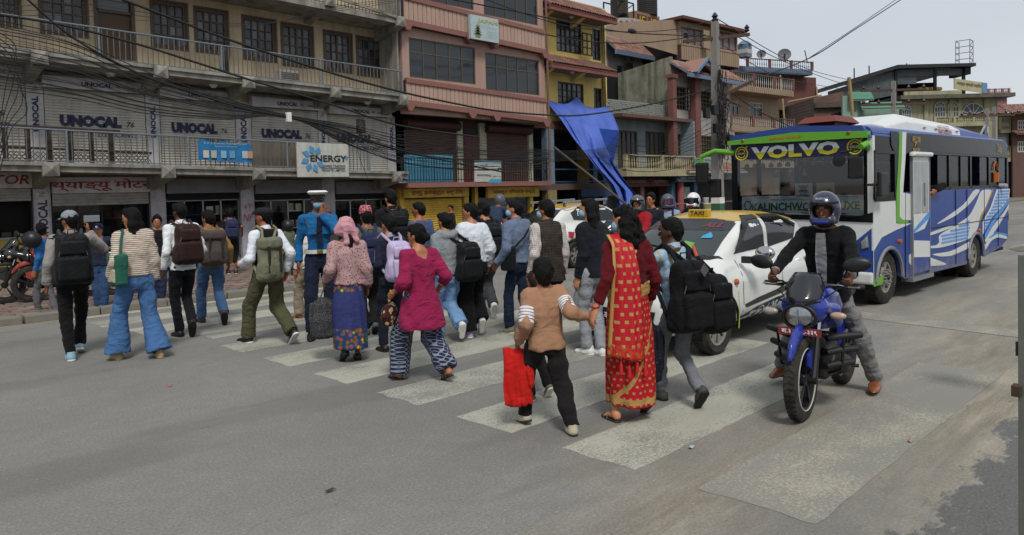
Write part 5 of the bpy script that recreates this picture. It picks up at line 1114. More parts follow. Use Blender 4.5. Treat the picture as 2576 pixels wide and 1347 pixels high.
o=B5.rk(X9(1655),X9(1925),400,417,-.85);so=B5.put(MB().box(o[0],-.85,o[2],o[1],-.8,o[3]),'sign_board',gn,bevel=.03);ftext(B5,'साझा पसल',wframe,(o[0]+o[1])/2+.2,(o[2]+o[3])/2,-.86,(o[1]-o[0])*.5,.2)
st=M('bucket_mix','7d4a48',.6)
for k in range(10):
 p=B5.q(X9(1830+34*(k%3)),520,-1.2)[0];c=('8d3f3f','a8a49c','7c8c5e','9c8a3c')[k%4];q=thing('bucket','%s paint bucket, %s in the %s column of the stack by the pole'%(('dark red','pale grey','green','ochre')[k%4],('bottom','second','third','top')[k//3],('left','middle','right')[k%3]),'bucket',(B5.p.x+p,18.8,.09+.28*(k//3)),group='paint buckets stacked by the pole');MB().lathe((0,0,0),[(.001,0),(.12,0),(.15,.25),(.001,.25)],'Z',12).build('body',M('bucket_'+c,c,.5),q,world=False);MB().lathe((0,0,.25),[(.001,.0),(.155,.0),(.155,.025),(.001,.03)],'Z',12).build('lid',m_white,q,world=False)
# --- white upper house behind, with its tiled roof, curved terrace and water tanks
B6=FR('upper_white_house','tall white house behind with orange tiled roof and curved terrace, seen above the mossy wall','building',tuple(onY(1528,300,27.0)[:2]));q6=lambda x,y,off=0:B6.q(*Z4(x,y),off)
s1,zt=q6(700,380);zb6=q6(400,900)[1];wl=zr(B6,Z4,225,485,262,545);wr=zr(B6,Z4,265,470,305,540)
wall(B6,0,s1,zb6,zt+.2,0,.2,[wl],wht);window(B6,wl,.02,2,3,dkw,g_old,.06,.03,.1);B6.put(MB().box(wr[0],-.4,wr[2],wr[1],-.36,wr[3]),'window_leaf',dkw);B6.put(MB().box(.1,.3,zb6,s1,7,zt),'shell',m_int)
B6.put(MB().box(zr(B6,Z4,356,380,360,500)[0],-.12,zb6,s1,0,zt+.1),'wall_step',wht);rz0,rz1=q6(330,312)[1],q6(330,350,-1)[1];tiles(B6,-.3,q6(715,380,-1)[0],rz0,rz1-.3,0,-1.0,tile2,30,5,under=bluet);B6.put(MB().box(-.4,-1.1,rz1-.55,q6(715,380,-1)[0],-.95,rz1-.3),'fascia',bluet)
for px in(200,338,540):B6.put(MB().lathe((q6(px,390,-.6)[0],-.6,rz1-.6),[(.001,-.1),(.1,-.06),(.12,.1)],'Z',10),'eave_lamp',m_blk)
pz0,pz1=q6(500,335,.5)[1],q6(500,258,.5)[1];B6.put(MB().box(0,.5,pz0-.6,s1-.2,.7,pz1),'terrace_parapet',wht)
cxs=q6(255,200,1.5)[0];zc0,zc1,zc2=q6(255,320,1.5)[1],q6(255,240,1.5)[1],q6(255,170,1.5)[1];rr_=(q6(365,200,1.5)[0]-q6(145,200,1.5)[0])/2
B6.put(MB().lathe((cxs,1.8,0),[(rr_*.8,pz0),(rr_*.8,zc1),(rr_*1.02,zc1+.1),(rr_*1.02,zc2),(.01,zc2)],'Z',28),'curved_terrace',wht,True)
for k in range(14):a=-pi*(k+.5)/14;B6.put(MB().lathe((cxs+rr_*1.03*cos(a),1.8+rr_*1.03*sin(a),(zc1+zc2)/2+.05),[(.001,-.14),(.14,0),(.001,.14)],'Z',4),'diamond_tile',redc)
def tank(label,px0,px1,py0,py1,Y,mat,zbase=None):
 a,b=onY(px0,py1,Y),onY(px1,py0,Y);r_=(b.x-a.x)/2*.78;h=b.z-a.z;t=thing('water_tank',label,'water tank',((a.x+b.x)/2,Y,a.z));pr=[(.001,0),(r_*.93,0)]
 for k in range(8):z=h*.8*k/8;pr+=[(r_,z+.03),(r_,z+h*.07),(r_*.96,z+h*.085)]
 pr+=[(r_,h*.8),(r_*.8,h*.9),(r_*.35,h*.94),(r_*.35,h),(.001,h)];MB().lathe((0,0,0),pr,'Z',20).build('tank_shell',mat,t,True,world=False);MB().lathe((0,0,h),[(r_*.38,-.02),(r_*.38,.06),(.001,.07)],'Z',14).build('lid',mat,t,world=False);return t
tk=M('tank_black','26282a',.5,dirt=.3);tb_=M('tank_brown','37302a',.5,dirt=.4)
tank('brownish black water tank on a steel stand, left on the rooftop',*[Z4(192,0)[0],Z4(290,0)[0]],-12*.34,100*.3422,28.5,tb_);tank('small squat black water tank under the brownish one on the rooftop',Z4(232,0)[0],Z4(302,0)[0],118*.3422,172*.3422,28.8,tk);tank('black ribbed water tank on the orange block with yellow symbols',Z4(393,0)[0],Z4(500,0)[0],-15*.3422,108*.3422,30.5,tk)
sn=thing('tank_stand','steel angle stand carrying the left water tank','stand',tuple(onY(*Z4(240,170),28.5)));u=sn.location;b=MB()
for dx in(-.9,.9):
 for dy in(-.5,.5):b.bar((dx,dy,-.3),(dx,dy,1.25),.07)
b.bar((-.9,-.5,1.25),(.9,-.5,1.25),.07).bar((-.9,.5,1.25),(.9,.5,1.25),.07).bar((-.9,-.5,.2),(.9,-.5,1.2),.05);link('frame',b.mesh('frame',m_blk),sn)
ob=M('block_orange','85644c',.8,dirt=.3);orb=thing('tank_block','orange roof block with yellow symbols on dark red panels under the black tank','roof structure',tuple(onY(*Z4(365,225),30.0)));a=onY(*Z4(540,222),30.0)-orb.location;hh=onY(*Z4(450,102),30.0).z-orb.location.z;w_=a.x
MB().box(0,0,0,w_,2.5,hh).build('block',ob,orb,world=False);dr_=M('panel_dark_red','4f1f1b',.7);yy=M('symbol_yellow','a89432',.6)
for(u0,u1)in((.06,.44),(.52,.92)):
 MB().box(w_*u0,-.03,hh*.18,w_*u1,0,hh*.86).build('panel',dr_,orb,world=False);cx_,cz_,r_=w_*(u0+u1)/2,hh*.55,hh*.24;t_=.09;q=MB()
 q.box(cx_-t_/2,-.06,cz_-r_,cx_+t_/2,-.03,cz_+r_).box(cx_-r_,-.06,cz_-t_/2,cx_-t_/2,-.03,cz_+t_/2).box(cx_+t_/2,-.06,cz_-t_/2,cx_+r_,-.03,cz_+t_/2)
 q.box(cx_+t_/2,-.06,cz_+r_-t_,cx_+r_,-.03,cz_+r_).box(cx_-r_,-.06,cz_-r_,cx_-t_/2,-.03,cz_-r_+t_).box(cx_-r_,-.06,cz_+t_/2,cx_-r_+t_,-.03,cz_+r_).box(cx_+r_-t_,-.06,cz_-r_,cx_+r_,-.03,cz_-t_/2);q.build('symbol',yy,orb,world=False)
lf_=MB()
for k in range(260):c=Vector((random.uniform(0,w_),random.uniform(-.5,-.1),random.gauss(.15,.15)));d=Vector((random.uniform(-1,1),random.uniform(-1,1),random.uniform(-1,1)))*.12;e=Vector((random.uniform(-1,1),random.uniform(-1,1),random.uniform(-1,1)))*.06;lf_.add([c-d,c+e,c+d,c-e],[(0,1,2,3)])
fo=lf_.build('foliage',M('leaf_green','35452a',.7,var=.5,scale=9),None);fo.location=orb.location;tag(fo,'small rooftop plants in front of the orange block with symbols','plants',kind='stuff')
B6b=FR('tan_penthouse','tan top floor with ribbed band and maroon flat roof above the white house','building',tuple(onY(*Z4(690,400),24.0)[:2]),-6);q=lambda x,y,off=0:B6b.q(*Z4(x,y),off)
s1=q(1113,400)[0];z0_,z1_,z2_=q(900,470)[1],q(900,362)[1],q(900,208)[1];wa_=zr(B6b,Z4,695,215,905,350);wb_=zr(B6b,Z4,914,235,1105,365);wall(B6b,0,s1,z1_,z2_+.1,0,.2,[wa_,wb_],tanp)
for o in(wa_,wb_):window(B6b,o,.03,4,1,M('frame_brown','4c3a2c',.6),M('curtain_pinkish','6d6268',.5,var=.5,scale=2),.08,.1,.1)
B6b.put(MB().box(0,.3,z0_-.3,s1,5,z2_),'shell',m_int);B6b.put(MB().add([(-.3,-.5,z2_+.12),(s1+.35,-.5,z2_+.02),(s1+.35,5,z2_+.12),(-.3,5,z2_+.22),(-.3,-.5,z2_+.3),(s1+.35,-.5,z2_+.2),(s1+.35,5,z2_+.3),(-.3,5,z2_+.4)],[(0,3,2,1),(4,5,6,7),(0,1,5,4),(1,2,6,5),(3,0,4,7)]),'roof',M('roof_maroon','54302b',.7))
for i in range(26):B6b.put(MB().box(s1*i/26+.015,-.12,z0_,s1*(i+1)/26-.015,0,z1_-.05),'ribbed_panel',tanp)
B6b.put(MB().box(0,-.05,z0_-.05,s1,.3,z1_),'band_core',gap);B6b.put(MB().box(0,-.15,z1_-.05,s1,.0,z1_+.04),'ledge',tanp);a=zr(B6b,Z4,865,225,905,355,-.5);B6b.put(MB().box(a[0],-.5,a[2],a[1],-.45,a[3]),'window_leaf',tanp)
B6b.put(MB().add([(-7,.2,q(690,250)[1]-.6),(0,.2,z1_-.6),(0,.2,z2_+.2),(-5,.2,q(690,250)[1]+.1)],[(0,1,2,3)]),'sloping_side',tanp)
# --- tan house with white balusters
B7=FR('tan_house','tan three-storey house with maroon and white baluster balconies beside the utility pole','building',tuple(onY(*Z4(1015,900),21.5)[:2]),-5.5);q=lambda x,y,off=0:B7.q(*Z4(x,y),off);s1=q(1410,700)[0];mar=M('pier_maroon','6b4640',.7,dirt=.3)
w7=[zr(B7,Z4,1060,742,1125,850),zr(B7,Z4,1200,757,1300,862),zr(B7,Z4,1020,1035,1100,1110)];zA=q(1230,680)[1];wall(B7,0,s1,.085,zA,0,.2,w7,tanp)
for o in w7:window(B7,o,.02,2,2,wframe,g_dark,.07,.05,.1,trans=.7)
B7.put(MB().box(.1,.3,.085,s1,6,zA+.1),'shell',m_int)
for(y0,y1,x0)in((640,545,1065),(935,855,1055),(1190,1140,1040)):
 za,zb_=q(1230,y0,-.9)[1],q(1230,y1,-.9)[1];sa_=q(x0,y0,-.9)[0];B7.put(MB().box(sa_,-1,za-.35,s1+.1,.02,za),'balcony_floor',tanp);balustrade(B7,sa_,s1+.1,za,zb_,-.92,mar,mar,30,3,.045)
 nk_=30
 for i in range(nk_):w_=(s1-sa_)/nk_;B7.put(MB().box(sa_+i*w_+.02,-1.03,za-.33,sa_+(i+1)*w_-.02,-.99,za-.05),'ribbed_panel',tanp)if y0==640 else None
for ch in[c for c in B7.root.children if c.name.startswith('baluster')]:ch.data.materials[0]=whiteb
B7.put(MB().box(s1-.2,.0,zA,s1+.1,4,zA+.2).box(0,2.5,zA,2.5,5,zA+1.3),'roof_edge',tanp)
# --- red-brown house with blue-grey roof railing
B8=FR('maroon_house','maroon-brown house with blue-grey rooftop balustrade and unfinished lower floor','building',tuple(onY(*Z4(1400,900),26)[:2]),-21);q=lambda x,y,off=0:B8.q(*Z4(x,y),off);s1=q(1690,700)[0];mbr=M('plaster_maroon','5f3a37',.85,var=.12,dirt=.3,streak=.3);sl=M('railing_slate','5a6a7e',.6,dirt=.2)
zA=q(1550,565)[1];zB=q(1550,770)[1];w8=zr(B8,Z4,1440,612,1530,722);wall(B8,-.2,s1,zB,zA,0,.2,[w8],mbr);window(B8,w8,.02,3,1,M('frame_red_brown','4a2f28',.6),g_cur,.1,.12,.1);B8.put(MB().box(0,.3,.085,s1,6,zA),'shell',m_int)
xa=q(1120,500,-.8)[0];xb=q(1655,500,-.8)[0];B8.put(MB().box(xa,-.9,zA,xb,4,q(1400,500,-.9)[1]),'roof_band',sl)
for i in range(34):w_=(xb-xa)/34;B8.put(MB().box(xa+i*w_+.03,-.94,zA+.08,xa+(i+1)*w_-.03,-.9,q(1400,505,-.9)[1]),'ribbed_panel',sl)
balustrade(B8,xa+.8,xb,q(1400,500,-.9)[1],q(1400,440,-.9)[1],-.85,sl,M('pier_brick','6a3d33',.8),30,3,.06)
B8.put(MB().box(-.2,-.3,zB-.5,s1+.2,.5,zB),'broken_edge',M('rubble','4f4840',.95,var=.5,scale=4,bump=.9,bscale=9));B8.put(MB().box(-.2,.4,.085,s1+.1,.6,zB-.4),'unfinished_wall',M('raw_dark','2e2b28',.9,var=.4))
for k in range(7):s=s1*k/6;B8.put(MB().tube([(s,-.2,.1),(s,-.2,zB-.4)],.05,6),'scaffold_pole',M('scaffold','57524a',.7))
for k in range(3):B8.put(MB().tube([(0,-.25,1.5+k*1.3),(s1,-.25,1.5+k*1.3)],.04,6),'scaffold_pole',M('scaffold','57524a',.7))
def pole_thing(label,a,b,r,mat,nm='bamboo_pole',cat='bamboo pole'):
 a,b=Vector(a),Vector(b);t=MB().tube([(0,0,0),tuple((b-a)*.5+Vector((.02,0,0))),tuple(b-a)],r,7).build(nm,mat,None,True);t.location=a;tag(t,label,cat);return t
bam=M('bamboo','8a7550',.6,var=.3,scale=4)
pole_thing('left bamboo pole standing against the maroon house',onY(*Z4(1460,930),24),onY(*Z4(1425,555),24.5),.07,bam);pole_thing('bamboo pole at the right corner of the maroon house',onY(*Z4(1705,850),24),onY(*Z4(1692,640),24.5),.07,bam);pole_thing('slanting bamboo pole reaching across the front of the maroon house',onY(*Z4(1480,752),24),onY(*Z4(1725,703),24.2),.07,bam)
def dish(label,x,y,rpx,Y,yawd,el=35):
 p=onY(x,y,Y);r_=abs(onY(x+rpx,y,Y).x-p.x)*.6;t=thing('satellite_dish',label,'satellite dish',tuple(p));m=Matrix.Rotation(R(yawd),4,'Z')@Matrix.Rotation(R(el),4,'Y')
 b=MB();b.lathe((0,0,0),[(.001,0),(r_*.4,.03),(r_*.75,.12),(r_,.24)],'X',22);o=link('reflector',b.mesh('reflector',m_white,True),t);o.matrix_local=m;o.modifiers.new('t','SOLIDIFY').thickness=.02;MB().tube([m@Vector((.05,0,-r_)),m@Vector((r_*1.1,0,-r_*.1))],.03,6).tube([m@Vector((0,0,0)),(.1,0,-r_*1.4)],.04,6).build('arm',m_blk,t,world=False);MB().lathe(m@Vector((r_*1.1,0,-r_*.1)),[(.001,-.08),(.07,-.04),(.07,.06),(.001,.08)],'Z',8).build('feed_horn',m_blk,t,world=False)
dish('smaller satellite dish tilted left on the maroon house roof',*Z4(1283,388),9,27,215);dish('larger pale satellite dish on the maroon house roof',*Z4(1456,392),12,27,205)
sq=thing('roof_turret','little blue and white turret at the left end of the blue-grey roof railing','turret',tuple(onY(*Z4(1160,425),26)));MB().box(-.4,-.4,0,.4,.4,.9).build('body',sl,sq,world=False);MB().box(-.42,-.42,.25,.42,.42,.55).build('white_band',whiteb,sq,world=False);MB().lathe((0,0,.9),[(.6,0),(.3,.25),(.001,.35)],'Z',4).build('roof',sl,sq,world=False)
pole_thing('thin roof aerial at the right end of the maroon house roof',onY(*Z4(1625,465),26),onY(*Z4(1605,372),26),.04,m_blk,'roof_aerial','aerial')
# --- houses seen square-on beyond the bus
def far(name,label,px,dist,ang=-45,gz=0):p=atD(px,430,dist);return FR(name,label,'building',(p.x,p.y),ang)
mint=M('plaster_mint','7a9184',.8,streak=.2);mintt=M('mint_tile','5f8c78',.7,var=.2,scale=12);rbk=NT('red_brick');bt=rbk.n('ShaderNodeTexBrick');bt.inputs['Scale'].default_value=2.2;bt.inputs['Color1'].default_value=tuple(hexc('6b4a3e'))+(1,);bt.inputs['Color2'].default_value=tuple(hexc('573d35'))+(1,);bt.inputs['Mortar'].default_value=tuple(hexc('6d6259'))+(1,);rbk.l(rbk.mapc((1,1,1),rot=(pi/2,0,0)),bt.inputs[0]);rbm=rbk.out(rbk.mix(rbk.ramp(rbk.noise(1.2,5),.4,.8),bt.outputs[0],hexc('4c4540')),.9)
B9=far('brick_house','unplastered red brick wall of a house beyond the maroon house',Z5(345,0)[0],52);q=lambda x,y,off=0:B9.q(*Z5(x,y),off);s1=q(560,700)[0]
B9.put(MB().add([(0,0,0),(s1,0,0),(s1,0,q(555,672)[1]),(0,0,q(350,722)[1]),(0,6,0),(s1,6,0),(s1,6,q(555,672)[1]),(0,6,q(350,722)[1])],[(0,1,2,3),(3,2,6,7),(1,5,6,2),(4,7,6,5),(0,3,7,4)]),'wall',rbm);B9.put(MB().box(0,-.3,q(400,795)[1],s1,0,q(400,760)[1]),'ledge',M('rubble','4f4840',.95))
B10=far('green_house','mint green house with scalloped tile edges behind the bus roof',Z5(556,0)[0],50);q=lambda x,y,off=0:B10.q(*Z5(x,y),off);s1=q(1000,700)[0];sm=q(683,700)[0];w10=zr(B10,Z5,584,765,660,840)
wall(B10,0,sm,0,q(600,705)[1],0,.2,[w10],mint);window(B10,w10,.02,4,1,mint,M('shutter_mint','6b8f6b',.7),.12,.06,.1);wall(B10,sm,s1,0,q(800,800)[1],.6,.2,[],mint,'wing_wall');B10.put(MB().box(.1,.8,0,s1,5,q(800,800)[1]-.1),'shell',m_int)
for(x0,x1,y0,y1)in((605,772,675,735),(683,1000,752,800)):
 o=zr(B10,Z5,x0,y0,x1,y1,-.3);tiles(B10,o[0],o[1],o[3],o[2],0,-.5,mintt,int((x1-x0)/11),2,under=mint)
tank('black water tank between the green house and the grey pole',Z5(795,0)[0],Z5(870,0)[0],672*.3422,760*.3422,onY(Z5(830,0)[0],240,36).y,tk)
B11=far('cream_building','pale cream building with arched windows and dark tin shed on its roof',Z5(985,0)[0],58);q=lambda x,y,off=0:B11.q(*Z5(x,y),off);s1=q(1690,800)[0];cr=M('plaster_pale_cream','9a9678',.8,var=.1,streak=.5,dirt=.3)
zR=q(1200,735)[1];arch=[(1224,1300,752,862),(1322,1397,750,862),(985,1050,780,880),(1425,1590,762,862)];ar=[zr(B11,Z5,a,c,b,d)for a,b,c,d in arch]
B11.put(MB().box(0,.0,0,s1,8,zR),'wall',cr)
gf=M('window_gloom','4a5054',.4)
for o in ar:
 c=(o[0]+o[1])/2;r_=(o[1]-o[0])/2;zs_=o[3]-r_;out=[(o[0],o[2]),(o[1],o[2])]+[(c+r_*cos(pi*k/12),zs_+r_*sin(pi*k/12))for k in range(13)];f=B11.put(MB().prism(out,-.06,-.02,'Y'),'window',gf);b=MB()
 for k in range(12):b.bar((c+r_*cos(pi*k/12),-.08,zs_+r_*sin(pi*k/12)),(c+r_*cos(pi*(k+1)/12),-.08,zs_+r_*sin(pi*(k+1)/12)),.07)
 for k in range(5):b.bar((c,-.08,zs_),(c+r_*cos(pi*(k+.5)/5),-.08,zs_+r_*sin(pi*(k+.5)/5)),.05)
 for k in range(5):x=o[0]+(o[1]-o[0])*k/4;b.bar((x,-.08,o[2]),(x,-.08,zs_),.05)
 for z in(o[2],(o[2]+zs_)/2,zs_):b.bar((o[0],-.08,z),(o[1],-.08,z),.05)
 b.build('frame',wframe,f,world=False)
B11.put(MB().box(-.5,-.9,zR,s1+.8,8,zR+.3),'roof_slab',M('slab_mossy','605c50',.9,dirt=.8,dirtcol='2f2c28',streak=.6));B11.put(MB().box(0,-.5,zR+.3,q(1400,700)[0],-.3,q(1200,670,-.5)[1]).box(q(1400,700)[0],.6,zR+.3,s1,.8,q(1200,690,-.5)[1]),'parapet',cr)
zbl=q(1300,905,-.8)[1];balustrade(B11,q(1180,900)[0],q(1600,900)[0],zbl,q(1300,865,-.8)[1],-.9,cr,cr,26,3,.1);B11.put(MB().box(q(1180,900)[0],-1,zbl-.3,q(1600,900)[0],0,zbl),'balcony_floor',cr)
for px in(1160,1345,1410,1600):s=q(px,800)[0];B11.put(MB().box(s-.15,-.12,0,s+.15,0,zR),'pilaster',cr)
shed=far('tin_shed','dark corrugated tin shed with sloping roof on top of the cream building',Z5(445,0)[0],60);q=lambda x,y,off=0:shed.q(*Z5(x,y),off);tin=NT('corrugated_tin');wv=tin.n('ShaderNodeTexWave');wv.inputs['Scale'].default_value=2.6;tin.l(tin.co,wv.inputs[0]);tinm=tin.out(tin.mix(tin.noise(1.2,5,.7),hexc('3b4246'),hexc('6b7377')),.55,.3);tin.bump(wv.outputs['Fac'],.8,.05)
pts=[(450,655),(930,503),(1480,487),(1480,545)];pz=[q(*p)for p in pts];zlow=q(900,700)[1]
shed.put(MB().prism([(pz[0][0],pz[0][1]-.2),(pz[1][0],pz[1][1]-.2),(pz[1][0],zlow),(pz[0][0],zlow-1)],0,.2,'Y'),'left_wall',tinm);xm=q(1100,600)[0];xe=q(1440,600)[0];zh=q(1200,560)[1]
shed.put(MB().box(pz[1][0],0,zh,xe,.15,pz[1][1]-.15).box(pz[1][0],.02,q(1000,620)[1],q(1095,600)[0],.15,zh-.03),'front_wall',tinm)
shed.put(MB().prism([(pz[0][0]-.5,pz[0][1]-.15),(pz[1][0],pz[1][1]-.1),(pz[2][0]+.2,pz[2][1]-.1),(pz[2][0]+.2,pz[2][1]+.15),(pz[1][0],pz[1][1]+.18),(pz[0][0]-.5,pz[0][1]+.1)],-.6,9,'Y'),'roof',M('roof_dark_tin','26292b',.5,.2));shed.put(MB().box(pz[1][0],4,zlow-1,xe,4.2,zh),'back_wall',m_int)
for px in(940,1230,1440):s=q(px,600)[0];shed.put(MB().box(s-.1,-.1,zlow-.8,s+.1,.1,pz[1][1]-.2),'post',m_blk)
o=zr(shed,Z5,1105,640,1290,668,.5);van=shed.put(MB().box(o[0],.5,o[2],o[1],2,o[3]),'stored_cabin',M('old_yellow','8a7c46',.6,dirt=.4),bevel=.2)
shed.put(MB().box(xe,-.2,q(1460,550)[1],q(1483,520)[0],2,q(1460,487)[1]),'water_drum',m_blk)
p0,p1,p2,p3=[q(*v,-1.5)for v in((1373,655),(1615,690),(1613,612),(1371,577))];bn=thing('banner','long faded yellow and blue banner on the roof of the cream building','banner',tuple(shed.p+shed.ex*p0[0]-shed.ey*1.5+Vector((0,0,p0[1]))),shed.a);L4=[(p[0]-p0[0],p[1]-p0[1])for p in(p0,p1,p2,p3)]
MB().prism(L4,0,.08,'Y').build('cloth',M('banner_faded','a8a07c',.7,var=.2,scale=1,dirt=.3),bn,world=False);ux=Vector((L4[1][0],0,L4[1][1]));uz=Vector((L4[3][0],0,L4[3][1]));c5=lambda a,b:ux*a+uz*b+Vector((0,-.03,0));text('अन्नपूर्ण सहयात्री हस्पिटल',M('letters_grey_navy','45485a',.6),bn,c5(.45,.6),ux,uz,ux.length*.75,uz.length*.4,bold=.02,world=False)
MB().add([tuple(c5(.84,.02)),tuple(c5(1,.02)),tuple(c5(1,.98)),tuple(c5(.84,.98))],[(0,1,2,3)]).build('print',M('banner_blue_end','5d7fa3',.6),bn,world=False)
for px,y0,y1,lb in((746,560,485,'thin lightning rod left of the tin shed ridge'),(1022,500,468,'short rod on the ridge of the tin shed'),(636,600,503,'thin rod on the slope of the tin shed roof')):pole_thing(lb,atD(*Z5(px,y0),60),atD(*Z5(px,y1),60),.05,m_blk,'roof_rod','rod')
pole_thing('tall bamboo pole before the green house',atD(*Z5(625,850),46),atD(*Z5(598,570),46),.11,bam)
am=thing('lattice_aerial','small square lattice mast on the right end of the tin shed roof','aerial',tuple(atD(*Z5(1447,487),60)));b=MB();hh=2.0
for dx in(-.5,.5):
 for dy in(-.5,.5):b.bar((dx,dy,0),(dx,dy,hh),.05)
for k in range(4):z=hh*(k+1)/4;b.bar((-.5,-.5,z),(.5,-.5,z),.05).bar((-.5,.5,z),(.5,.5,z),.05).bar((-.5,-.5,z),(-.5,.5,z),.05).bar((-.5,-.5,z-hh/4),(.5,-.5,z),.04)
link('lattice',b.mesh('lattice',M('galvanised','8a8f92',.5,.5)),am)
B12=far('far_pink_house','distant pink rooftop with railing at the right above the bus',Z5(1618,0)[0],75);q=lambda x,y,off=0:B12.q(*Z5(x,y),off);pk=M('plaster_far_pink','8f6268',.8,streak=.3);B12.put(MB().box(0,0,0,q(1760,700)[0],6,q(1650,700)[1]),'wall',pk);B12.put(MB().box(0,-.5,q(1700,705)[1],q(1795,700)[0],0,q(1700,690)[1]),'roof_edge',tile2)
balustrade(B12,0,q(1765,700)[0],q(1700,695)[1],q(1700,655)[1],-.2,pk,pk,14,3,.08)
B13=far('far_brown_house','brown house with red tiled roofs at the right edge of the photo',Z5(1700,0)[0],66);q=lambda x,y,off=0:B13.q(*Z5(x,y),off);xe=q(2100,900)[0];bw=M('plaster_brown','5f4740',.85,var=.2,streak=.4)
w13=[zr(B13,Z5,1838,885,1900,955),zr(B13,Z5,1838,1040,1900,1120)];wall(B13,q(1800,900)[0],xe,0,q(1800,830)[1],0,.2,w13,bw)
for o in w13:window(B13,o,.02,3,2,wframe,g_dark,.1,.08,.1)
B13.put(MB().box(q(1800,900)[0],.3,0,xe,6,q(1800,830)[1]),'shell',m_int);B13.put(MB().box(0,.5,0,q(1800,900)[0],6,q(1750,860)[1]),'side_block',M('plaster_grey_far','74787a',.85,streak=.4));tiles(B13,q(1720,800)[0],xe,q(1850,765)[1],q(1850,835)[1],.5,-1.2,tile2,26,5);tiles(B13,q(1790,800)[0],xe,q(1850,962)[1],q(1850,988)[1],0,-.8,tile2,24,2)
for y in(950,1165):zb_=q(1750,y,-.5)[1];balustrade(B13,q(1725,900)[0],q(1800,900)[0],zb_,zb_+1.1,.3,cr,cr,8,1,.1);B13.put(MB().box(q(1725,900)[0],.2,zb_-.3,q(1800,900)[0],.6,zb_),'balcony_floor',cr)
B14=far('street_end_house','plain dusty house front closing the street behind the queueing cars',Z5(1600,0)[0],100);q=lambda x,y,off=0:B14.q(*Z5(x,y),off);w14=[zr(B14,Z5,1850+90*k,1180,1900+90*k,1230)for k in range(3)]
wall(B14,0,q(2300,1200)[0],0,q(1850,1100)[1],0,.2,w14,M('plaster_dusty','6d6158',.85,streak=.4))
for o in w14:window(B14,o,.02,2,2,dkw,g_dark,.1,.08,.1)
sb=B14.put(MB().box(q(1800,1290)[0],-.5,q(1850,1345)[1],q(2000,1290)[0],-.4,q(1850,1320)[1]),'sign_board',M('sign_navy_far','2c3350',.6))
mass=far('hazy_houses','low hazy row of houses filling the street end behind the others',Z4(1400,0)[0],120);mass.put(MB().box(0,0,0,60,8,6.5),'wall',M('plaster_dusty','6d6158',.85))
# ------ utility poles and cables
pc=M('pole_concrete','827f79',.85,var=.2,scale=4,streak=.4,bump=.4);pgreen=M('pole_green','2f5c45',.6,dirt=.4);iron=M('crossarm_rust','4d3a30',.7,.3,var=.3);insul=M('insulator','2a2523',.3);cab=M('cable_black','141414',.6,var=.2)
base=onY(1808,640,14.6);pt=onY(1805,50,14.6);UP=thing('utility_pole','tall concrete utility pole with tangled cables and green painted foot behind the bus','utility pole',(base.x,14.6,0));ht=pt.z
f_=lambda z:.235-.11*z/ht
def ppole(root,ht,w0,w1,mat,z0=0,nm='shaft'):
 a,b=w0,w1;MB().add([(-a,-a,z0),(a,-a,z0),(a,a,z0),(-a,a,z0),(-b,-b,ht),(b,-b,ht),(b,b,ht),(-b,b,ht)],[(0,3,2,1),(4,5,6,7),(0,1,5,4),(1,2,6,5),(2,3,7,6),(3,0,4,7)]).build(nm,mat,root,world=False)
zg=onY(1808,512,14.6).z;zw=onY(1808,497,14.6).z
ppole(UP,zg,.19,.186,pgreen,0,'green_foot');ppole(UP,zw,.187,.184,m_white,zg,'white_ring');ppole(UP,ht-.1,.182,.11,pc,zw)
ar_z=onY(1806,98,14.6).z;dv=Vector((.75,-.66,0));MB().bar(dv*-1.25+Vector((0,0,ar_z-.12)),dv*1.35+Vector((0,0,ar_z+.12)),.12,.12).build('crossarm',iron,UP,world=False)
for k in(-1.15,1.25):MB().lathe(dv*k+Vector((0,0,ar_z+(.02 if k<0 else .22))),[(.05,0),(.11,.05),(.06,.12),(.11,.16),(.05,.24),(.001,.3)],'Z',10).build('insulator',insul,UP,True,world=False)
MB().lathe((0,0,ht-.1),[(.12,0),(.14,.06),(.07,.14),(.13,.2),(.05,.32),(.001,.36)],'Z',10).build('insulator',insul,UP,True,world=False)
z2=onY(1806,225,14.6).z;MB().bar((-.2,.15,z2-.5),(1.9,-.5,z2+.4),.1,.12).bar((-.3,-.25,z2-.3),(1.2,-.4,z2-.6),.08).build('side_arm',iron,UP,world=False)
for(dx,z)in((-1.2,onY(1800,290,14.6).z),(-.6,onY(1800,280,14.6).z),(-.5,onY(1800,325,14.6).z),(.5,onY(1800,350,14.6).z)):MB().box(dx-.16,-.35,z-.2,dx+.16,-.2,z+.16).build('junction_box',m_blk,UP,bevel=.02,world=False)
MB().box(.45,-.3,onY(1815,350,14.6).z-.25,.85,-.1,onY(1815,350,14.6).z+.25).build('meter_box',M('meter_grey','7f8078',.6),UP,bevel=.02,world=False)
rnd=random.Random(5)
for k in range(26):
 zc_=onY(1806,rnd.choice((215,250,300,345,385)),14.6).z+rnd.uniform(-.5,.5);rx,rz_=rnd.uniform(.2,.42),rnd.uniform(.2,.7);ph=rnd.uniform(0,6);dx=rnd.uniform(-.35,.25)
 MB().tube([(dx+rx*cos(a),-.27-.1*rnd.random()-.06*sin(3*a),zc_+rz_*sin(a+.2))for a in[2*pi*j/14 for j in range(14)]],.012,5,closed=True).build('cable_coil',cab,UP,True,world=False)
for k in range(12):
 x0=rnd.uniform(-.25,.25);z0=onY(1806,180,14.6).z;z1=onY(1806,rnd.uniform(330,430),14.6).z;MB().tube([(x0+.06*sin(j*1.3+k),-.26-.04*sin(j+k),z0+(z1-z0)*j/8)for j in range(9)],.014,5).build('down_cable',cab,UP,True,world=False)
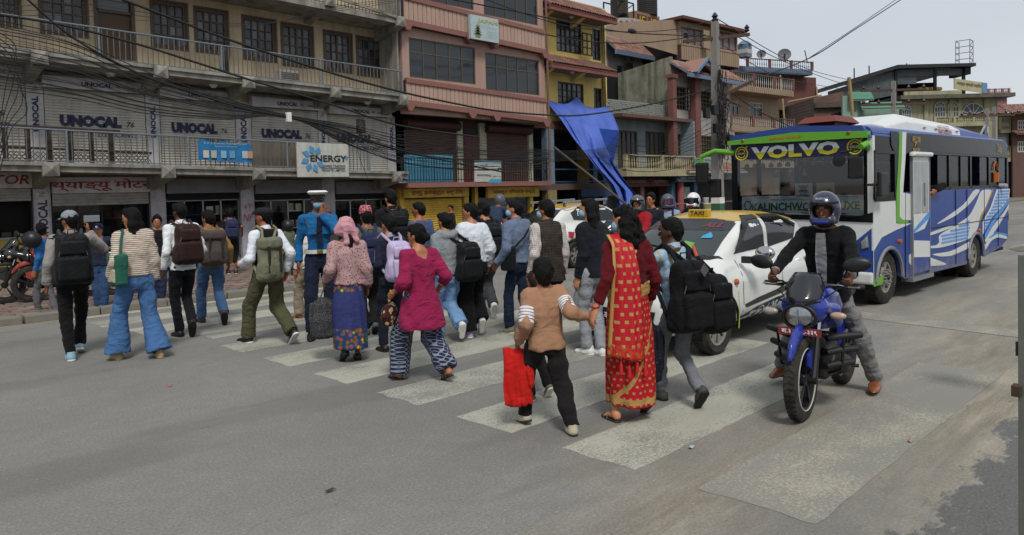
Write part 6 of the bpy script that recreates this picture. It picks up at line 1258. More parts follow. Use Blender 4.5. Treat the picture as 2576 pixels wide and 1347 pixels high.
def small_pole(label,px,y0,y1,dist,w=.14,arms=2):
 a=atD(px,y0,dist);b=atD(px,y1,dist);t=thing('utility_pole',label,'utility pole',(a.x,a.y,0));ppole(t,b.z,w*1.3,w,pc)
 for k in range(arms):z=b.z-.5-.8*k;MB().bar((-1.3,1.3,z),(1.3,-1.3,z),.12).build('crossarm',iron,t,world=False);[MB().lathe((e*1.2,-e*1.2,z+.05),[(.06,0),(.1,.1),(.05,.2),(.001,.26)],'Z',8).build('insulator',insul,t,world=False)for e in(-1,-.5,.5,1)]
small_pole('grey concrete pole with crossarms before the green house',Z5(935,0)[0],600,603*.3422,42,.1);small_pole('left of the two short poles beside the arched windows',Z5(1617,0)[0],600,800*.3422,50,.1,1);small_pole('right of the two short poles beside the arched windows',Z5(1668,0)[0],600,790*.3422,52,.1,1)
def cable(pts,r=.012,label='thin black cable in the tangle strung along the shop fronts',sag=0,group='cables strung along the street',n=18,nm='power_cable'):
 P_=[Vector(p)for p in pts];out=[]
 for i in range(len(P_)-1):
  for j in range(n):t=j/n;q=P_[i].lerp(P_[i+1],t);q.z-=sag*4*t*(1-t);out.append(q)
 out.append(P_[-1]);o=P_[0];c=MB().tube([q-o for q in out],r,5).build(nm,cab,None,True);c.location=o;tag(c,label,'cable',group if group else None);return c
YW=14.8
def cpx(pl,r,label=None,Y=YW,group='cables strung along the street',n=10,gl='thin loose black cable strung among the buildings'):
 """cable through picture positions, hung on the pole line"""
 P_=[];m=len(pl)
 def cr(p0,p1,p2,p3,t):return .5*((2*p1)+(-p0+p2)*t+(2*p0-5*p1+4*p2-p3)*t*t+(-p0+3*p1-3*p2+p3)*t**3)
 V=[Vector((x,y,0))for x,y in pl]
 for i in range(m-1):
  for j in range(n):q=cr(V[max(i-1,0)],V[i],V[i+1],V[min(i+2,m-1)],j/n);P_.append(onY(q.x,q.y,Y if not callable(Y)else Y(q.x)))
 P_.append(onY(V[-1].x,V[-1].y,Y if not callable(Y)else Y(V[-1].x)));o=P_[0];c=MB().tube([q-o for q in P_],r,5).build('power_cable',cab,None,True);c.location=o
 tag(c,label or gl,'cable',group if not label else None);return c
cpx([(296,-5),(420,42),(553,92),(700,142),(870,195),(1014,233),(1130,258),(1240,278),(1380,290),(1475,289),(1640,262),(1800,222)],.026,'thickest black cable sweeping across the balconies to the utility pole')
cpx([(-10,36),(150,62),(340,110),(500,160),(640,205),(830,262),(1000,315),(1200,345)],.023,'heavy bundled cable from the upper left corner down over the shutters')
cpx([(65,-5),(150,70),(240,130),(360,190),(480,232),(610,272),(726,295),(840,322),(960,365),(1100,400),(1300,440)],.02,'black cable dropping steeply from the top left to the cable clamp')
rnd=random.Random(11)
for k in range(22):
 y0=50+k*8.2;j=rnd.uniform(-6,6);cpx([(-10,y0),(180,y0+46-k*.9+j),(360,178+k*5.2+j),(560,246+k*2.6),(724,290+(k%6)*1.5),(860,312+k*2.2),(1010,345+k*3.4+j),(1200,372+k*3+j),(1380,380+k*2-j)][:9 if k%3 else 7],rnd.choice((.005,.0065,.009)),None,YW,'cables strung left of the clamp',10,'thin black cable in the tangle left of the white clamp')
for k in range(11):
 cpx([(1000,330+k*9),(1200,352+k*7),(1380,378+k*3),(1520,372+k*2.5),(1660,335+k*6),(1795,265+k*14)],rnd.choice((.005,.007)),None,YW,'cables from the clamp to the pole',10,'thin black cable fanning from the white clamp to the utility pole')
for k in range(5):cpx([(-5,80+k*14),(40,120+20*k),(20+12*k,190+22*k),(6+5*k,270+15*k),(-4,330+30*k)],.008)
for k in range(3):cpx([(-5,24+k*9),(180,8+k*16),(420,40+8*k),(640,60+3*k),(870,25-6*k),(1100,-10)],.005)
cl=MB().box(-.05,-.04,-.1,.05,.04,.1).build('cable_clamp',m_white);cl.location=onY(726,295,YW-.03);tag(cl,'small white clamp binding the black cables','clamp')
kn=thing('cable_tangle','untidy knot of loose wire hanging in front of the last shutter','cable',tuple(onY(908,318,YW)))
for k in range(9):MB().tube([(.12*cos(a)*(1+.3*sin(3*a+k)),.05*sin(2*a+k),.16*sin(a+k))for a in[2*pi*j/16 for j in range(16)]],.008,4,closed=True).build('loop',cab,kn,True,world=False)
cpx([(908,310),(925,270),(945,230)],.008);cpx([(905,330),(900,380),(925,450)],.006)
topx=[(1835,52),(1806,98)]
cpx([(1100,-8),(1300,30),(1480,66),(1600,84),(1805,92)],.02,'upper of two cables over the pink building to the pole crossarm');cpx([(1210,-5),(1400,60),(1560,80),(1700,74),(1806,47)],.014,'cable rising to the top insulator of the utility pole');cpx([(1375,88),(1480,105),(1620,108),(1775,88)],.018,'cable with a splice knot passing the yellow building eaves')
ss_=MB().lathe((0,0,0),[(.001,-.2),(.07,-.15),(.09,0),(.07,.15),(.001,.2)],'X',10).build('cable_splice',cab,None,True);ss_.location=onY(1590,79,YW);tag(ss_,'dark splice knot on the cable beside the upper house','cable splice')
YR=lambda x:14.8+max(0,x-1806)*.02
cpx([(1808,50),(1950,135),(2050,180),(2200,215),(2300,235)],.02,'cable running right from the pole top above the rooftops',Y=YR);cpx([(1842,85),(1950,145),(2100,205),(2250,240)],.02,'second cable running right from the crossarm',Y=YR);cpx([(1815,112),(1950,190),(2120,225),(2240,245)],.016,'third thin cable dropping right toward the far poles',Y=YR);cpx([(2275,-6),(2150,75),(2040,145),(1900,200)],.03,'lone dark cable slanting up to the right edge of the sky',Y=16);cpx([(2262,-6),(2140,78),(2030,150)],.02,'thin cable beside the lone slanting one in the sky',Y=16)
cpx([(1835,230),(1900,275),(1980,315),(2060,350)],.026,'cable from the pole down toward the bus roof',Y=14.6)
for k in range(6):cpx([(1815,235+k*18),(1880,262+k*14),(1960,290+k*8),(2050,300+k*10)],.009,Y=YR)
for k in range(5):cpx([(1535,345+k*18),(1640,372+k*12),(1720,352+k*8),(1800,300+k*14)],.01)
cpx([(1500,395),(1560,425),(1640,432),(1720,418),(1800,380)],.012,'drooping cable along the cream balcony')
for k in range(4):cpx([(2240,232+k*8),(2330,262+k*5),(2440,300+k*4),(2600,285+k*9)],.02,None,lambda x:26+(x-2240)*.01,'cables at the far poles',10,'dark cable strung between the far poles above the bus roof')
cpx([(2440,262),(2470,270),(2482,330)],.05,'thick grey conduit arching over the arched window',Y=30)
rg=thing('street_railing','low steel pipe railing on the pavement near the green pole foot','railing',tuple(G(1700,560,.1)));Lr=7.5
for z in(.35,.85):MB().tube([(0,0,z),(Lr,0,z)],.03,8).build('rail',M('rail_grey','77736c',.5,.4,dirt=.4),rg,True,world=False)
for k in range(5):MB().tube([(Lr*k/4,0,0),(Lr*k/4,0,.95)],.035,8).build('post',M('rail_grey','77736c',.5),rg,True,world=False)
# ------ vehicles
rub=M('tyre_rubber','1d1c1b',.85,var=.25,scale=14,dirt=.45,dirtcol='5d574d',bump=.4,bscale=60);chrome=M('chrome','b5b8ba',.12,1,var=.03);blkp=M('black_plastic','161617',.4,var=.1);und=M('underbody','0e0e0e',.9);orl=M('orange_lens','a8571c',.2);alloy=M('alloy_dusty','8f8c84',.45,.3,dirt=.4)
def wheel(parent,c,r,w,spokes=8,rim=None,hub=.3,side=-1,rr=.62,tread=True,wh=None):
 """axle along local y; side: which face is seen"""
 t=link('wheel',None,parent,c)if False else MB().lathe((0,0,0),[(r*rr,-w*.42),(r*.9,-w/2),(r,-w*.36),(r,w*.36),(r*.9,w/2),(r*rr,w*.42),(r*rr,-w*.42)],'Y',36).build('wheel',rub,parent,True,world=False,ang=50);t.location=c;t.name='wheel';rim=rim or alloy;b=MB();f=side*w*.38
 b.lathe((0,0,0),[(r*rr,-w*.4),(r*(rr+.02),f*1.08),(r*(rr-.06),f*1.0),(r*(rr-.07),-f)],'Y',32);d=MB();d.lathe((0,0,0),[(.001,f*.9),(r*hub*.6,f*.92),(r*hub*.7,f*.6),(r*hub*.7,-f*.5),(.001,-f*.5)],'Y',18)
 link('rim',b.mesh('rim',rim,True),t);link('hub',d.mesh('hub',rim,True),t);ch=r*rr
 for k in range(spokes):
  a=2*pi*k/spokes+.1;a2=a+.5*2*pi/spokes*(wh or .62);p=[(r*hub*.55*cos(a),r*hub*.55*sin(a)),(ch*.97*cos(a-.0),ch*.97*sin(a-.0)),(ch*.97*cos(a2),ch*.97*sin(a2)),(r*hub*.55*cos(a2),r*hub*.55*sin(a2))]
  link('spoke',MB().prism(p,f*.62,f*.9,'Y').mesh('spoke',rim),t)
 if not wh:link('brake_disc',MB().lathe((0,0,0),[(.001,f*.2),(ch*.96,f*.2)],'Y',20).mesh('brake_disc',und),t)
 if tread:
  q=MB();n=44
  for k in range(n):
   a=2*pi*k/n;m=Matrix.Rotation(-a,3,'Y')
   for e in(-1,1):q.obox(m@Vector((r,e*w*.2,0)),(.006,w*.14,r*.035),m@Matrix.Rotation(e*.5,3,'X'))
  tag(link('tread',q.mesh('tread',rub),t),kind='stuff')
 return t
def bvh_of(me):return BVHTree.FromPolygons([v.co.copy()for v in me.vertices],[tuple(p.vertices)for p in me.polygons])
def drape(polys,cast,bvh,off,step,name,mat,parent):
 """lays outlines of a flat pattern onto a curved surface"""
 bm=bmesh.new()
 for p in polys:bm.faces.new([bm.verts.new((x,y,0))for x,y in p])
 xs=[v.co.x for v in bm.verts];ys=[v.co.y for v in bm.verts]
 for lo,hi,ax in((min(xs),max(xs),0),(min(ys),max(ys),1)):
  v=lo+step
  while v<hi:bmesh.ops.bisect_plane(bm,geom=bm.verts[:]+bm.edges[:]+bm.faces[:],plane_co=(v,0,0)if ax==0 else(0,v,0),plane_no=(1,0,0)if ax==0 else(0,1,0));v+=step
 bmesh.ops.triangulate(bm,faces=bm.faces[:]);kill=[]
 for v in bm.verts:
  o,d=cast(v.co.x,v.co.y);h=bvh.ray_cast(Vector(o),Vector(d))
  if h[0]is None:kill.append(v)
  else:n=h[1]if h[1].dot(Vector(d))<0 else-h[1];v.co=h[0]+n*off
 bmesh.ops.delete(bm,geom=kill,context='VERTS');me=bpy.data.meshes.new(name);bm.to_mesh(me);bm.free();me.materials.append(mat);smooth(me);return link(name,me,parent)
def text_on(txt,mat,parent,cast,bvh,off,o,xd,yd,w,h,**kw):
 t=text(txt,mat,parent,(0,0,0),(1,0,0),(0,1,0),w,h,world=False,ext=0,**kw);o=Vector(o);xd=Vector(xd).normalized();yd=Vector(yd).normalized()
 for v in t.data.vertices:
  p=o+xd*v.co.x+yd*v.co.y;oo,d=cast(p.x,p.y);hh=bvh.ray_cast(Vector(oo),Vector(d));
  if hh[0]is not None:n=hh[1]if hh[1].dot(Vector(d))<0 else-hh[1];v.co=hh[0]+n*off
 return t
# --- minibus
BUS=FR('minibus','blue and white minibus with yellow lettering over its windscreen and sign boards behind the glass','bus',(11.08,3.6),-2.1);bq=lambda x,y,off=0:BUS.q(x*.4107+1798,y*.4107+230.5,off);FX=-.54;WD=2.12
bblue=M('bus_blue','1c3c84',.38,var=.14,scale=2,dirt=.12,dirtcol='3b4054',coat=.12,bump=.03,dust=.62);bwht=M('bus_white','cccecc',.35,var=.06,scale=2,dirt=.25,dirtcol='8a867c',coat=.2,bump=.03,dust=.62);bgrn=M('bus_green','5a9a26',.4,var=.1);bblk=M('bus_black','0b0c0e',.2,var=.1,spec=.12);bgl=glassm('bus_glass','0c0f11',.05,.6);bgl.node_tree.nodes['Principled BSDF'].inputs['Specular IOR Level'].default_value=.25;lbl=M('bus_lightblue','4a86c8',.35);gold=M('bus_gold','9a7a2e',.4);yel2=M('letters_yellow','c4bb2e',.5);wlt=M('letters_white','d6dde6',.5)
def P6(l,off=0):return[bq(x,y,off)for x,y in l]
def side_prof():
 p=[(FX+.02,.33),(-.42,.30)];p+=[(.0+.46*cos(a),.36+.42*sin(a))for a in[pi-pi*k/12*1.0 for k in range(13)]];p+=[(.62,.30),(3.5,.27)];p+=[(4.0+.44*cos(a),.36+.42*sin(a))for a in[pi-pi*k/12 for k in range(13)]];p+=[(4.55,.32),(5.6,.42),(6.08,.56),(6.14,1.57),(FX,1.57)];return p
for y0,y1,n in((0,.05,'near'),(WD-.05,WD,'far')):BUS.put(MB().prism(side_prof(),y0,y1,'Y'),'side_panel',bblue)
BUS.put(MB().prism([(6.04,.5),(6.14,1.57),(6.1,2.3),(6.0,2.46),(5.95,2.4),(6.0,.5)],.05,WD-.05,'Y'),'rear_panel',bblue);BUS.put(MB().box(FX+.1,.06,.34,6,WD-.06,.4),'floor',und);BUS.put(MB().box(.6,.15,.22,3.4,WD-.15,.34).box(4.5,.3,.3,5.8,WD-.3,.5),'chassis',und)
for y0,y1 in((0.005,.05),(WD-.05,WD-.005)):
 b=MB();b.box(FX+.03,y0,2.14,6.1,y1,2.4)
 for x in(.22,1.52,2.62,3.75,4.85,6.06):b.box(x,y0,1.57,x+.07,y1,2.14)
 b.box(FX+.05,y0,1.57,FX+.12,y1,2.14).box(1.5,y0,1.57,6.1,y1,1.62);BUS.put(b,'window_frame',bblk)
b=MB();n=12;pr=[(-.0+.16*(1-cos(a)),2.36+.15*sin(a))for a in[pi/2*k/5 for k in range(6)]];prof=pr+[(WD/2,2.55)]+[(WD-y,z)for y,z in pr[::-1]];BUS.put(b.prism(prof,FX+.02,6.08,'X'),'roof',bblue,True)
for i,x in enumerate((1.59,2.69,3.82,4.92)):
 w_=(1.03,1.06,1.03,1.14)[i]
 for k in range(2):
  if(i,k)in((0,0),(2,0)):continue
  f=BUS.put(MB().box(x+w_*k/2,.018,1.62,x+w_*(k+1)/2-.02,.026,2.13),'window_pane',bgl);MB().box(x+w_*(k+1)/2-.03,.0,1.62,x+w_*(k+1)/2,.03,2.13).build('frame',bblk,f,world=False)
 BUS.put(MB().box(x,WD-.03,1.62,x+w_,WD-.02,2.13),'window_pane',g_dark)
BUS.put(MB().box(FX+.12,.02,1.5,.22,.03,2.13),'window_pane',bgl);BUS.put(MB().box(FX+.04,-.012,1.46,.25,.004,1.5).box(FX+.04,-.012,2.12,.25,.004,2.16).box(.22,-.012,1.46,.26,.004,2.16).box(FX+.04,-.012,1.46,FX+.08,.004,2.16),'cab_window_frame',bblk);BUS.put(MB().box(FX+.12,-.006,1.5,.22,-.002,1.58),'cab_glass_edge',bblk)
def chaik(p,k=2):
 for _ in range(k):p=[q for i in range(len(p))for a,b in((p[i],p[(i+1)%len(p)]),)for q in((a[0]*.82+b[0]*.18,a[1]*.82+b[1]*.18),(a[0]*.18+b[0]*.82,a[1]*.18+b[1]*.82))]
 return p
def dec(name,px,mat,lay=1,zoom=P6):
 if 'swoosh' in name or 'arc' in name:px=chaik(px)
 BUS.put(MB().prism([(max(x,FX+.003),z)for x,z in zoom(px)],-.003-.003*lay,.001,'Y'),name,mat)
dec('white_paint',[(950,668),(978,672),(1105,662),(1108,808),(1205,808),(1110,848),(1020,895),(935,985),(930,900)],bwht)
dec('window_band',[(1150,255),(1300,262),(1780,305),(1785,400),(1302,368),(1295,372),(1200,362),(1165,390)],bblk,1);dec('band_gloss',[(1075,243),(1122,247),(1130,360),(1125,640),(1108,640),(1100,375),(1080,330)],bblk,1)
dec('white_column',[(1143,248),(1170,250),(1165,400),(1150,620),(1205,630),(1207,790),(1145,785),(1125,770),(1128,560),(1138,400)],bwht,2);dec('green_stripe',[(1128,248),(1145,248),(1140,420),(1130,560),(1128,765),(1145,785),(1182,790),(1180,805),(1128,810),(1108,800),(1108,640),(1118,480)],bgrn,3)
dec('swoosh',[(1590,600),(1628,602),(1560,690),(1470,765),(1345,822),(1440,755),(1530,690)],bwht);dec('swoosh',[(1632,602),(1700,600),(1672,690),(1640,750),(1600,860),(1560,905),(1385,958),(1290,962),(1200,965),(1200,950),(1375,945),(1370,880),(1460,830),(1560,765),(1600,690)],bwht);dec('swoosh',[(1200,914),(1330,880),(1460,830),(1455,815),(1330,862),(1200,898)],bwht)
dec('swoosh',[(1320,998),(1450,980),(1575,910),(1565,955),(1450,1008),(1380,1012)],bwht);dec('swoosh',[(1190,985),(1300,1010),(1440,1062),(1290,1072),(1190,1072)],bwht);dec('gold_line',[(1697,600),(1706,600),(1650,735),(1612,820),(1625,760),(1660,700)],gold,2);dec('rear_light_patch',[(1728,600),(1805,596),(1800,665),(1700,765),(1640,875),(1640,800),(1690,710)],bwht)
dec('rear_swoosh',[(1800,690),(1795,725),(1720,850),(1660,930),(1650,905),(1700,830),(1780,730)],bwht);dec('rear_line',[(1802,672),(1720,790),(1655,905),(1648,890),(1700,790),(1800,650)],lbl,2);dec('rear_arc',[(1640,965),(1690,890),(1740,870),(1790,888),(1790,905),(1730,892),(1690,915),(1645,990)],bwht);dec('rear_arc_blue',[(1670,900),(1720,860),(1790,872),(1790,886),(1730,870),(1690,895)],lbl,2);dec('green_skirt',[(918,1160),(1035,1130),(1025,1180),(915,1212)],bgrn,1)
def hexes(poly,dx=.058):
 P_=P6(poly);xs=[p[0]for p in P_];zs=[p[1]for p in P_];me=MB().prism([(.023*cos(pi/6+pi/3*k),.025*sin(pi/6+pi/3*k))for k in range(6)],-.009,0,'Y').mesh('hexagon',lbl)
 def ins(x,z):
  c=False;j=len(P_)-1
  for i in range(len(P_)):
   if(P_[i][1]>z)!=(P_[j][1]>z)and x<(P_[j][0]-P_[i][0])*(z-P_[i][1])/(P_[j][1]-P_[i][1])+P_[i][0]:c=not c
   j=i
  return c
 z=min(zs);r_=0
 while z<max(zs):
  x=min(xs)+(dx/2 if r_%2 else 0)
  while x<max(xs):
   if ins(x,z):link('hexagon',me,BUS.root,(x,0,z))
   x+=dx
  z+=.056;r_+=1
for zs_ in(.98,):BUS.put(MB().box(1.56,-.0135,zs_,6.08,-.002,zs_+.008),'panel_seam',und)
for xs_ in(.62,2.9,3.5,4.5,5.4):BUS.put(MB().box(xs_,-.013,.32 if xs_<4 else .45,xs_+.007,-.002,1.56),'panel_seam',und)
for k in range(5):BUS.put(MB().box(2.0+.35*k,-.004,.3,2.02+.35*k,.0,.33),'rivet',alloy)
hexes([(1385,885),(1470,838),(1562,785),(1552,895),(1385,950)]);hexes([(1735,602),(1800,600),(1795,660),(1705,760),(1645,865),(1645,800),(1695,715)])
d0=bq(1200,600)[0];d1=bq(1300,600)[0];dz1=bq(1250,400)[1];dz0=.3;door=BUS.put(MB().box(d0,-.03,dz0+.05,d1,.0,dz1),'door',bwht,bevel=.01)
MB().box(d0+.06,-.038,1.25,(d0+d1)/2-.02,-.028,dz1-.08).box((d0+d1)/2+.02,-.038,1.25,d1-.06,-.028,dz1-.08).build('door_panel',M('door_grey','9a9d9e',.4,dirt=.3),door,world=False);MB().prism([(d0,.35),(d1,.35),(d1,1.16),(d1-.2,1.0),(d0,.95)],-.034,-.029,'Y').build('door_paint',bblue,door,world=False);MB().prism([(d0,.6),(d1,.55),(d1,.8),(d0,.85)],-.037,-.033,'Y').build('door_swoosh',bwht,door,world=False);MB().prism([(d0,.95),(d1,1.16),(d1,1.26),(d0,1.0)],-.036,-.033,'Y').build('door_line',lbl,door,world=False)
MB().box((d0+d1)/2+.08,-.06,1.35,(d0+d1)/2+.1,-.03,1.7).build('handle',chrome,door,world=False);BUS.put(MB().prism([(d0-.08,dz1),(d1+.04,dz1),(d1+.04,dz1+.07),(d0-.05,dz1+.07)],-.09,.0,'Y'),'door_hood',bwht,bevel=.03);BUS.put(MB().box(d0-.03,-.04,.28,d0,.0,dz1).box(d1,-.04,.28,d1+.02,0,dz1).box(d0-.1,-.06,.24,d1+.1,.1,.3),'door_frame',M('sill_metal','8a8c8c',.4,.5))
w0=bq(1238,315,-.02);text('WELCOME',gold,BUS.root,(w0[0],-.014,w0[1]+.05),(1,0,-.0),(0,0,1),.34,.1,bold=.02,world=False);text('स्वागतम',gold,BUS.root,(w0[0],-.014,w0[1]-.12),(1,0,0),(0,0,1),.3,.07,bold=.01,world=False);MB().tube([(w0[0]-.06,-.012,w0[1]-.06),(w0[0],-.012,w0[1]+.01),(w0[0]+.06,-.012,w0[1]-.06)],.008,5).build('emblem',gold,BUS.root,world=False);s0=bq(1748,350,-.02);text('Sulav',gold,BUS.root,(s0[0],-.014,s0[1]),(1,0,-.1),(0,0,1),.34,.15,shear=.3,bold=.01,world=False)
s0=bq(1722,490,.0);MB().tube([(s0[0]+.13*cos(a),-.0,s0[1]+.02+.16*sin(a))for a in[pi*k/10 for k in range(11)]],.012,5).tube([(s0[0]-.1,0,s0[1]-.02),(s0[0]-.08,0,s0[1]-.2)],.03,6).tube([(s0[0]+.1,0,s0[1]-.02),(s0[0]+.08,0,s0[1]-.2)],.03,6).build('headphone_sticker',M('sticker_orange','a8551c',.5),BUS.root,world=False)
for x,y in((1125,918),(1612,852)):s0=bq(x,y);MB().lathe((s0[0],-.03,s0[1]),[(.001,-.02),(.03,-.01),(.035,.03)],'Y',10).build('marker_lamp',orl,BUS.root,True,world=False)
for cx_,r_ in((0.0,.47),(4.0,.45)):MB().tube([(cx_+r_*cos(a),-.012,.36+(r_-.03)*sin(a))for a in[pi*k/16 for k in range(17)]],.028,6).build('arch_trim',M('arch_grey','6f7278',.5),BUS.root,True,world=False)
wheel(BUS.root,(0.02,.14,.38),.38,.22,6,hub=.55,rr=.58,wh=.9);wheel(BUS.root,(4.0,.14,.38),.38,.24,7,hub=.4,rr=.58,wh=.8);wheel(BUS.root,(4.0,.42,.38),.38,.2,6,wh=1,tread=False);wheel(BUS.root,(4.0,WD-.3,.38),.38,.3,6,side=1,wh=1,tread=False);wheel(BUS.root,(.02,WD-.16,.38),.38,.22,6,side=1,wh=1,tread=False)
for k in range(8):a=2*pi*k/8;MB().cyl((.02+.1*cos(a),.0,.38+.1*sin(a)),(.02+.1*cos(a),.06,.38+.1*sin(a)),.015,6).build('wheel_nut',alloy,BUS.root,world=False)
BUS.put(MB().box(.48,.1,.12,.5,.36,.5).box(4.52,.06,.1,4.54,.4,.5),'mud_flap',rub)
pod=MB();pz=[(2.5,.25),(2.66,.27),(2.8,.45),(2.8,1.2),(2.66,1.35),(2.5,1.37)]
def podm(x0,x1,h0,h1,mat,nm):P0=[(x0,y,2.5+(z-2.5)*h0)for z,y in pz];P1=[(x1,y,2.5+(z-2.5)*h1)for z,y in pz];b=MB();b.add(P0+P1,[tuple(range(6)),tuple(range(11,5,-1))]+[(i,i+6,(i+1)%6+6,(i+1)%6)for i in range(6)]);BUS.put(b,nm,mat,bevel=.015)
podm(.6,1.5,.35,1,bwht,'roof_pod');podm(1.5,4.1,1,.8,bwht,'roof_pod');podm(4.1,5.9,.8,.5,bblue,'roof_pod_rear');hr=M('hatch_red','6b2c20',.6,dirt=.4)
text('पर्यटन यातायात',redl,BUS.root,(3.2,.262,2.63),(1,0,0),(0,.2,1),.6,.07,world=False);text('9843387009',M('print_pink','a05a5a',.5),BUS.root,(3.25,.252,2.56),(1,0,0),(0,.1,1),.7,.1,bold=.02,world=False)
BUS.put(MB().prism([(.1,2.48),(.7,2.5),(.7,2.64),(.15,2.64)],.8,1.2,'Y'),'roof_hatch_base',hr);BUS.put(MB().add([(-.05,.7,2.64),(.82,.7,2.64),(.82,1.3,2.64),(-.05,1.3,2.64),(.08,.78,2.74),(.7,.78,2.74),(.7,1.22,2.74),(.08,1.22,2.74)],[(0,3,2,1),(4,5,6,7),(0,1,5,4),(1,2,6,5),(2,3,7,6),(3,0,4,7)]),'roof_hatch',hr)
BUS.put(MB().tube([(5.5,.35,2.5),(5.75,.3,2.78),(5.95,.3,2.78),(5.95,.3,2.45)],.02,6),'roof_rack_rail',chrome)
for k in range(4):BUS.put(MB().tube([(2.2+k*.55,.3,2.55),(2.2+k*.55,.24,2.6),(2.28+k*.55,.24,2.6),(2.28+k*.55,.3,2.55)],.01,5),'lashing_hook',chrome)
def fy(px,py):
 d=ray(px*.4107+1798,py*.4107+230.5);n=BUS.ex;P_=BUS.p+BUS.ex*FX;t=n.dot(P_-Vector((0,0,CAM_H)))/n.dot(d);w=Vector((0,0,CAM_H))+d*t-BUS.p;return BUS.ey.dot(w),w.z
def fr_(name,pts,mat,d0,d1,px=True):P_=[fy(*p)for p in pts]if px else pts;return BUS.put(MB().prism(P_,FX-d0,FX+d1,'X'),name,mat)
wtop,wbot=2.1,1.34;front=fr_('front_panel',[(.0,.33),(WD,.33),(WD,1.3),(0.0,1.25)],bwht,.0,.06,False);fr_('front_blue',[(-.0,.36),(.0,.8),(.5,.62),(1.6,.62),(WD,.8),(WD,.36)],bblue,.006,.0,False)
fr_('windscreen_surround',[(.0,1.18),(WD,1.25),(WD,1.36),(1.9,1.31),(.2,1.26),(.0,1.32)],bblk,.015,.04,False);fr_('pillar',[(0,1.25),(.07,1.25),(.07,2.36),(0,2.36)],bwht,.0,.08,False);fr_('pillar',[(.07,1.25),(.12,1.25),(.12,2.15),(.07,2.15)],bblk,.0,.05,False);fr_('pillar',[(WD-.1,1.3),(WD,1.3),(WD,2.36),(WD-.1,2.36)],bblk,.0,.08,False)
fr_('visor',[(0,2.34),(WD,2.38),(WD-.1,2.5),(WD/2,2.57),(.1,2.5)],bblue,.1,.1,False);fr_('green_band',[(.02,2.33),(WD,2.36),(WD,2.42),(WD/2,2.475),(.02,2.42)],bgrn,.115,.0,False)
BX=FX-.02;fr_('header_banner',[(.1,2.1),(WD-.06,2.13),(WD-.02,2.36),(.1,2.33)],M('banner_navy','161a4a',.4),.02,.0,False)
FXD,FZD=(0,-1,.012),(0,.0,1)
def ft(txt,y,z,w,h,mat,x=None,**kw):return text(txt,mat,BUS.root,(x if x is not None else BX-.006,y,z),FXD,FZD,w,h,world=False,**kw)
def two_tone(txt,y,z,w,h):
 for mat,sl,dx in((yel2,(-1e9,0),.0),(wlt,(0,1e9),.002)):
  t=ft(txt,y,z,w,h,mat,BX-.006-dx,bold=.06,space=1.05,ext=.002);bm=bmesh.new();bm.from_mesh(t.data);g=bm.verts[:]+bm.edges[:]+bm.faces[:]
  bmesh.ops.bisect_plane(bm,geom=g,plane_co=(0,0,z),plane_no=(0,0,1),clear_outer=(mat is yel2),clear_inner=(mat is wlt));bm.to_mesh(t.data);bm.free()
two_tone('VOLVO',1.1,2.22,1.34,.19)
for y in(.22,1.93):
 BUS.put(MB().tube([(BX-.008,y+.1*cos(a),2.22+.1*sin(a))for a in[2*pi*k/24 for k in range(24)]],.012,6,closed=True).tube([(BX-.008,y+.065*cos(a),2.22+.065*sin(a))for a in[2*pi*k/20 for k in range(20)]],.008,6,closed=True),'emblem_ring',yel2);BUS.put(MB().box(BX-.016,y-.085,2.195,BX-.01,y+.085,2.245),'emblem_bar',M('banner_navy','161a4a',.4));ft('VOLVO',y,2.22,.14,.032,yel2,BX-.018,bold=.03);BUS.put(MB().bar((BX-.01,y-.06,2.29),(BX-.01,y-.1,2.33),.016),'emblem_arrow',yel2)
ft('✥दोलखा दर्शन✥',1.18,2.405,.5,.055,M('letters_orange','c4401c',.5),FX-.12,bold=.01)
for y in(.27,1.86):MB().lathe((FX-.12,y,2.41),[(.001,-.008),(.02,-.006),(.03,.005)],'X',12).build('roof_lamp',M('lamp_amber','7a4a1c',.3),BUS.root,True,world=False)
wsm=NT('windscreen');tr=wsm.n('ShaderNodeBsdfTransparent');gl=wsm.n('ShaderNodeBsdfGlossy');gl.inputs['Roughness'].default_value=.04;fz=wsm.n('ShaderNodeFresnel');fz.inputs[0].default_value=1.45;mxs=wsm.n('ShaderNodeMixShader');wsm.l(wsm.math('MULTIPLY_ADD',fz.outputs[0],.8,.06,clamp=True),mxs.inputs[0]);tr.inputs[0].default_value=(.55,.58,.6,1);wsm.l(tr.outputs[0],mxs.inputs[1]);wsm.l(gl.outputs[0],mxs.inputs[2]);wsm.l(mxs.outputs[0],wsm.t.nodes['Material Output'].inputs[0]);wsm=wsm.m
BUS.put(MB().add([(FX,.1,1.27),(FX,WD-.1,1.33),(FX+.0,WD-.1,2.14),(FX+.0,.1,2.12)],[(0,3,2,1)]),'windscreen',wsm)
kb_=BUS.put(MB().box(FX+.05,.14,1.27,FX+.06,WD-.14,1.56),'route_banner',M('banner_bright','e6eef0',.6));kg=M('letters_green','1f6a4a',.5)
ft('KALINCHWOK DELUXE',1.0,1.405,1.62,.12,kg,FX+.045,bold=.03);ft('9845387009  9861387009',1.1,1.505,.8,.035,kg,FX+.045)
BUS.put(MB().box(FX+.04,.2,1.535,FX+.046,1.0,1.54).box(FX+.04,1.5,1.535,FX+.046,1.75,1.54),'banner_rule',kg);BUS.put(MB().tube([(FX+.045,1.88+.06*cos(a),1.42+.07*sin(a))for a in[2*pi*k/6 for k in range(6)]],.008,5,closed=True),'banner_emblem',kg)
BUS.put(MB().box(FX+.12,.1,1.2,FX+.5,WD-.1,1.34),'dashboard',M('dash_red','8c2e24',.6))
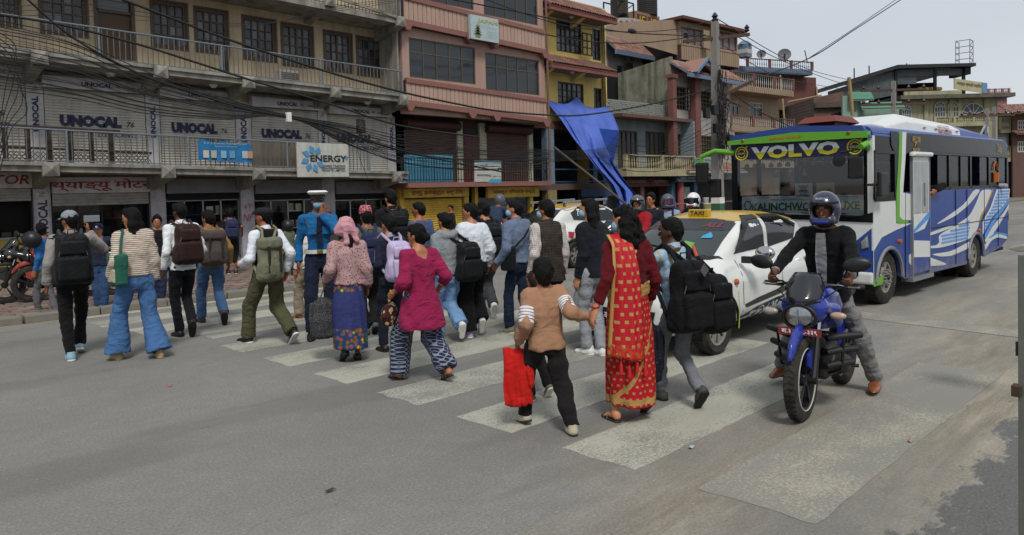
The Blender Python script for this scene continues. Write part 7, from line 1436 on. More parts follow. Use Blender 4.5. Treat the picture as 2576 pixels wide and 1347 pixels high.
for(y,w_,c,ls,nm)in((.98,.26,'b9c4c6','जडिबुटी\nकोटेश्वर\nनयाँ बानेश्वर','white route card with black Devanagari place names behind the bus windscreen'),(.66,.26,'a39c74','सुन्धारा','yellowed route card behind the bus windscreen'),(1.25,.13,'8d8870','','small dull card left of the white route card in the bus')):
 h_=.24 if w_>.2 else .12;t=thing('route_card',nm,'card',tuple(BUS.p+BUS.ex*(FX+.03)+BUS.ey*y+Vector((0,0,1.5 if w_>.2 else 1.57))),BUS.a);MB().box(-.004,-w_/2,0,.004,w_/2,h_).build('card',M('card_'+c,c,.7),t,world=False)
 if ls:
  L_=ls.split('\n')
  for k,s_ in enumerate(L_):text(s_,blk if c[0]=='b' else M('ink_ochre','6f683e',.6),t,(-.008,0,h_*(.8-.28*k)if len(L_)>1 else h_*.45),(0,-1,0),(0,0,1),w_*(.6 if k<2 else .8),.05,bold=.015,world=False)
ORD='first second third fourth fifth sixth seventh eighth ninth tenth eleventh twelfth thirteenth fourteenth'.split()
cols=['9a9a3a','8a8a96','6fa39a','8f8a9a','8a7f72','6c8f8a','79a3a0','a03a6a','7d776a','a03a4a','7b8f8c','a0306a','8a807c','a83a4a','8f8a80','8a8a88','86807a']
for i in range(17):
 y=1.9-i*.133 if i<14 else(1.42,1.2,.98)[i-14];z=2.07 if i<14 else 1.92;c=cols[i];t=thing('hanging_charm','%s charm, %s from the left in the %s row behind the bus windscreen'%({'9':'greyish','8':'grey-beige','6':'mint green','7':'pale teal','a':'pink-red'}[c[0]],ORD[i if i<14 else i-14],'upper' if i<14 else 'lower'),'charm',tuple(BUS.p+BUS.ex*(FX+.07)+BUS.ey*y+Vector((0,0,z))),BUS.a,group='charms hanging in the bus windscreen')
 MB().lathe((0,0,-.08),[(.001,0),(.034,.008),(.038,.03),(.026,.06),(.001,.075)],'Z',10).build('body',M('charm_'+c,c,.8),t,True,world=False);MB().tube([(0,0,-.014),(0,0,.03)],.004,4).build('loop',chrome,t,world=False)
sr=M('seat_red','6a1c22',.8)
for k in range(9):
 for y in(.32,1.5):x=.5+k*.62;BUS.put(MB().box(x,y-.2,.4,x+.45,y+.4,.95).box(x+.36,y-.2,.9,x+.48,y+.4,1.62),'seat',sr if k==0 else M('seat_dark','2a2c33',.8),bevel=.04)
BUS.put(MB().box(6.0,.1,1.6,6.02,WD-.1,2.2),'rear_curtain',M('curtain_dim','3a3d42',.8));steer=MB().tube([(FX+.45+.05*cos(a),1.5+.2*sin(a),1.4+.15*cos(a))for a in[2*pi*k/20 for k in range(20)]],.014,6,closed=True);BUS.put(steer,'steering_wheel',blkp,True)
for y0,y1 in((.25,1.0),(1.15,1.85)):BUS.put(MB().bar((FX-.02,y0,1.27),(FX-.02,y1,1.31),.014).bar((FX-.025,y0+.1,1.3),(FX-.025,y1+.05,1.36),.02),'wiper',blkp)
h=BUS.put(MB().prism([(.04,.84),(.15,.8),(.16,.92),(.06,1.02)],FX-.03,FX+.02,'X'),'headlight',chrome,bevel=.01);BUS.put(MB().prism([(WD-.08,.86),(WD-.34,.78),(WD-.34,.95),(WD-.1,1.06)],FX-.03,FX+.02,'X'),'headlight',chrome,bevel=.01);BUS.put(MB().box(FX-.06,.0,.34,FX+.1,WD,.5),'bumper',bwht,bevel=.03);BUS.put(MB().prism([(.02,.62),(.3,.55),(.3,.86),(.02,1.1)],FX-.012,FX,'X'),'blue_corner',bblue)
def mir(c,w,h,a,nm='mirror'):b=MB().box(c[0]-.04,c[1]-w/2,c[2]-h/2,c[0]+.03,c[1]+w/2,c[2]+h/2);return BUS.put(b,nm,blkp,bevel=.03)
BUS.put(MB().tube([(FX-.02,.06,2.2),(FX-.2,.0,2.24),(FX-.34,.02,2.2)],[.045,.045,.04],10),'mirror_arm',bgrn,True);BUS.put(MB().tube([(FX-.3,.0,2.19),(FX-.32,.12,2.16),(FX-.32,.3,2.14)],.015,6),'mirror_arm',blkp);mir((FX-.3,.1,1.93),.2,.3,0);BUS.put(MB().lathe((FX-.34,.3,2.03),[(.001,.02),(.07,.01),(.085,-.01),(.085,-.03),(.001,-.035)],'X',18),'round_mirror',blkp,True)
p_=bq(1025,570,-.12);BUS.put(MB().box(p_[0]-.14,-.16,p_[1]-.17,p_[0]+.14,-.1,p_[1]+.17),'mirror',blkp,bevel=.035);BUS.put(MB().tube([(p_[0]-.1,-.1,p_[1]),(p_[0]-.22,.0,p_[1])],.018,6),'mirror_arm',blkp)
BUS.put(MB().tube([(FX-.02,WD-.06,2.24),(FX-.15,WD+.2,2.28),(FX-.2,WD+.42,2.2),(FX-.2,WD+.42,2.1)],[.045,.04,.035,.03],10),'mirror_arm',bgrn,True);mir((FX-.2,WD+.4,1.94),.22,.34,0);mir((FX-.05,WD+.26,1.7),.2,.3,0)
# --- cars from lengthwise sections
def carbody(root,mat,low,top,W=.8,wb=2.38,r=.29,h=.024):
 L0,L1=low[0][0]-.08,low[-1][0]+.08;s=SDF((-W-.1,.1,L0),(W+.1,1.65,L1),h)
 def lf(S,p,k):z=np.array([q[0]for q in S]);a=np.array([q[1]for q in S]);zb=np.array([q[2]for q in S]);zt=np.array([q[3]for q in S]);s.loft(z,a,(zt-zb)/2,0,(zt+zb)/2,k,p=p)
 lf(low,3.6,0);lf(top,3.4,.06)
 for x in(0,wb):
  for e in(-1,1):s.cone((e*(W+.2),r,x),(e*(W-.22),r,x),r+.055,r+.055,.01,sub=True)
 me=s.mesh('body',mat,6);n=len(me.vertices);co=np.empty(n*3,np.float32);me.vertices.foreach_get('co',co);co=co.reshape(-1,3);co=np.stack([co[:,2],co[:,0],co[:,1]],1);me.vertices.foreach_set('co',co.ravel());me.update();link('body',me,root);return bvh_of(me)
TX=FR('taxi','white hatchback taxi with yellow roof and TAXI sign, waiting at the crossing','car',(6.78,3.82+.78),.8);cw=M('car_white','cfd0cd',.22,var=.04,dirt=.2,dirtcol='8d897f',coat=.5,bump=.0,dust=.42)
low=[(-.68,.5,.3,.6),(-.6,.68,.22,.72),(-.35,.76,.2,.84),(.1,.79,.2,.93),(.6,.8,.2,.97),(1.6,.8,.2,1.0),(2.4,.79,.22,1.0),(2.8,.74,.3,.96),(2.95,.64,.42,.85)];topc=[(.12,.66,.8,.93),(.5,.66,.8,1.17),(.88,.62,.8,1.37),(1.3,.6,.8,1.43),(1.9,.59,.8,1.41),(2.45,.57,.8,1.34),(2.78,.56,.8,1.12),(2.88,.55,.8,.95)]
bv=carbody(TX.root,cw,low,topc);cs=lambda e:(lambda x,z:((x,e*2,z),(0,-e,0)));ctop=lambda x,y:((x,y,3),(0,0,-1));cfr=lambda y,z:((-3,y,z),(1,0,0));crear=lambda y,z:((5,y,z),(-1,0,0));tg=glassm('car_glass','101416',.04);tgw=glassm('car_windscreen','2c3434',.05)
yr=M('taxi_yellow','b89420',.3,var=.08,coat=.4,dirt=.15)
def windows(root,bv,sw,rw,ws=None,roof=None,yl=None,rear=True):
 for e in(-1,1):
  for p in sw:drape([p],cs(e),bv,.006,.08,'window',tg,root)
  for p in rw or():drape([p],cs(e),bv,.012,.08,'visor_trim',blkp,root)
 if ws:drape([ws],cfr,bv,.007,.08,'windscreen',tgw,root)
 if roof:drape([roof],ctop,bv,.005,.08,'painted_roof',yl,root)
 if rear:drape([[(-.46,1.02),(.46,1.02),(.42,1.3),(-.42,1.3)]],crear,bv,.007,.08,'rear_window',tg,root)
windows(TX.root,bv,[[(.52,.99),(.86,1.2),(1.12,1.335),(1.34,1.35),(1.38,1.0)],[(1.48,1.0),(1.44,1.35),(1.95,1.33),(2.3,1.2),(2.22,1.06)]],[[(.56,1.04),(.88,1.28),(1.12,1.375),(1.35,1.38),(1.35,1.34),(1.12,1.33),(.9,1.21),(.66,1.04)],[(1.46,1.38),(1.95,1.365),(2.34,1.23),(2.28,1.19),(1.95,1.33),(1.46,1.345)]],[(-.58,.95),(.58,.95),(.52,1.3),(.3,1.345),(-.3,1.345),(-.52,1.3)],[(.88,-.48),(1.1,-.53),(2.4,-.5),(2.5,0),(2.4,.5),(1.1,.53),(.88,.48),(.8,0)],yr)
drape([[(-.53,1.23),(.53,1.23),(.5,1.315),(.28,1.35),(-.28,1.35),(-.5,1.315)]],cfr,bv,.01,.08,'sun_strip',M('strip_dark','2b2d31',.4),TX.root)
rt=M('letters_worn_red','6d3038',.5);text_on('ALL',rt,TX.root,cfr,bv,.014,(-.32,1.28,0),(-1,0,0),(0,1,0),.24,.05,bold=.04,shear=.2);text_on('JAI',rt,TX.root,cfr,bv,.014,(.36,1.28,0),(-1,0,0),(0,1,0),.2,.05,bold=.04,shear=.2);drape([[(-.42,1.17),(-.36,1.21),(-.3,1.17),(-.3,1.15),(-.42,1.15)]],cfr,bv,.012,.05,'sticker',M('sticker_cyan','3a8fb5',.5),TX.root)
drape([[(-.3,.95),(-.1,.95),(-.14,1.12),(-.28,1.1)]],cfr,bv,.011,.05,'reflective_vest',M('vest_lime','6a9a4a',.6),TX.root)
line_=lambda pts,w:[(x,z+w)for x,z in pts]+[(x,z-w)for x,z in pts[::-1]]
for pts in([(.5,.93),(.47,.6),(.5,.28)],[(1.41,.98),(1.43,.6),(1.42,.26)],[(2.3,1.02),(2.25,.8),(2.1,.55)]):drape([[(x-.005,z)for x,z in pts]+[(x+.005,z)for x,z in pts[::-1]]],cs(-1),bv,.003,.1,'door_seam',blkp,TX.root)
gs=M('stripe_charcoal','2b2b2c',.4);drape([[(.5,.46),(.8,.5),(1.5,.56),(2.2,.6),(2.2,.55),(1.5,.49),(.8,.44),(.55,.42)]],cs(-1),bv,.004,.08,'side_moulding',gs,TX.root);drape([[(.42,.22),(.42,.3),(.8,.4),(1.3,.45),(1.98,.46),(1.98,.22)]],cs(-1),bv,.005,.08,'side_sticker',gs,TX.root)
text_on('sports',wlt,TX.root,cs(-1),bv,.009,(.62,.285,0),(1,.09,0),(0,1,0),.3,.085,bold=.02,shear=.2);text_on('HYUNDAI',wlt,TX.root,cs(-1),bv,.009,(1.42,.36,0),(1,.05,0),(0,1,0),.72,.13,bold=.03,shear=.2);text_on('H',wlt,TX.root,cs(-1),bv,.009,(.93,.325,0),(1,0,0),(0,1,0),.09,.07,bold=.03,shear=.3)
drape([[(.93+.09*cos(a),.325+.075*sin(a))for a in[2*pi*k/20 for k in range(20)]]],cs(-1),bv,.0065,.1,'emblem_disc',wlt,TX.root);drape([[(.93+.078*cos(a),.325+.063*sin(a))for a in[2*pi*k/20 for k in range(20)]]],cs(-1),bv,.0078,.1,'emblem_disc',gs,TX.root)
mr=TX.put(MB().box(.5,-1.0,.9,.56,-.76,.97),'mirror_foot',blkp);s=SDF((-.12,-.16,-.1),(.12,.12,.12),.012);s.ell((0,-.02,.02),(.06,.11,.075),0);me=s.mesh('mirror',chrome);link('mirror',me,TX.root,(.56,-.98,.99));s.ell((0,0,0),(.01,.01,.01));link('mirror',me,TX.root,(.56,.98,.99))
TX.put(MB().lathe((.32,-.8,.72),[(.001,-.03),(.03,-.015),(.035,.01)],'Y',10),'side_indicator',orl,True);TX.put(MB().lathe((1.25,-.815,.83),[(.001,-.025),(.05,-.02),(.055,.01)],'Y',12),'door_handle',chrome,True);TX.put(MB().lathe((2.12,-.81,.86),[(.001,-.025),(.05,-.02),(.055,.01)],'Y',12),'door_handle',chrome,True)
drape([[(-.62,.62),(-.45,.66),(-.3,.78),(-.38,.82),(-.6,.72)],[(.62,.62),(.45,.66),(.3,.78),(.38,.82),(.6,.72)]],cfr,bv,.01,.06,'headlight',chrome,TX.root);drape([[(-.4,.3),(.4,.3),(.45,.5),(-.45,.5)]],cfr,bv,.01,.08,'grille',blkp,TX.root);text('बा ३ ज ४१२',wlt,TX.root,(-.72,0,.42),(0,-1,0),(0,0,1),.3,.07,world=False)
drape([[(-.66,.95),(.66,.95),(.62,.98),(-.62,.98)]],cfr,bv,.012,.1,'cowl',blkp,TX.root);TX.put(MB().bar((.22,-.5,.985),(.3,.1,1.04),.016).bar((.24,-.3,1.0),(.34,.3,1.08),.02),'wiper',blkp)
sg=thing('taxi_sign','small yellow TAXI light box on the yellow taxi roof','taxi sign',tuple(TX.p+TX.ex*.93+TX.ey*-.02+Vector((0,0,1.375))),TX.a);MB().box(-.03,-.13,0,.05,.13,.085).build('light_box',yr,sg,bevel=.012,world=False);text('TAXI',blk,sg,(-.033,.01,.045),(0,-1,0),(0,0,1),.18,.05,bold=.02,world=False)
for x in(0,2.38):
 for e in(-1,1):wheel(TX.root,(x,e*.68,.29),.29,.18,8,side=e,rr=.66,hub=.28,tread=(e<0),wh=1.15)
 TX.put(MB().tube([(x+.36*cos(a),-.795,.3+.345*sin(a))for a in[pi*k/14 for k in range(15)]],.016,6),'arch_lip',und,True)
# --- background cars
def hatch(name,label,p,ang,mat,cat='car',sides=True):f=FR(name,label,cat,p,ang);b=carbody(f.root,mat,low,topc,h=.045);windows(f.root,b,[[(.52,.99),(.86,1.22),(1.12,1.35),(1.34,1.37),(1.38,1.0)],[(1.48,1.0),(1.44,1.37),(1.95,1.35),(2.3,1.22),(2.22,1.06)]],None,[(-.58,.95),(.58,.95),(.52,1.3),(-.52,1.3)]);[wheel(f.root,(x,e*.68,.29),.29,.18,6,side=e,tread=False,wh=.9)for x in(0,2.38)for e in(-1,1)];return f,b
WG,bw_=hatch('white_taxi','white compact taxi with roof rails passing behind the crossing pedestrians',(14.95,11.35),180,cw);drape([[(.88,-.48),(1.1,-.53),(2.4,-.5),(2.4,.5),(1.1,.53),(.88,.48)]],ctop,bw_,.006,.15,'painted_roof',yr,WG.root)
for e in(-1,1):WG.put(MB().bar((.9,e*.5,1.5),(2.5,e*.5,1.46),.05,.05).box(.95,e*.5-.03,1.38,1.0,e*.5+.03,1.5).box(2.4,e*.5-.03,1.36,2.45,e*.5+.03,1.47),'roof_rail',chrome,bevel=.01)
dc=WG;drape([[(2.42,.8),(2.6,.82),(2.62,.7),(2.5,.66)],[(.75,.55),(.95,.5),(1.05,.3),(.98,.3),(.85,.45)]],cs(1),bw_,.008,.1,'red_sticker',M('sticker_red','a02a30',.4),WG.root);text_on('Deluxe',wlt,WG.root,cs(1),bw_,.014,(1.9,1.2,0),(-1,0,0),(0,1,0),.4,.09,bold=.01,shear=.3)
WG.put(MB().box(1.35,.8,.82,1.55,.83,.86),'door_handle',chrome,bevel=.01)
q0=G(2560,640);C1,_=hatch('silver_car','pinkish white car waiting behind the minibus',(q0.x+4,q0.y+2.4),-2,M('car_silver','a09a96',.3,coat=.4));C1.put(MB().box(-.72,-.3,.4,-.66,.3,.52),'number_plate',M('plate_red','7d2a2a',.5));C1.put(MB().box(-.7,-.55,.52,-.6,.55,.66),'grille',blkp)
C2,_=hatch('white_van','white car with a dark windscreen further back behind the minibus',(q0.x+10.5,q0.y+3.6),-2,cw);C3,_=hatch('grey_car','dark blue car at the right edge behind the minibus',(q0.x+2.2,q0.y-1.0),-2,M('car_navy','2c3a5c',.3,coat=.4));C3.put(MB().box(-.05,-1.0,.92,.1,-.8,1.06),'mirror',chrome,bevel=.03)
# --- motorcycles: local -x is forward
def bike(label,loc,rz,col,near=True,acc='b',name='motorcycle',helmetc=None):
 t=thing(name,label,'motorcycle',loc,rz);pc_=M('bike_paint_'+col,col,.22,var=.06,coat=.6,bump=0,dirt=.1);WB=1.24;r=.3;P=lambda n_,b,m,sm=True,**k:b.build(n_,m,t,sm,world=False,**k);res=.010 if near else .018
 for x,w in((0,.1),(WB,.12)):w_=wheel(t,(x,0,r),r,w,5,rim=M('rim_dark','26262a',.4,.5),hub=.25,side=-1,rr=.74,tread=near,wh=.35);w_.name='wheel'
 if near:P('rim_tape',MB().tube([(.225*cos(a),-.043,r+.225*sin(a))for a in[2*pi*k/32 for k in range(32)]],.006,5,closed=True),M('tape_white','a8a49a',.5));P('brake_disc',MB().lathe((0,.05,r),[(.05,0),(.12,0),(.12,.004),(.05,.004)],'Y',24),chrome)
 for e in(-1,1):P('fork',MB().cyl((0,e*.085,r),(.13,e*.085,.62),.028,10).cyl((.13,e*.085,.6),(.2,e*.085,.84),.017,10),blkp if near else und);P('fork_tube',MB().cyl((.11,e*.085,.57),(.19,e*.085,.8),.019,10),chrome);P('axle_nut',MB().cyl((0,e*.11,r),(0,e*.05,r),.03,8),und)
 s=SDF((-.4,-.14,.3),(.4,.14,.8),res);
 for k in range(10):a0,a1=pi*(.12+k*.068),pi*(.12+(k+1)*.068);f=lambda a:(.345*cos(a)+.02,0,r+.345*sin(a));s.cone(f(a0),f(a1),.035+.03*sin(pi*k/10),.035+.03*sin(pi*(k+1)/10),.02,w=(0,1,0),sq=.5)
 s.f=s.f
 s.cone((0.02,-.06,r),(0.02,.06,r),.318,.318,0,sub=True);s.disp(0.0001,3);me=s.mesh('mudguard',pc_,2);
 n=len(me.vertices);link('mudguard',me,t);P('mudguard_stay',MB().bar((.0,-.075,r),(.05,-.075,.62),.02).bar((.0,.075,r),(.05,.075,.62),.02),blkp)
 for e in(-1,1):P('mudguard_side',MB().prism([(-.08,.5),(.14,.55),(.12,.42),(.02,.36),(-.08,.42)],e*.062,e*.078,'Y'),pc_)
 s=SDF((-.2,-.25,.6),(.45,.25,1.1),res);s.loft([.67,.74,.82,.9,.95],[.09,.13,.155,.15,.09],[.06,.1,.125,.11,.06],x0=0,y0=0,k=0)if False else None;s.ell((.1,0,.81),(.125,.165,.135),0);s.cone((.04,0,.86),(.14,0,.93),.07,.08,.04);s.cut((.1,0,.93),(-.35,0,1));s.cut((.02,0,.8),(-1,0,.5))if False else None
 for e in(-1,1):s.cone((.1,e*.1,.82),(.3,e*.16,.78),.05,.05,.05)
 surf('headlamp_cowl',s,pc_,t);hl_=P('headlight',MB().lathe((0,0,0),[(.001,-.02),(.05,-.015),(.074,.0),(.08,.05)],'X',24),M('lens_clear','9a9ea0',.12,.9,var=.5,scale=38));hl_.matrix_local=Matrix.Translation((-.05,0,.765))@Matrix.Diagonal((1,1.25,.95,1));P('headlight_surround',MB().tube([(-.025,.115*cos(a),.76+.085*sin(a))for a in[2*pi*k/24 for k in range(24)]],.014,8,closed=True),blkp)
 P('reflector_bar',MB().box(-.078,-.004,.71,-.07,.004,.82),chrome);[P('brow',MB().bar((-.02,-.15*e,.88),(-.03,-.04*e,.85),.02,.012),blkp)for e in(-1,1)]
 b=MB();n_=10;rows=6
 for j in range(rows+1):
  f=j/rows;z=.865+.205*f;x0=-.045+.17*f;w=.12+.03*sin(pi*f)-.025*f
  for i in range(n_+1):u=i/n_*2-1;b.v.append((x0+.09*u*u,w*u,z-.015*u*u*f))
 for j in range(rows):
  for i in range(n_):k=j*(n_+1)+i;b.f.append((k,k+1,k+n_+2,k+n_+1))
 o=P('windscreen',b,glassm('bike_screen','23252a',.1));o.modifiers.new('t','SOLIDIFY').thickness=.004
 for e in(-1,1):
  P('handlebar',MB().tube([(.2,e*.05,.9),(.22,e*.14,.97),(.28,e*.24,.96),(.33,e*.34,.955)],.013,8),blkp);P('grip',MB().cyl((.28,e*.25,.96),(.34,e*.36,.953),.019,10),rub);P('lever',MB().tube([(.24,e*.2,.97),(.21,e*.28,.965),(.25,e*.35,.96)],.007,6),chrome)
  P('mirror_stem',MB().tube([(.25,e*.22,.97),(.2,e*.26,1.04),(.2,e*.28,1.1),(.2,e*.31,1.12)],.008,6),blkp);s=SDF((-.1,-.14,-.09),(.1,.14,.09),.01);s.ell((0,0,0),(.03,.1,.055),0);m_=s.mesh('mirror',blkp);o=link('mirror',m_,t,(.2,e*.345,1.13));o.rotation_euler=(e*.12,0,-e*.2)
  s=SDF((-.08,-.1,-.07),(.08,.1,.07),.01);s.ell((0,0,0),(.03,.06,.028),0);o=link('indicator',s.mesh('indicator',M('lens_smoke','9a938a',.15)if e>0 else M('lens_amber','a89078',.15)),t,(.08,e*.24,.77));P('indicator_stem',MB().cyl((.12,e*.12,.78),(.1,e*.2,.77),.014,8),blkp)
 s=SDF((.1,-.22,.55),(.85,.22,1.05),res);s.loft([.62,.7,.78,.88,.93],[.2,.25,.26,.21,.12],[.11,.155,.175,.155,.1],x0=np.array([.47,.46,.45,.43,.42]),y0=0,k=.02,p=2.3)
 for e in(-1,1):s.cone((.24,e*.15,.78),(.4,e*.15,.68),.04,.05,.05)
 surf('fuel_tank',s,pc_,t);s=SDF((.6,-.2,.6),(1.6,.2,.98),res);s.line([(.68,0,.76),(.95,0,.77),(1.2,0,.82),(1.38,0,.84)],[.07,.08,.065,.04],.04,w=(0,1,0),sq=1.6);surf('seat',s,blkp,t);s=SDF((.8,-.2,.5),(1.7,.2,.95),res);s.line([(.85,0,.68),(1.2,0,.72),(1.5,0,.8)],[.1,.09,.03],.04);surf('tail_panel',s,pc_,t)
 s=SDF((.15,-.24,.15),(.9,.24,.7),res*1.2);s.box((.5,0,.36),(.2,.11,.13),.04,0).cone((.38,0,.42),(.3,0,.58),.085,.075,.03).cone((.5,-.16,.33),(.5,.16,.33),.085,.085,.02);s.disp(.004,30,2);surf('engine',s,M('engine_grey','3b3a38',.5,.5,var=.4,scale=12,dirt=.5),t);[P('cooling_fin',MB().box(.25,-.1,.44+k*.028,.42,.1,.45+k*.028),und)for k in range(6)]
 if near:
  for e in(-1,1):P('cable',MB().tube([(.28,e*.2,.95),(.12,e*.2,.93),(.1,e*.1,.86),(.2,e*.05,.75)],.005,5),und);P('switch_gear',MB().cyl((.25,e*.2,.965),(.28,e*.25,.962),.024,8),blkp)
  P('brake_caliper',MB().box(.06,.035,.36,.12,.07,.44),und);P('gear_pedal',MB().tube([(.5,-.16,.28),(.38,-.18,.27),(.34,-.2,.3)],.008,6),chrome);P('horn',MB().lathe((.1,-.1,.56),[(.001,-.01),(.04,0),(.045,.02)],'X',14),und);P('engine_cover',MB().lathe((.5,-.17,.33),[(.001,-.02),(.06,-.015),(.075,.0),(.08,.03)],'Y',20),M('engine_silver','77746d',.4,.7,dirt=.4));P('side_cover',MB().prism([(.62,.45),(.9,.5),(.98,.66),(.66,.66)],-.12,-.1,'Y'),pc_,False)
 P('frame',MB().tube([(.2,0,.84),(.35,0,.6),(.3,0,.3),(.7,0,.22),(.85,0,.35)],.02,8).tube([(.24,0,.8),(.8,0,.66),(1.35,0,.72)],.018,8),und);P('swingarm',MB().bar((.85,-.09,.34),(WB,-.09,.3),.03,.05).bar((.85,.09,.34),(WB,.09,.3),.03,.05),und);P('exhaust',MB().tube([(.32,.08,.45),(.26,.1,.3),(.5,.14,.2),(.9,.16,.24),(1.3,.17,.34)],[.018,.018,.02,.04,.045],10),blkp)
 if near:
  for e in(-1,1):
   for k in range(3):z=.58-.105*k;L=.24-.03*k;P('crash_bar',MB().tube([(.26,e*.09,z-.02),(.2,e*.15,z),(.24,e*(.08+L*.6),z+.015),(.34,e*(.1+L),z+.02)],.025,12),M('foam_black','18181a',.6))
   P('bar_frame',MB().tube([(.3,e*.12,.6),(.24,e*.24,.58),(.26,e*.22,.34),(.35,e*.1,.28)],.012,8),blkp)
  o=P('number_plate',MB().box(-.035,-.15,.625,-.028,.15,.68),M('plate_red','7d2228',.45),False);o2=text('बा.३ ७प ९-३३९',wlt,t,(-.04,0,.652),(0,-1,0),(0,0,1),.25,.032,bold=.015,world=False)
  for e in(-1,1):P('graphic',MB().prism([(.3,.8),(.52,.84),(.5,.8),(.34,.76)],e*.142,e*.15,'Y'),wlt)
 for e in(-1,1):P('footrest',MB().cyl((.62,e*.12,.3),(.62,e*.26,.3),.014,8),rub)
 return t
BK=bike('blue motorcycle with black foam crash bars and red number plate in the right foreground',(5.27,2.32,0),R(8),'1c2f8c')
bike('orange-red motorcycle parked on the pavement at the left edge',(3.0,14.3,.11),R(-14),'8c3224',near=False);p_=G(1305,640,.1);bike('dark motorcycle parked on the pavement under the yellow shop signs',(p_.x,p_.y+.3,.11),R(200),'4a1f22',near=False);BR=bike('black motorcycle under the rider in the red jacket behind the taxi',(10.3,6.9,0),R(0),'2a2a2c',near=False)
p_=G(245,745,.1);bike('dark parked motorcycle showing its rear wheel behind the man in the grey cap',(p_.x-1.3,p_.y+.25,.11),R(-10),'25262a',near=False)
q1=bike('dark motorcycle under the rider in the white helmet',(12.0,8.5,0),R(0),'2a2a2c',near=False);q2=bike('dark motorcycle under the rider with the tinted purple visor',(12.6,9.8,0),R(0),'2d2f36',near=False)
gp_=onY(2573,850,0.0)if False else atD(2573,1000,2.6);po=thing('steel_post','grey steel gate post with rusty bracket cut by the right edge of the photo','post',(gp_.x,gp_.y,0));pgm=M('post_grey','6b6d66',.5,.3,dirt=.4);zt_=atD(2573,640,2.6).z;MB().box(-.012,-.012,.0,.03,.012,zt_).build('post',pgm,po,world=False,bevel=.003)
bz=atD(2560,983,2.6);MB().box(-.03,.0,bz.z-.02,.012,.03,bz.z+.02).build('bracket',M('rusty_bracket','4a3a30',.7,.4,var=.5,scale=60),po,bevel=.004,world=False);MB().box(-.008,.0,atD(2570,885,2.6).z-.015,.01,.02,atD(2570,860,2.6).z).build('latch',blkp,po,world=False)
hv=thing('board_stand','worn pale board of a small stand poking in at the right border','stand',tuple(atD(2580,625,5.5)));MB().prism([(.1,.0),(.02,-.02),(-.4,-.02),(-.4,.03),(0,.03)],-.12,.12,'X').build('board',M('board_pale','8f8b80',.7,dirt=.5),hv,bevel=.006,world=False)
for x_ in(-.09,.09):MB().box(x_-.015,-.36,-hv.location.z,x_+.015,-.33,-.02).build('leg',pgm,hv,world=False)
# ------ cloth patterns
def patt(name,base,c2,mode,s=.06,c3=None,lo=None,rr=.17,w=.5,diag=0):
 if name in _MC:return _MC[name]
 n=NT(name);sp=n.sep();x,y,z=sp;a=n.math('MULTIPLY',n.math('ARCTAN2',y,x),rr);B=hexc(base);C=hexc(c2)
 u=n.math('DIVIDE',a,s);v=n.math('DIVIDE',z,s);fr_u=n.math('FRACT',u);fr_v=n.math('FRACT',v)
 if mode=='stripes':m=n.math('LESS_THAN',fr_v,w)
 elif mode=='vstripes':m=n.math('LESS_THAN',n.math('FRACT',n.math('DIVIDE',x,s)),w)
 elif mode=='check':m=n.math('MAXIMUM',n.math('LESS_THAN',n.math('FRACT',n.math('DIVIDE',x,s)),w),n.math('LESS_THAN',fr_v,w))
 elif mode=='squares':uu=n.math('FRACT',n.math('ADD',u,n.math('MULTIPLY',n.math('FLOOR',v),.5)));m=n.math('MULTIPLY',n.math('LESS_THAN',uu,.4),n.math('LESS_THAN',fr_v,.38))
 elif mode=='lattice':su=n.math('ABSOLUTE',n.math('SINE',n.math('MULTIPLY',u,pi)));sv=n.math('ABSOLUTE',n.math('SINE',n.math('MULTIPLY',v,pi)));m=n.math('MAXIMUM',n.math('LESS_THAN',n.math('ABSOLUTE',n.math('SUBTRACT',su,sv)),.2),n.math('GREATER_THAN',n.math('MULTIPLY',su,sv),.93))
 if mode in('floral','spots'):
  vo=n.n('ShaderNodeTexVoronoi');vo.inputs['Scale'].default_value=1/s;n.l(n.co,vo.inputs['Vector']);m=n.math('LESS_THAN',vo.outputs['Distance'],w);col=n.mix(m,B,C)
  if mode=='floral':
   hs_=n.sep(vo.outputs['Color']);flo=n.mix(n.math('GREATER_THAN',hs_[0],.62),hexc('b03a2a'),hexc('c49a2c'));flo=n.mix(n.math('LESS_THAN',hs_[1],.28),flo,hexc('8a3f7a'));zm=n.noise(1.5,1);sel=n.math('MAXIMUM',n.math('GREATER_THAN',z,.74),n.math('LESS_THAN',z,.36));m=n.math('MULTIPLY',m,sel)
   g_=n.math('MULTIPLY',n.math('LESS_THAN',vo.outputs['Distance'],w+.18),sel);col=n.mix(g_,n.mix(n.noise(60,2),mul(B,.6),mul(B,1.3)),hexc('3a5a34'));col=n.mix(m,col,flo)
 else:col=n.mix(m,n.mix(n.noise(12,3),mul(B,.88),mul(B,1.12)),C)
 if lo is not None:col=n.mix(n.math('MULTIPLY',n.math('LESS_THAN',z,lo[1]),n.math('GREATER_THAN',z,lo[0])),col,hexc(c3))
 if diag:dg=n.math('ABSOLUTE',n.math('SUBTRACT',z,n.math('MULTIPLY_ADD',n.math('POWER',n.math('ADD',x,.22,clamp=True),1.5),2.6,.17)));col=n.mix(n.math('MULTIPLY',n.math('LESS_THAN',dg,.022),n.math('LESS_THAN',y,.02)),col,hexc(c3))
 f=n.noise(1.0,2,.5,n.mapc((7,7,11),rot=(.5,.35,0)),dist=1.2);n.bump(f,.5,.02);m_=n.out(col,.8,0,.2);_MC[name]=m_;return m_
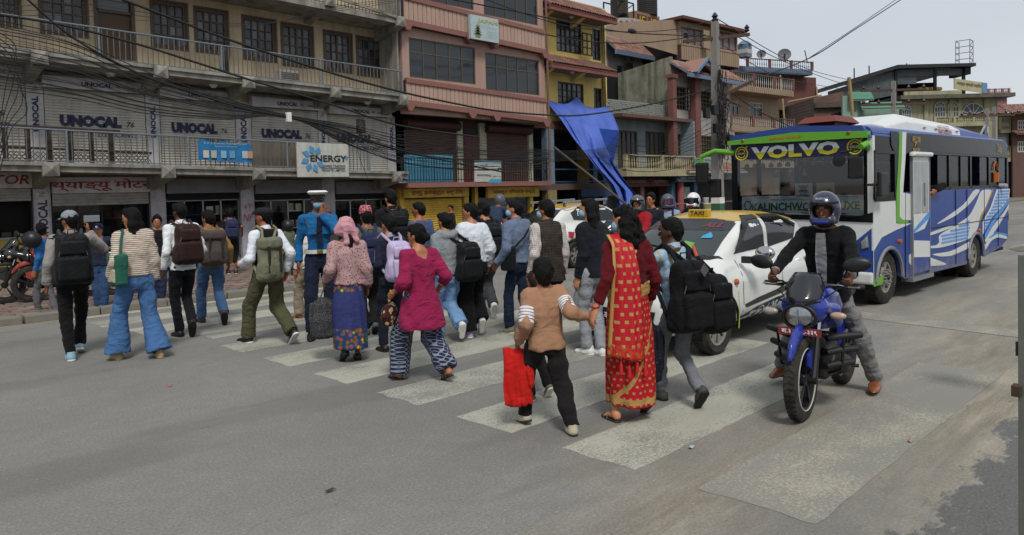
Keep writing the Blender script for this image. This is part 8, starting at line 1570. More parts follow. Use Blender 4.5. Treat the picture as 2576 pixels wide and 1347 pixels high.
def helmet(mat,mat2,visor=None,closed=False,vm=None,vent=None):
 def fx(root,J,U,H,s,hs,Rn,Rh):
  c0=H(0,0,0);c=SDF([c0[i]-.2 for i in range(3)],[c0[i]+.22 for i in range(3)],.0085);c.ell(H(0,-.01,.03),(.118,.135,.128),0,Rn);c.cone(H(-.05,.085,-.075),H(.05,.085,-.075),.05,.05,.03);c.cone(H(0,-.02,-.02),H(0,-.02,-.08),.112,.1,.03)
  c.ell(H(0,.13,.005),(.105,.09,.052),.012,Rn,sub=True);c.ell(H(0,.0,-.02),(.088,.1,.11),.01,Rn,sub=True);c.cut(H(0,0,-.115),Rh@Vector((0,0,-1)));hm_=surf('helmet',c,mat,root)
  b=MB();n_=14
  for z_,k in((.06,1),(-.04 if closed else .035,1.02)):
   for i in range(n_+1):a=pi*(.04+.92*i/n_);b.v.append(tuple(H(.121*k*cos(a),.0+.142*k*sin(a),z_+(.0 if closed else .045*(k>1)))))
  b.f=[(i,i+1,n_+2+i,n_+1+i)for i in range(n_)];link('visor',b.mesh('visor',vm or glassm('visor','1c1f26',.08),True),hm_)
  if mat2:MB().tube([H(-.06,.128,-.085),H(0,.148,-.085),H(.06,.128,-.085)],.016,8).build('trim',mat2,hm_,True,world=False)
 return fx
def mask(col='7fa3b5'):
 def fx(root,J,U,H,s,hs,Rn,Rh):
  c0=H(0,.05,-.04);c=SDF([c0[i]-.1 for i in range(3)],[c0[i]+.1 for i in range(3)],.008);c.ell(H(0,.055,-.045),(.06,.058,.052),.01,Rn);c.cut(H(0,.03,0),Rh@Vector((0,-1,0)));surf('face_mask',c,M('mask_blue',col,.8),root)
  for e in(-1,1):MB().tube([H(e*.05,.05,-.025),H(e*.075,.0,-.0),H(e*.076,-.015,-.01)],.0022,4).build('ear_loop',m_white,root,world=False)
 return fx
def pp(k,label,fl,fr,yt,rz,o,z=0.0,dh=.02):
 a,b=G(*fl,z),G(*fr,z);m=(a+b)/2;m.z=z;top=onDepthOf((fl[0]+fr[0])/2,yt,Vector((m.x,m.y,z+.9)));h=(top.z-z+dh);r_=R(rz);F_v=Vector((-sin(r_),cos(r_)));S_v=Vector((cos(r_),sin(r_)))
 for q,p,e in(('L',a,-1),('R',b,1)):
  d=Vector((p.x-m.x,p.y-m.y));lf,pt=o.get('l'+q,(0,0));o[q]=(max(-.45,min(.45,d.dot(F_v))),max(.03,min(.2,d.dot(S_v)*e)),lf,pt)
 for q in 'LR':
  if o.get('w'+q)is not None:o['_w'+q]=o['w'+q]
 return person(k,label,m,h,r_,o)
def bag(J,q,name,label,cat,mat,w,h,d,drop=.12,rot=0,soft=.012,top=.35,hm=None,res=.009):
 """a bag hanging from a hand"""
 p=J['hd'+q]+Vector((0,0,-.01));t=held(J,name,label,cat,p);c=SDF((-w,-d*1.4,-h-drop-.05),(w,d*1.4,.02),res);zs=[-drop-h,-drop-h*.92,-drop-h*.5,-drop-h*.12,-drop]
 c.loft(zs,np.array([.26,.44,.5,.38,top*.5])*w,np.array([.25,.45,.5,.36,.14])*d,0,0,0,p=2.2);c.disp(soft*.6,17,8,(1.4,1.4,.4));c.disp(soft,8,4,(1.3,1.3,.5));o=surf('body',c,mat,t);o.rotation_euler=(0,0,rot)
 for e in(-1,1):MB().tube([(e*w*top*.4,0,-drop-.01),(e*.02,e*.012,-.03),(0,e*.01,.012),(-e*.0,0,-drop+.01)],.006,6).build('handle',hm or mat,t,True,world=False).rotation_euler=(0,0,rot)
 return t
TR=lambda c,r=(.092,.066,.058),**k:dict(k='trousers',m=cloth('trousers_'+c,c),r=r,**k)
TP=lambda c,**k:dict(m=cloth('top_'+c,c),**k)
W_=dict(res=.011);FARR=dict(res=.016)
jeans=lambda c:cloth('denim_'+c,c,var=.28,scale=3.5,fold=.7)
def P_(*a,**k):return dict(*a,**k)
# ------ the people, from the left
J1=pp('cap','person in light grey cap, black and grey jacket and black trousers, holding up a phone',(179,908),(203,889),528,-10,P_(res=.0105,lR=(.03,20),lL=(0,0),legs=TR('141416',(.095,.066,.06)),top=TP('19191b',t=.03,hem=.84,sm=cloth('sleeve_grey','86827f'),collar=1,cm=cloth('sleeve_grey','86827f'),sr=(.065,.055,.046)),hR=(.06,.24,.06),pR=(.7,-.3,-1),hL=(.14,-.02,-.5),hy=32,cap=cloth('cap_grey','7d8388'),hdR=(0,.3,1),cR=.5,sm1=M('shoe_blue','7c9db0',.6),sm2=m_white,tone='6f452f'))
backpack(J1,'black glossy backpack with pockets on the person in the grey cap',cloth('pack_black','17191b',fold=.3,rough=.5),w=.36,hgt=.56,d=.16,z=1.17,strap=cloth('strap_slate','33383f'))
ph=held(J1,'phone','silver phone held up sideways by the person in the grey cap','phone',J1['hdR']+Vector((.0,.02,.06)));MB().box(-.035,-.006,-.036,.13,.006,.04).build('case',M('phone_silver','80868c',.35,.4),ph,bevel=.005,world=False)
J2=pp('stripe','person with shoulder-length dark hair in striped sweater and very wide blue jeans',(297,905),(402,900),522,2,P_(res=.0105,fem=1,bulk=1.06,legs=dict(k='trousers',m=jeans('42648f'),r=(.098,.08,.132),hem=-.05),top=dict(m=patt('sweater_stripe','c2b6a6','5f4741','stripes',.021,w=.3),hem=.94,t=.034,sr=(.062,.066,.07),sl=.93),hL=(.1,.08,-.44),hair='long',hy=38,sm1=M('shoe_tan','9c8a66',.7),sm2=M('shoe_tan','9c8a66',.7),tone='8a5a40',hl=-.24,face=1))
tb=held(J2,'tote_bag','green shoulder tote bag with cream patch on the person in the striped sweater','bag',J2['U'](-.2,-.06,1.06));gt_=cloth('tote_green','27584a');s=SDF((-.14,-.25,-.24),(.14,.25,.2),.01);s.box((0,0,-.03),(.055,.17,.17),.03,0);s.disp(.008,7,2);surf('body',s,gt_,tb);s=SDF((-.14,-.2,-.2),(.05,.2,.1),.01);s.box((-.058,0,-.09),(.014,.1,.075),.012,0);surf('cream_patch',s,cloth('patch_cream','a8a288'),tb)
MB().tube([(0,-.1,.12),(.03,-.05,.28),(.07,-.01,.4),(.05,.06,.36),(0,.1,.12)],.013,8).build('strap',gt_,tb,True,world=False)
J3=pp('white_shirt','person in white shirt, red lanyard and black trousers carrying a brown leather backpack',(452,848),(484,850),512,0,P_(res=.0105,lR=(.12,62),lL=(0,0),legs=TR('17181d'),top=TP('d6d9db',t=.018,sl=1,hem=.86,collar=1),hL=(.12,.0,-.5),hR=(.1,.14,-.42),hy=20,shoe='formal',tone='3f281c',vol=1.06))
J3['R']=0;backpack(J3,'dark brown leather backpack on the person in the white shirt',cloth('pack_brown','2f201d',fold=.2,rough=.45),w=.33,hgt=.5,d=.16,z=1.2)
MB().tube([J3['U'](.064*cos(a),-.012+.06*sin(a),1.447)for a in[2*pi*k/18 for k in range(18)]],.006,6,closed=True).build('lanyard',M('lanyard_red','9a2c34',.6),J3['root'],True,world=False)
J4=pp('mustard','person in mustard brown jacket and blue jeans with a grey-brown buckled backpack',(508,812),(565,820),526,-6,P_(res=.011,lR=(.1,58),legs=dict(k='trousers',m=jeans('3e5a7d'),r=(.1,.072,.072)),top=TP('80623c',t=.022,collar=1,hem=.88),hL=(.1,.12,-.4),hR=(.14,-.05,-.45),hy=30,sm1=M('shoe_maroon','4d2c28',.6),tone='7a4a30',vol=1.15))
backpack(J4,'grey-brown roll-top backpack with two buckled straps on the mustard jacket',cloth('pack_taupe','4b4240',fold=.4),w=.34,hgt=.44,d=.15,z=1.16,kind='roll',strap=cloth('strap_taupe','5c504a'))
J5=pp('blue_cap','youth in navy baseball cap and open navy jacket standing at the kerb, hands on hips',(236,790),(276,785),566,165,P_(res=.013,legs=dict(k='trousers',m=jeans('2f4668'),r=(.1,.078,.075)),top=[TP('6d7076',t=.01,hem=.9),dict(m=cloth('jacket_navy','262a3a'),t=.028,hem=.9,lowf=.3)],hL=(.14,.08,-.4),hR=(.14,.08,-.4),pL=(1,-.4,0),pR=(1,-.4,0),cap=cloth('cap_navy','1c2340'),hy=-12,face=1,sm1=M('shoe_slate','50565f',.7),sm2=M('sole_pale','9a9488',.7),tone='8a5a40',cL=1,cR=1),z=.0)
text('NY',wlt,J5['root'],J5['H'](0,.113,.065),(-1,0,0),(0,0,1),.03,.03,bold=.02,world=False)
J6=pp('peek','youth with bushy dark hair in dark clothes facing the camera behind the white shirt',(396,768),(412,766),546,160,P_(res=.014,legs=TR('26304a'),top=TP('1b1b1e',t=.02),vol=1.25,face=1,tone='8a5a40',sm1=m_white,sm2=m_white))
J7=pp('blue_back','person in blue shirt and grey trousers, half hidden behind the one in grey cap',(108,797),(132,800),562,40,P_(res=.014,legs=TR('5b5a5c'),top=TP('2a5f96',t=.016),face=1,hy=-40,tone='7a4a30',sm1=M('shoe_navy','232a3f',.6)))
hb=held(J7,'helmet','black motorcycle helmet beside the head of the person in the blue shirt','helmet',J7['U'](-.26,.0,1.42));s=SDF((-.16,-.18,-.16),(.16,.18,.16),.012);s.ell((0,0,0),(.12,.14,.13),0);s.ell((0,.13,-.03),(.09,.08,.06),.01,sub=True);surf('shell',s,blkp,hb);MB().tube([(-.1,.08,.03),(0,.145,.03),(.1,.08,.03)],.012,6).build('visor_edge',blkp,hb,True,world=False)
J8=pp('shorts','person in black T-shirt and shorts with navy backpack standing on the pavement by a pillar',(575,690),(594,690),528,-15,P_(res=.015,legs=TR('17181b',(.1,.085,.08),len=.93,hem=.22),top=TP('1b1d22',sl=.45,t=.018),tone='6f452f',vol=1.15,hR=(.2,-.05,-.3),sm1=M('shoe_black','141414',.45),sm2=m_white),z=.1)
backpack(J8,'navy blue backpack on the person in black shorts',cloth('pack_navy','2b2f4c',fold=.3),w=.3,hgt=.46,d=.14,z=1.2)
J9=pp('flatcap','person in black flat cap, black waistcoat and olive trousers striding with an olive rucksack',(624,863),(738,868),512,10,P_(res=.0105,lR=(.08,42),legs=dict(k='trousers',m=cloth('olive_trousers','4b4a35',fold=.8),r=(.105,.088,.085),fold=1.3),top=[TP('d0d4dc',t=.014,sr=(.062,.058,.046),collar=1,hem=.9),dict(m=cloth('vest_black','19191b'),t=.026,hem=.93,sl=0)],hL=(.1,.2,-.34),hR=(.12,-.06,-.46),flatcap=cloth('flatcap_charcoal','1f2022'),hy=28,sm1=M('shoe_black','141414',.45),sm2=m_white,tone='7a4a30',face=1))
backpack(J9,'washed olive rucksack with two buckles slung on the left of the black waistcoat',cloth('pack_olive','6a6a58',fold=.5),w=.31,hgt=.46,d=.14,z=1.08,x=-.1,kind='roll',strap=cloth('strap_olive','74745f'))
J10=pp('green_jkt','rider in olive jacket and black helmet seen from behind beyond the flat cap',(722,700),(738,700),562,10,P_(res=.018,legs=TR('26272a'),top=TP('5a6150',t=.025),extra=[helmet(blkp,None)],hair=None),z=.05)
J11=pp('beige_trs','person with brown hair in white top and beige trousers walking behind the traffic officer',(762,800),(792,806),545,12,P_(res=.015,fem=1,lR=(.08,40),legs=TR('8c7f6f',(.1,.08,.085)),top=TP('ccc6c2',t=.02),hair='long',hc='3b2a20',shoe='sandal',sm1=M('strap_tan','8a6240',.6),sm2=M('strap_tan','8a6240',.6),tone='8a5a40'))
bl_s=cloth('uniform_blue','1c5c8e',fold=.35);nv=cloth('uniform_navy','1a2233',fold=.5)
def cop_x(root,J,U,H,s,hs,Rn,Rh):
 c0=H(0,0,.1);c=SDF([c0[i]-.19 for i in range(3)],[c0[i]+.19 for i in range(3)],.008);c.loft([H(0,0,.04).z,H(0,0,.084).z],np.array([.09,.092]),np.array([.106,.106]),x0=H(0,-.004,.06).x,y0=H(0,-.004,.06).y,k=.0);hb=surf('cap_band',c,M('cap_band','15171c',.7),root)
 c=SDF([c0[i]-.19 for i in range(3)],[c0[i]+.19 for i in range(3)],.008);c.loft([H(0,0,.08).z,H(0,0,.11).z,H(0,0,.13).z],np.array([.095,.128,.1]),np.array([.108,.138,.11]),x0=H(0,.0,.1).x,y0=H(0,.005,.1).y,k=.0);link('cap_crown',c.mesh('cap_crown',M('cap_white','d8d8d2',.6)),hb)
 b=MB();n_=10
 for z_,r_ in((.052,.1),(.03,.145)):
  for i in range(n_+1):a=pi*(.1+.8*i/n_);b.v.append(tuple(H(.09*cos(a),.03+(r_-.02)*sin(a),z_)))
 b.f=[(i,i+1,n_+2+i,n_+1+i)for i in range(n_)];link('peak',b.mesh('peak',blkp,True),hb);MB().lathe(H(0,.115,.088),[(.001,.012),(.012,.006),(.017,0)],'Y',10).build('badge',gold,hb,True,world=False)
 for e in(-1,1):MB().lathe(H(e*.032,.098,.008),[(.001,.01),(.018,.008),(.024,0),(.02,-.006)],'Y',14).build('sunglass_lens',glassm('lens_black','0a0a0c',.05),root,True,world=False)
 MB().tube([H(-.075,.02,.012),H(-.055,.095,.014),H(.055,.095,.014),H(.075,.02,.012)],.003,5).build('sunglass_frame',blkp,root,world=False)
 MB().add([U(-.022,.128,1.4),U(.022,.128,1.4),U(.036,.148,1.1),U(0,.15,1.05),U(-.036,.148,1.1),U(-.022,.14,1.4),U(.022,.14,1.4),U(.036,.158,1.1),U(0,.16,1.05),U(-.036,.158,1.1)],[(9,8,7,6,5),(0,1,2,3,4),(0,4,9,5),(1,6,7,2),(4,3,8,9),(3,2,7,8)]).build('tie',nv,root,world=False)
 for e in(-1,1):MB().bar(U(e*.07,-.01,1.47),U(e*.15,-.012,1.435),.05,.012).build('epaulette',nv,root,bevel=.004,world=False);MB().box(*U(e*.08-.045,.135,1.2),*U(e*.08+.045,.15,1.29)).build('pocket',bl_s,root,bevel=.005,world=False)
 MB().tube([U(.17,.03,1.4),U(.12,.12,1.3),U(.05,.16,1.2),U(-.02,.16,1.25)],.006,6).tube([J['shL']+Vector((-.03,.04,.0)),J['shL']+Vector((-.06,.02,-.12)),J['shL']+Vector((.03,.09,-.2))],.008,6).build('lanyard',blkp,root,True,world=False)
 MB().prism([(.0,.035),(.03,.02),(.03,-.02),(0,-.035),(-.03,-.02),(-.03,.02)],0,.006,'X').build('arm_patch',lbl,root,world=False).location=J['shL'].lerp(J['elL'],.4)+Vector((-.068,.0,0));MB().tube([J['wrL']+Vector((.03*cos(a),.0,.03*sin(a)))for a in[2*pi*k/12 for k in range(12)]],.008,6,closed=True).build('watch',chrome,root,True,world=False)
J12=pp('officer','traffic officer in bright blue shirt, white cap and white belt blowing a whistle',(836,842),(786,852),482,152,P_(res=.0095,hair='short',legs=dict(k='trousers',m=nv,r=(.108,.085,.072)),top=dict(m=bl_s,t=.012,hem=.98,collar=1,sr=(.066,.058,.044)),belt=M('belt_white','c4c4c0',.5),mouth='L',pL=(.9,.3,-1),hdL=(-.25,0,.9),cL=1.1,pnL=(0,-1,0),hR=(.13,-.02,-.5),face=1,extra=[cop_x,mask()],shoe='formal',tone='6a4029',lean=0,bulk=.92,shs=1.1))
wh_=held(J12,'whistle','orange whistle in the raised hand of the traffic officer','whistle',J12['hdL']+Vector((.01,.03,.02)));MB().cyl((0,0,0),(0,-.04,0),.01,8).build('mouthpiece',M('whistle_orange','b8481c',.4),wh_,world=False);MB().lathe((0,.01,0),[(.001,-.01),(.014,-.01),(.014,.01),(.001,.01)],'X',10).build('barrel',M('whistle_orange','b8481c',.4),wh_,world=False)
def scarf(root,J,U,H,s,hs,Rn,Rh):
 c0=H(0,0,0);c=SDF([c0[i]-.22 for i in range(3)],[c0[i]+.2 for i in range(3)],.009);c.ell(H(0,-.015,.03),(.1,.115,.108),.01,Rn);c.cone(H(-.09,-.02,-.02),H(.09,-.06,-.03),.045,.04,.04);c.cone(H(.05,-.1,-.02),H(.1,-.12,-.12),.035,.03,.03);c.cone(H(-.03,-.11,-.03),H(-.02,-.12,-.15),.035,.03,.03);c.cut(H(0,.06,.02),Rh@Vector((0,1,-.3)));c.disp(.009,13,3,(1,1,1.6));surf('headscarf',c,cloth('scarf_pink','ba8890',fold=.8),root)
J13=pp('headscarf','person in pink headscarf, pink printed blouse and blue floral wrap skirt',(866,912),(900,905),557,-18,P_(res=.0105,fem=1,bulk=1.12,lL=(.06,40),legs=dict(k='skirt',m=patt('floral_skirt','2f3566','b03a2a','floral',.045,w=.36),hem=.16,fold=.01),top=dict(m=patt('blouse_print','a08282','6f3c42','spots',.024,w=.3),t=.026,hem=.93,sl=.92,sr=(.064,.06,.05)),hair='pony',extra=[scarf],hL=(.16,.08,-.42),hR=(.14,.0,-.5),shoe='formal',sm1=M('shoe_black','141414',.45),tone='5f3a28',dh_=0))
bag(J13,'L','shopping_bag','bulging dark grey mesh carrier bag in the hand of the person with the pink headscarf','bag',patt('mesh_bag','2b2b2d','6d6d70','spots',.008,w=.32),.34,.42,.24,.1)
J14=pp('topi','person in red patterned topi and khaki jacket with a navy backpack',(920,843),(945,843),527,-16,P_(res=.012,lR=(.06,35),legs=TR('1c1c1e',(.1,.075,.07)),top=TP('5b5546',t=.026),topi=patt('topi_print','9c2f3c','a8a0a0','spots',.022,w=.36),hR=(.14,.05,-.44),sm1=M('shoe_grey','4a4d52',.7),tone='6f452f'))
backpack(J14,'navy backpack half hidden on the person in the patterned topi',cloth('pack_navy2','262d4a',fold=.3),w=.31,hgt=.44,d=.15,z=1.16)
J15=pp('tall_black','tall person with thick black hair in a black jacket and black backpack',(985,800),(1005,800),480,-14,P_(res=.013,legs=TR('17181c'),top=TP('18181a',t=.036,collar=1),vol=1.15,hy=15,tone='8a5a40'))
backpack(J15,'black backpack on the tall person in the black jacket',cloth('pack_black','17191b'),w=.32,hgt=.46,d=.15,z=1.2)
J16=pp('schoolgirl','pupil with a low bun in navy blazer carrying a lilac backpack',(968,885),(1016,885),545,-8,P_(res=.011,fem=1,lR=(.12,60),legs=TR('1d2230',(.094,.068,.062),hem=.03),top=TP('222736',t=.026,hem=.84,collar=1,cm=cloth('collar_blue','8a9cb8')),hair='bun',bun=(0,-.11,-.07),hy=18,shoe='formal',tone='8a5a40',hL=(.12,.1,-.45)))
backpack(J16,'pale lilac backpack with purple handle on the pupil in the navy blazer',cloth('pack_lilac','b0a4c4',fold=.2,rough=.5),w=.3,hgt=.46,d=.15,z=1.16,strap=cloth('strap_lilac','a39ab0'))
mg=cloth('kurti_magenta','861f45',var=.2,fold=.8)
J17=pp('magenta','person with dark hair in a bun, magenta tunic and patterned navy trousers',(1004,955),(1128,962),560,-4,P_(res=.0095,fem=1,bulk=1.2,lR=(.05,22),legs=dict(k='trousers',m=patt('lattice_trousers','23263a','7c8496','lattice',.04,w=.1),r=(.1,.1,.108),hem=.03),top=dict(m=mg,t=.022,hem=.62,flare=.2,sl=.72,low=.1,sr=(.062,.056,.052),cuff=patt('cuff_print','7a2c44','a8906a','spots',.012)),hair='bun',bun=(.01,-.11,-.02),vol=1.05,hy=22,shoe='sandal',sm1=M('strap_maroon','4d1f22',.6),sm2=M('sole_brown','2b2522',.7),hL=(.16,.12,-.38),hR=(.15,.03,-.4),tone='8a5a40',face=1))
bag(J17,'L','handbag','small maroon handbag with round gold prints held by the person in magenta','handbag',patt('handbag_print','35181a','a08a60','spots',.055,w=.36),.3,.2,.14,.05,soft=.004,top=.7,rot=pi/2*.5)
for q_,r_ in(('L',.031),):MB().tube([J17['wr'+q_]+Vector((r_*cos(a),r_*sin(a),0))for a in[2*pi*k/12 for k in range(12)]],.006,6,closed=True).build('watch',gold,J17['root'],True,world=False)
J18=pp('blue_tee','person with cropped black hair in a slate blue T-shirt seen between the others',(1055,800),(1075,800),512,-5,P_(res=.014,legs=TR('2a2c33'),top=TP('42506e',sl=.45),hy=35,tone='7a4a30',face=1))
J19=pp('hoodie','person in grey hooded sweatshirt and loose pale jeans with black hair tied back',(1112,850),(1150,866),531,-8,P_(res=.0105,fem=1,lR=(.14,65),legs=dict(k='trousers',m=jeans('6d8fb5'),r=(.1,.088,.095)),top=TP('7d8386',t=.036,hood=1,hem=.9,sr=(.068,.062,.05)),hair='bun',bun=(0,-.1,.02),hy=12,sm1=M('shoe_white','d0d0cc',.6),sm2=m_white,tone='8a5a40',hL=(.1,.14,-.42)))
backpack(J19,'black backpack with white trim hanging off one shoulder of the grey hoodie',cloth('pack_black','17191b'),w=.32,hgt=.48,d=.15,z=1.08,x=.2)
J20=pp('white_sweat','smiling person in white sweatshirt and wide black trousers with a hair bun',(1180,850),(1212,846),515,-14,P_(res=.0105,fem=1,bulk=1.08,lR=(.12,60),legs=dict(k='trousers',m=cloth('trousers_black_wide','121214'),r=(.105,.1,.11)),top=TP('c4cad2',t=.032,sr=(.066,.06,.048),hem=.95),hair='bun',bun=(.02,-.12,.0),hy=45,face=1,hR=(.16,.04,-.48),sm1=M('shoe_lilac','9a94ac',.6),sm2=m_white,tone='8a5a40'))
J22=pp('track','person in black jacket and grey track trousers with yellow side stripes behind the white sweatshirt',(1215,800),(1240,805),508,-15,P_(res=.013,lR=(.12,60),lL=(0,0),legs=TR('3c3d41',(.1,.08,.075)),top=TP('1c1c20',t=.028),hy=10,tone='8a5a40',sm1=M('shoe_white','d0d0cc',.6),sm2=m_white))
ys=M('stripe_yellow','b09a34',.6);[MB().bar(J22['knR']+Vector((.078+e,0,.0)),J22['anR']+Vector((.076+e,0,.05)),.008).build('side_stripe',ys,J22['root'],world=False)for e in(-.0,)]
backpack(J22,'black backpack on the person in track trousers',cloth('pack_black','17191b'),w=.3,hgt=.44,d=.14,z=1.18)
J21=pp('shutter','distant person in black jacket walking past the yellow shutter',(1135,640),(1146,640),518,40,P_(res=.02,legs=TR('26272a'),top=TP('1b1b1e',t=.03),face=1,hy=60,tone='7a4a30'),z=.09)
J24=pp('sling','person in blue-grey sweatshirt, dark jeans and face mask with a black sling bag',(1296,836),(1322,846),504,2,P_(res=.011,legs=dict(k='trousers',m=jeans('1e2a3c'),r=(.095,.068,.062)),top=TP('5f6c82',t=.03,collar=1,sr=(.064,.058,.046),hem=.92),hL=(.13,.12,-.46),hR=(.1,-.05,-.46),hy=28,extra=[mask()],tone='8a5a40',sm1=M('shoe_khaki','77705f',.7),sm2=m_white))
sb_=held(J24,'sling_bag','flat black sling bag on the hip of the person in the blue-grey sweatshirt','bag',J24['U'](-.2,-.02,.98));s=SDF((-.1,-.16,-.2),(.1,.16,.2),.01);s.box((0,0,0),(.035,.11,.15),.025,0);surf('body',s,cloth('pack_black','17191b'),sb_);MB().tube([Vector((0,-.08,.12)),Vector((.1,-.17,.25)),Vector((.3,-.16,.45)),Vector((.38,-.02,.52)),Vector((.2,.17,.36)),Vector((0,.09,.12))],.014,6).build('strap',cloth('pack_black','17191b'),sb_,True,world=False)
J25=pp('vest','person in dark checked waistcoat over a pale checked shirt wearing a face mask',(1374,872),(1400,880),506,-16,P_(res=.0105,legs=TR('2a2c30'),top=[dict(m=patt('shirt_check','bbb4b0','8a7a78','check',.02,w=.14),t=.014,hem=.9,sr=(.064,.058,.046),collar=1),dict(m=patt('vest_check','2b2622','3d362f','check',.03,w=.2),t=.034,hem=.78,sl=0,collar=1,cw=1.1)],hy=28,extra=[mask()],tone='7a4a30',hL=(.1,.05,-.5),vol=1.08,lR=(.05,30)))
beige=cloth('beige_sweat','857a62')
J26=pp('toddler','small child with cropped hair in beige sweatshirt half hidden by the boy in tan',(1335,1008),(1380,1003),693,-10,P_(res=.0105,bulk=1.05,hsz=1.12,lR=(.05,45),legs=TR('1c1b1c',(.1,.08,.07)),top=dict(m=beige,t=.03,hem=.84),hc='2a211c',hL=(.13,.1,-.46),tone='7a4a30',sm1=M('shoe_brownish','6b5a50',.7),sm2=m_white,fringe=False))
tan=cloth('tan_sweat','977259')
def boy_x(root,J,U,H,s,hs,Rn,Rh):
 for q in 'LR':
  S,E=J['sh'+q],J['el'+q];wm=cloth('band_white','d0cdd2');d=E-S;MB().tube([S+d*.42,S+d*.96],[.079*s,.077*s],16).build('white_band',wm,root,True,world=False)
  for k in range(4):MB().tube([S+d*(.5+.11*k),S+d*(.52+.11*k)],.0808*s,16).build('band_line',M('line_navy','2e3150',.7)if k==3 else M('line_brown','7a5c4c',.7),root,True,world=False)
 MB().tube([U(.068*cos(a),-.012+.062*sin(a),1.452)for a in[2*pi*k/20 for k in range(20)]],.005,6,closed=True).build('collar_line',M('line_navy','2e3150',.7),root,True,world=False)
hand=onDepthOf(1492,812,Vector((4.05,3.4,.9)))
J27=pp('boy','boy in tan sweatshirt with white sleeve bands and black cargo trousers walking hand in hand',(1322,1068),(1440,1094),655,-24,P_(res=.0088,bulk=1.12,hsz=1.14,lR=(0,0),lL=(.02,12),legs=dict(k='trousers',m=cloth('cargo_black','1c1a1b',fold=.8),r=(.1,.085,.07),hem=.02),top=dict(m=tan,t=.028,hem=.84,collar=1,sr=(.066,.06,.046)),extra=[boy_x],hL=(.14,.06,-.44),wR=hand,pR=(.3,-1,-.8),hy=-8,vol=1.06,tone='6a4029',sm1=M('shoe_cream','a59c86',.7),sm2=M('sole_dark2','2f2a28',.8)))
rb=cloth('red_bag','b81f1a',fold=.4,rough=.6);bag(J27,'L','carrier_bag','bright red fabric carrier bag held by the boy in tan','bag',rb,.2,.44,.08,.0,soft=.013,top=.85,rot=-.4)
red=patt('saree_print','a01420','9c7848','squares',.046,c3='9c7c48',lo=(.15,.19),diag=1)
def pallu(root,J,U,H,s,hs,Rn,Rh):
 b=MB();n_,m_=22,34
 for j in range(m_+1):
  v=j/m_;z=1.475-.93*v;wl=-.185-.07*v;wr_=-.03+.1*v*(1-v)+.06*v
  for i in range(n_+1):
   u=i/n_;x=wl+(wr_-wl)*u;yb=-.1-.06*min(1,v*4)-.03*sin(pi*u)+.012*sin(u*19+v*2)+.02*sin(u*7+1)*v
   if v<.08:yb=-.02-.1*v/.08-.02*sin(pi*u)
   yb+=.05*max(0,(-.17-x))/.08*1.2;zz_=z-.05*u*v+(.0 if v>.06 else .0);p=U(x,yb-.012,.9+(zz_-.9));b.v.append(tuple(p))
 b.f=[(j*(n_+1)+i,j*(n_+1)+i+1,(j+1)*(n_+1)+i+1,(j+1)*(n_+1)+i)for j in range(m_)for i in range(n_)]
 mt=NT('pallu_print');sp=mt.sep();u=mt.math('DIVIDE',sp[0],.058);v=mt.math('DIVIDE',sp[2],.058);uu=mt.math('FRACT',mt.math('ADD',u,mt.math('MULTIPLY',mt.math('FLOOR',v),.5)));mk_=mt.math('MULTIPLY',mt.math('LESS_THAN',uu,.42),mt.math('LESS_THAN',mt.math('FRACT',v),.42));c=mt.mix(mk_,hexc('aa1622'),hexc('a8834e'))
 c=mt.mix(mt.math('LESS_THAN',mt.math('ADD',sp[0],mt.math('MULTIPLY',sp[2],-.075)),-.265),c,hexc('b08a4e'));c=mt.mix(mt.math('MULTIPLY',mt.math('LESS_THAN',sp[2],.6),mt.math('GREATER_THAN',mt.noise(45,2),.5)),c,hexc('a83c1c'));m1=mt.out(c,.6,0,.3);o=b.build('pallu',m1,root,True,world=False,ang=80);o.modifiers.new('t','SOLIDIFY').thickness=.006
 for k in range(4):p=U(-.2+.07*k,-.19,.52-.03*(k%2));MB().tube([p+Vector((0,0,.06)),p],.003,4).lathe(p+Vector((0,0,-.09)),[(.016,0),(.012,.06),(.004,.09)],'Z',8).build('tassel',M('tassel_red','b01a1c',.7),root,world=False)
 q=MB();n2=26
 for dz,k in((-.05,1.0),(.0,1.04),(.05,.98)):
  for i in range(n2):a=2*pi*i/n2;p=U(.176*k*cos(a),.132*k*sin(a),1.03+dz+.03*cos(a));q.v.append(tuple(p))
 q.f=[(r_*n2+i,r_*n2+(i+1)%n2,(r_+1)*n2+(i+1)%n2,(r_+1)*n2+i)for r_ in range(2)for i in range(n2)];q.build('waist_border',cloth('gold_cloth','9a7842',fold=.7),root,True,world=False)
 a=J['wrL'];MB().tube([a+Vector((.03*cos(t),.03*sin(t),.02))for t in[2*pi*k/14 for k in range(14)]],.006,6,closed=True).build('bangle',M('bangle_red','9a2226',.3),root,True,world=False)
J29=pp('saree','person with wavy black hair in red and gold saree holding the boy by the hand',(1548,1060),(1628,1046),524,-24,P_(res=.0088,fem=1,bulk=1.08,lR=(.07,35),legs=dict(k='skirt',m=red,hem=.13,fold=.016,nf=8),top=dict(m=cloth('blouse_maroon','4f0f16'),t=.014,hem=1.04,sl=.9,low=.13,sr=(.055,.046,.036)),hair='curly',extra=[pallu,mask()],shoe='sandal',sm1=M('strap_bronze','6d6058',.4,.4),sm2=M('sole_brown','2b2522',.7),wL=hand+Vector((.0,.0,.03)),hR=(.12,.05,-.48),hy=25,tone='9a6a4c'))
bag(J29,'R','carrier_bag','glossy dark navy patterned plastic bag between the saree and the person with two backpacks','bag',patt('bag_navy','14161e','3d4a66','spots',.03,w=.16),.3,.48,.2,.06,soft=.014)
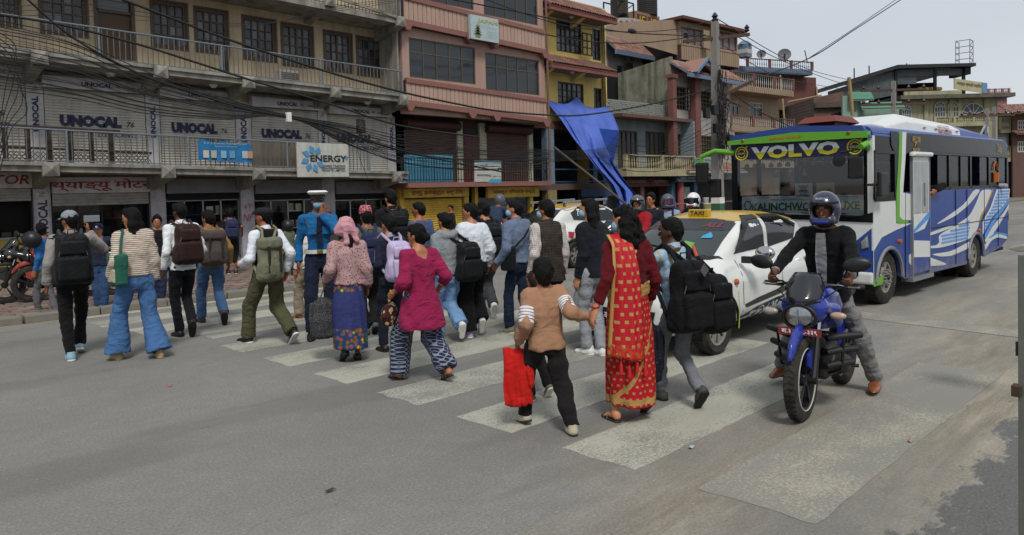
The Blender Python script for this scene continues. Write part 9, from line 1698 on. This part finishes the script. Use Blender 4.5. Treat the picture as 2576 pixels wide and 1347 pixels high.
J28=pp('dark_hair','person with long dark hair, face mask and dark clothes just behind the saree',(1484,892),(1510,896),502,-6,P_(res=.0115,fem=1,legs=dict(k='trousers',m=cloth('trousers_pale','8d9094'),r=(.095,.07,.065)),top=TP('1a1c22',t=.026),hair='long',hl=-.3,hy=28,extra=[mask()],tone='9a6a4c',sm1=M('shoe_white','d0d0cc',.6),sm2=m_white,shs=1.1))
gj=cloth('jeans_acid_grey','6c6e72',var=.4,scale=7,fold=.7)
J30=pp('two_packs','person with short black hair, pale blue shirt and acid-grey jeans carrying two black backpacks',(1675,1003),(1750,1036),546,-18,P_(res=.0092,lR=(.09,50),legs=dict(k='trousers',m=gj,r=(.088,.062,.056),fold=1.2,hem=.02),top=dict(m=patt('shirt_pale','8fa9c0','a89868','vstripes',.09,w=.16),t=.016,collar=1,hem=.9),hL=(.02,.2,-.02),pL=(.8,-.1,-1),hdL=(.4,-.3,.7),cL=1.1,hR=(.12,-.05,-.46),lean=7,hy=42,face=1,tone='3f281c',sm1=M('shoe_charcoal','3a3d38',.7),sm2=M('sole_dark','1a1a1a',.8),vol=1.05))
pb=cloth('pack_jet','131315',fold=.5,rough=.7);b1=backpack(J30,'large black backpack with diamond patch on the back of the pale blue shirt',pb,w=.35,hgt=.6,d=.17,z=1.05,x=-.05);b2=backpack(J30,'second black backpack with yellow piping slung beside the larger one with diamond patch',pb,w=.28,hgt=.48,d=.16,z=.97,x=.2,back=.17)
MB().prism([(0,.05),(.04,0),(0,-.05),(-.04,0)],-.262,-.255,'Y').build('diamond_patch',M('patch_grey','4d4d4f',.6),b1,world=False).location=(0,.0,.2);MB().tube([(.12,-.21,-.2),(.14,-.2,-.05),(.15,-.18,.08)],.004,5).build('piping',M('piping_yellow','a8a82c',.5),b2,world=False);MB().tube([(-.02,-.2,.3),(.0,-.14,.37),(.04,-.1,.36)],.012,6).build('orange_strap',M('strap_orange','b0482c',.6),b1,True,world=False)
bm_=MW[BK.name];gl_,gr_=bm_@Vector((.22,-.3,.99)),bm_@Vector((.22,.3,.99));seat=bm_@Vector((.78,0,0));fL,fR=G(2205,985),G(1958,958)
def rider(k,label,base,rz,h,o,feet=None,hands=None,z=0):
 r_=R(rz);m=Matrix.Translation(base)@Matrix.Rotation(r_,4,'Z');mi=m.inverted()
 if feet:
  for q,p in zip('LR',feet):l=mi@p;o[q]=(l.y,abs(l.x),0,0)
 if hands:o['wL'],o['wR']=hands
 return person(k,label,base,h,r_,o)
blazer=cloth('blazer_black','121215',fold=.4)
def lap(root,J,U,H,s,hs,Rn,Rh):
 MB().add([U(-.03,.14,1.4),U(.04,.14,1.4),U(.05,.155,1.2),U(.03,.155,.95),U(-.03,.155,.95),U(-.04,.155,1.2)],[(0,1,2,3,4,5)]).build('shirt_front',cloth('shirt_grey','77787a'),root,world=False)
J31=rider('rider','motorcyclist in blue and black helmet, black blazer and grey trousers on the blue motorcycle',Vector((seat.x,seat.y,0)),98,1.68,P_(res=.0088,hz=.84,lean=6,legs=dict(k='trousers',m=cloth('trousers_grey','6f6f6e',fold=.7),r=(.09,.072,.062),hem=.03),top=[TP('77787a',t=.012),dict(m=blazer,t=.022,hem=.84,sr=(.06,.052,.044),collar=1,sl=.96)],hair=None,extra=[helmet(M('helmet_blue','262b40',.25,var=.8,scale=9,coat=.6),M('trim_blue_helmet','22307a',.3)),lap],face=1,shoe='formal',sm1=M('shoe_tan_leather','7a4526',.3,coat=.3),sm2=M('sole_dark','1a1a1a',.8),kpL=(-.9,1,.3),kpR=(.9,1,.3),pL=(.9,-.6,-.4),pR=(.9,-.6,-.4),cL=.9,cR=.9,tone='5a3624',hp=4,shw=.166),(fL,fR),(gl_,gr_))
text('Steelbird',wlt,J31['root'],J31['H'](0,.13,.115),(-1,0,0),(0,.25,1),.07,.02,bold=.02,world=False)
def at_(x,d):p=atD(x,470,d);return Vector((p.x,p.y,0))
seated=dict(L=(.35,.18,.0,0),R=(.35,.18,.0,0),kpL=(-.6,1,.3),kpR=(.6,1,.3),hL=(.08,.42,-.3),hR=(.08,.42,-.3),hz=.8)
J32=rider('red_rider','motorcyclist in red jacket and dark grey helmet waiting behind the taxi',at_(1607,12.0),98,1.68,P_(seated,res=.013,legs=TR('26272a'),top=TP('8c1d26',t=.032,collar=1,sr=(.07,.062,.05)),hair=None,extra=[helmet(M('helmet_grey','4a4c4f',.3,coat=.4),blkp)],face=1,tone='6f452f',hy=10,lean=5))
J33=rider('bare_rider','bareheaded young person with wavy dark hair in dark shirt between the two helmeted riders',at_(1639,12.9),98,1.7,P_(seated,res=.013,legs=TR('26272a'),top=TP('20262e',t=.02,collar=1),face=1,tone='8a5a40',vol=1.25,hz=.84,hL=(.05,.25,-.35),hR=(.05,.25,-.35)))
J34=rider('purple_visor','rider in grey helmet with purple tinted visor and pale blue shirt',at_(1681,13.6),105,1.66,P_(seated,res=.014,legs=TR('26272a'),top=TP('8894a8',t=.02),hair=None,extra=[helmet(M('helmet_slate','4c5258',.4),None,vm=glassm('visor_purple','4a2a4c',.08),closed=True)],tone='6f452f',face=1,hy=40))
backpack(J34,'navy blue backpack behind the rider in the pale blue shirt',cloth('pack_navy2','262d4a'),w=.36,hgt=.46,d=.2,z=1.25)
J35=rider('white_helmet','rider in white helmet with red marks and dark closed visor above the taxi roof',at_(1746,13.2),98,1.7,P_(seated,res=.014,legs=TR('26272a'),top=TP('1b1b1e',t=.03),hair=None,extra=[helmet(M('helmet_white','d8d8d5',.25,coat=.5),M('trim_red','a03a26',.4),closed=True)],tone='6f452f'))
p_=G(1268,680,0);J23=rider('dark_biker','person in slate jacket and dark helmet leaning over the dark motorcycle under the yellow signs',Vector((p_.x+.2,p_.y+.5,.1)),280,1.62,P_(seated,res=.016,legs=TR('2c2d31'),top=TP('2f3a52',t=.03),hair=None,extra=[helmet(M('helmet_slate','4c5258',.4),None)],lean=22,tone='6f452f'))
def inbus(k,label,lx,ly,rz,o):p=BUS.p+BUS.ex*lx+BUS.ey*ly;p.z=.42;return person(k,label,p,1.62,R(rz)+BUS.a,dict(seated,res=.018,hz=.7,L=(.35,.12,0,0),R=(.35,.12,0,0),hL=(.05,.2,-.35),hR=(.05,.2,-.35),legs=TR('26272a'),**o))
wa=BUS.p+BUS.ex*1.72+BUS.ey*-.1+Vector((0,0,1.56));inbus('arm_out','bus passenger with a black sleeve resting an arm out of the first side window',2.02,.34,90,dict(top=TP('151517',t=.03),wL=wa,pL=(1,.2,.2),tone='7a4a30'))if False else None
def inb2(k,label,lx,rz,top,**kw):d=dict(seated,res=.018,hz=.7,L=(.35,.12,0,0),R=(.35,.12,0,0),hL=(.05,.2,-.35),hR=(.05,.2,-.35),legs=TR('26272a'),top=top,face=1,tone='7a4a30');d.update(kw);p=BUS.p+BUS.ex*lx+BUS.ey*.32;p.z=.42;return person(k,label,p,1.62,R(rz)+BUS.a,d)
inb2('arm_out','bus passenger with a black sleeve resting an arm out of the first side window',1.98,90,TP('151517',t=.03),wL=wa,pL=(1,.2,.2));inb2('beige_passenger','bus passenger in pale padded jacket at the second side window',3.3,90,TP('a39e90',t=.03));inb2('topi_passenger','bus passenger in patterned cap looking out of the third side window',4.2,90,TP('1d1d20',t=.03),topi=patt('topi_print','9c2f3c','a8a0a0','spots',.022));inb2('rear_passenger','bus passenger by the last side window with a raised hand',5.7,90,TP('8f9298',t=.02),hL=(.05,.25,.05))
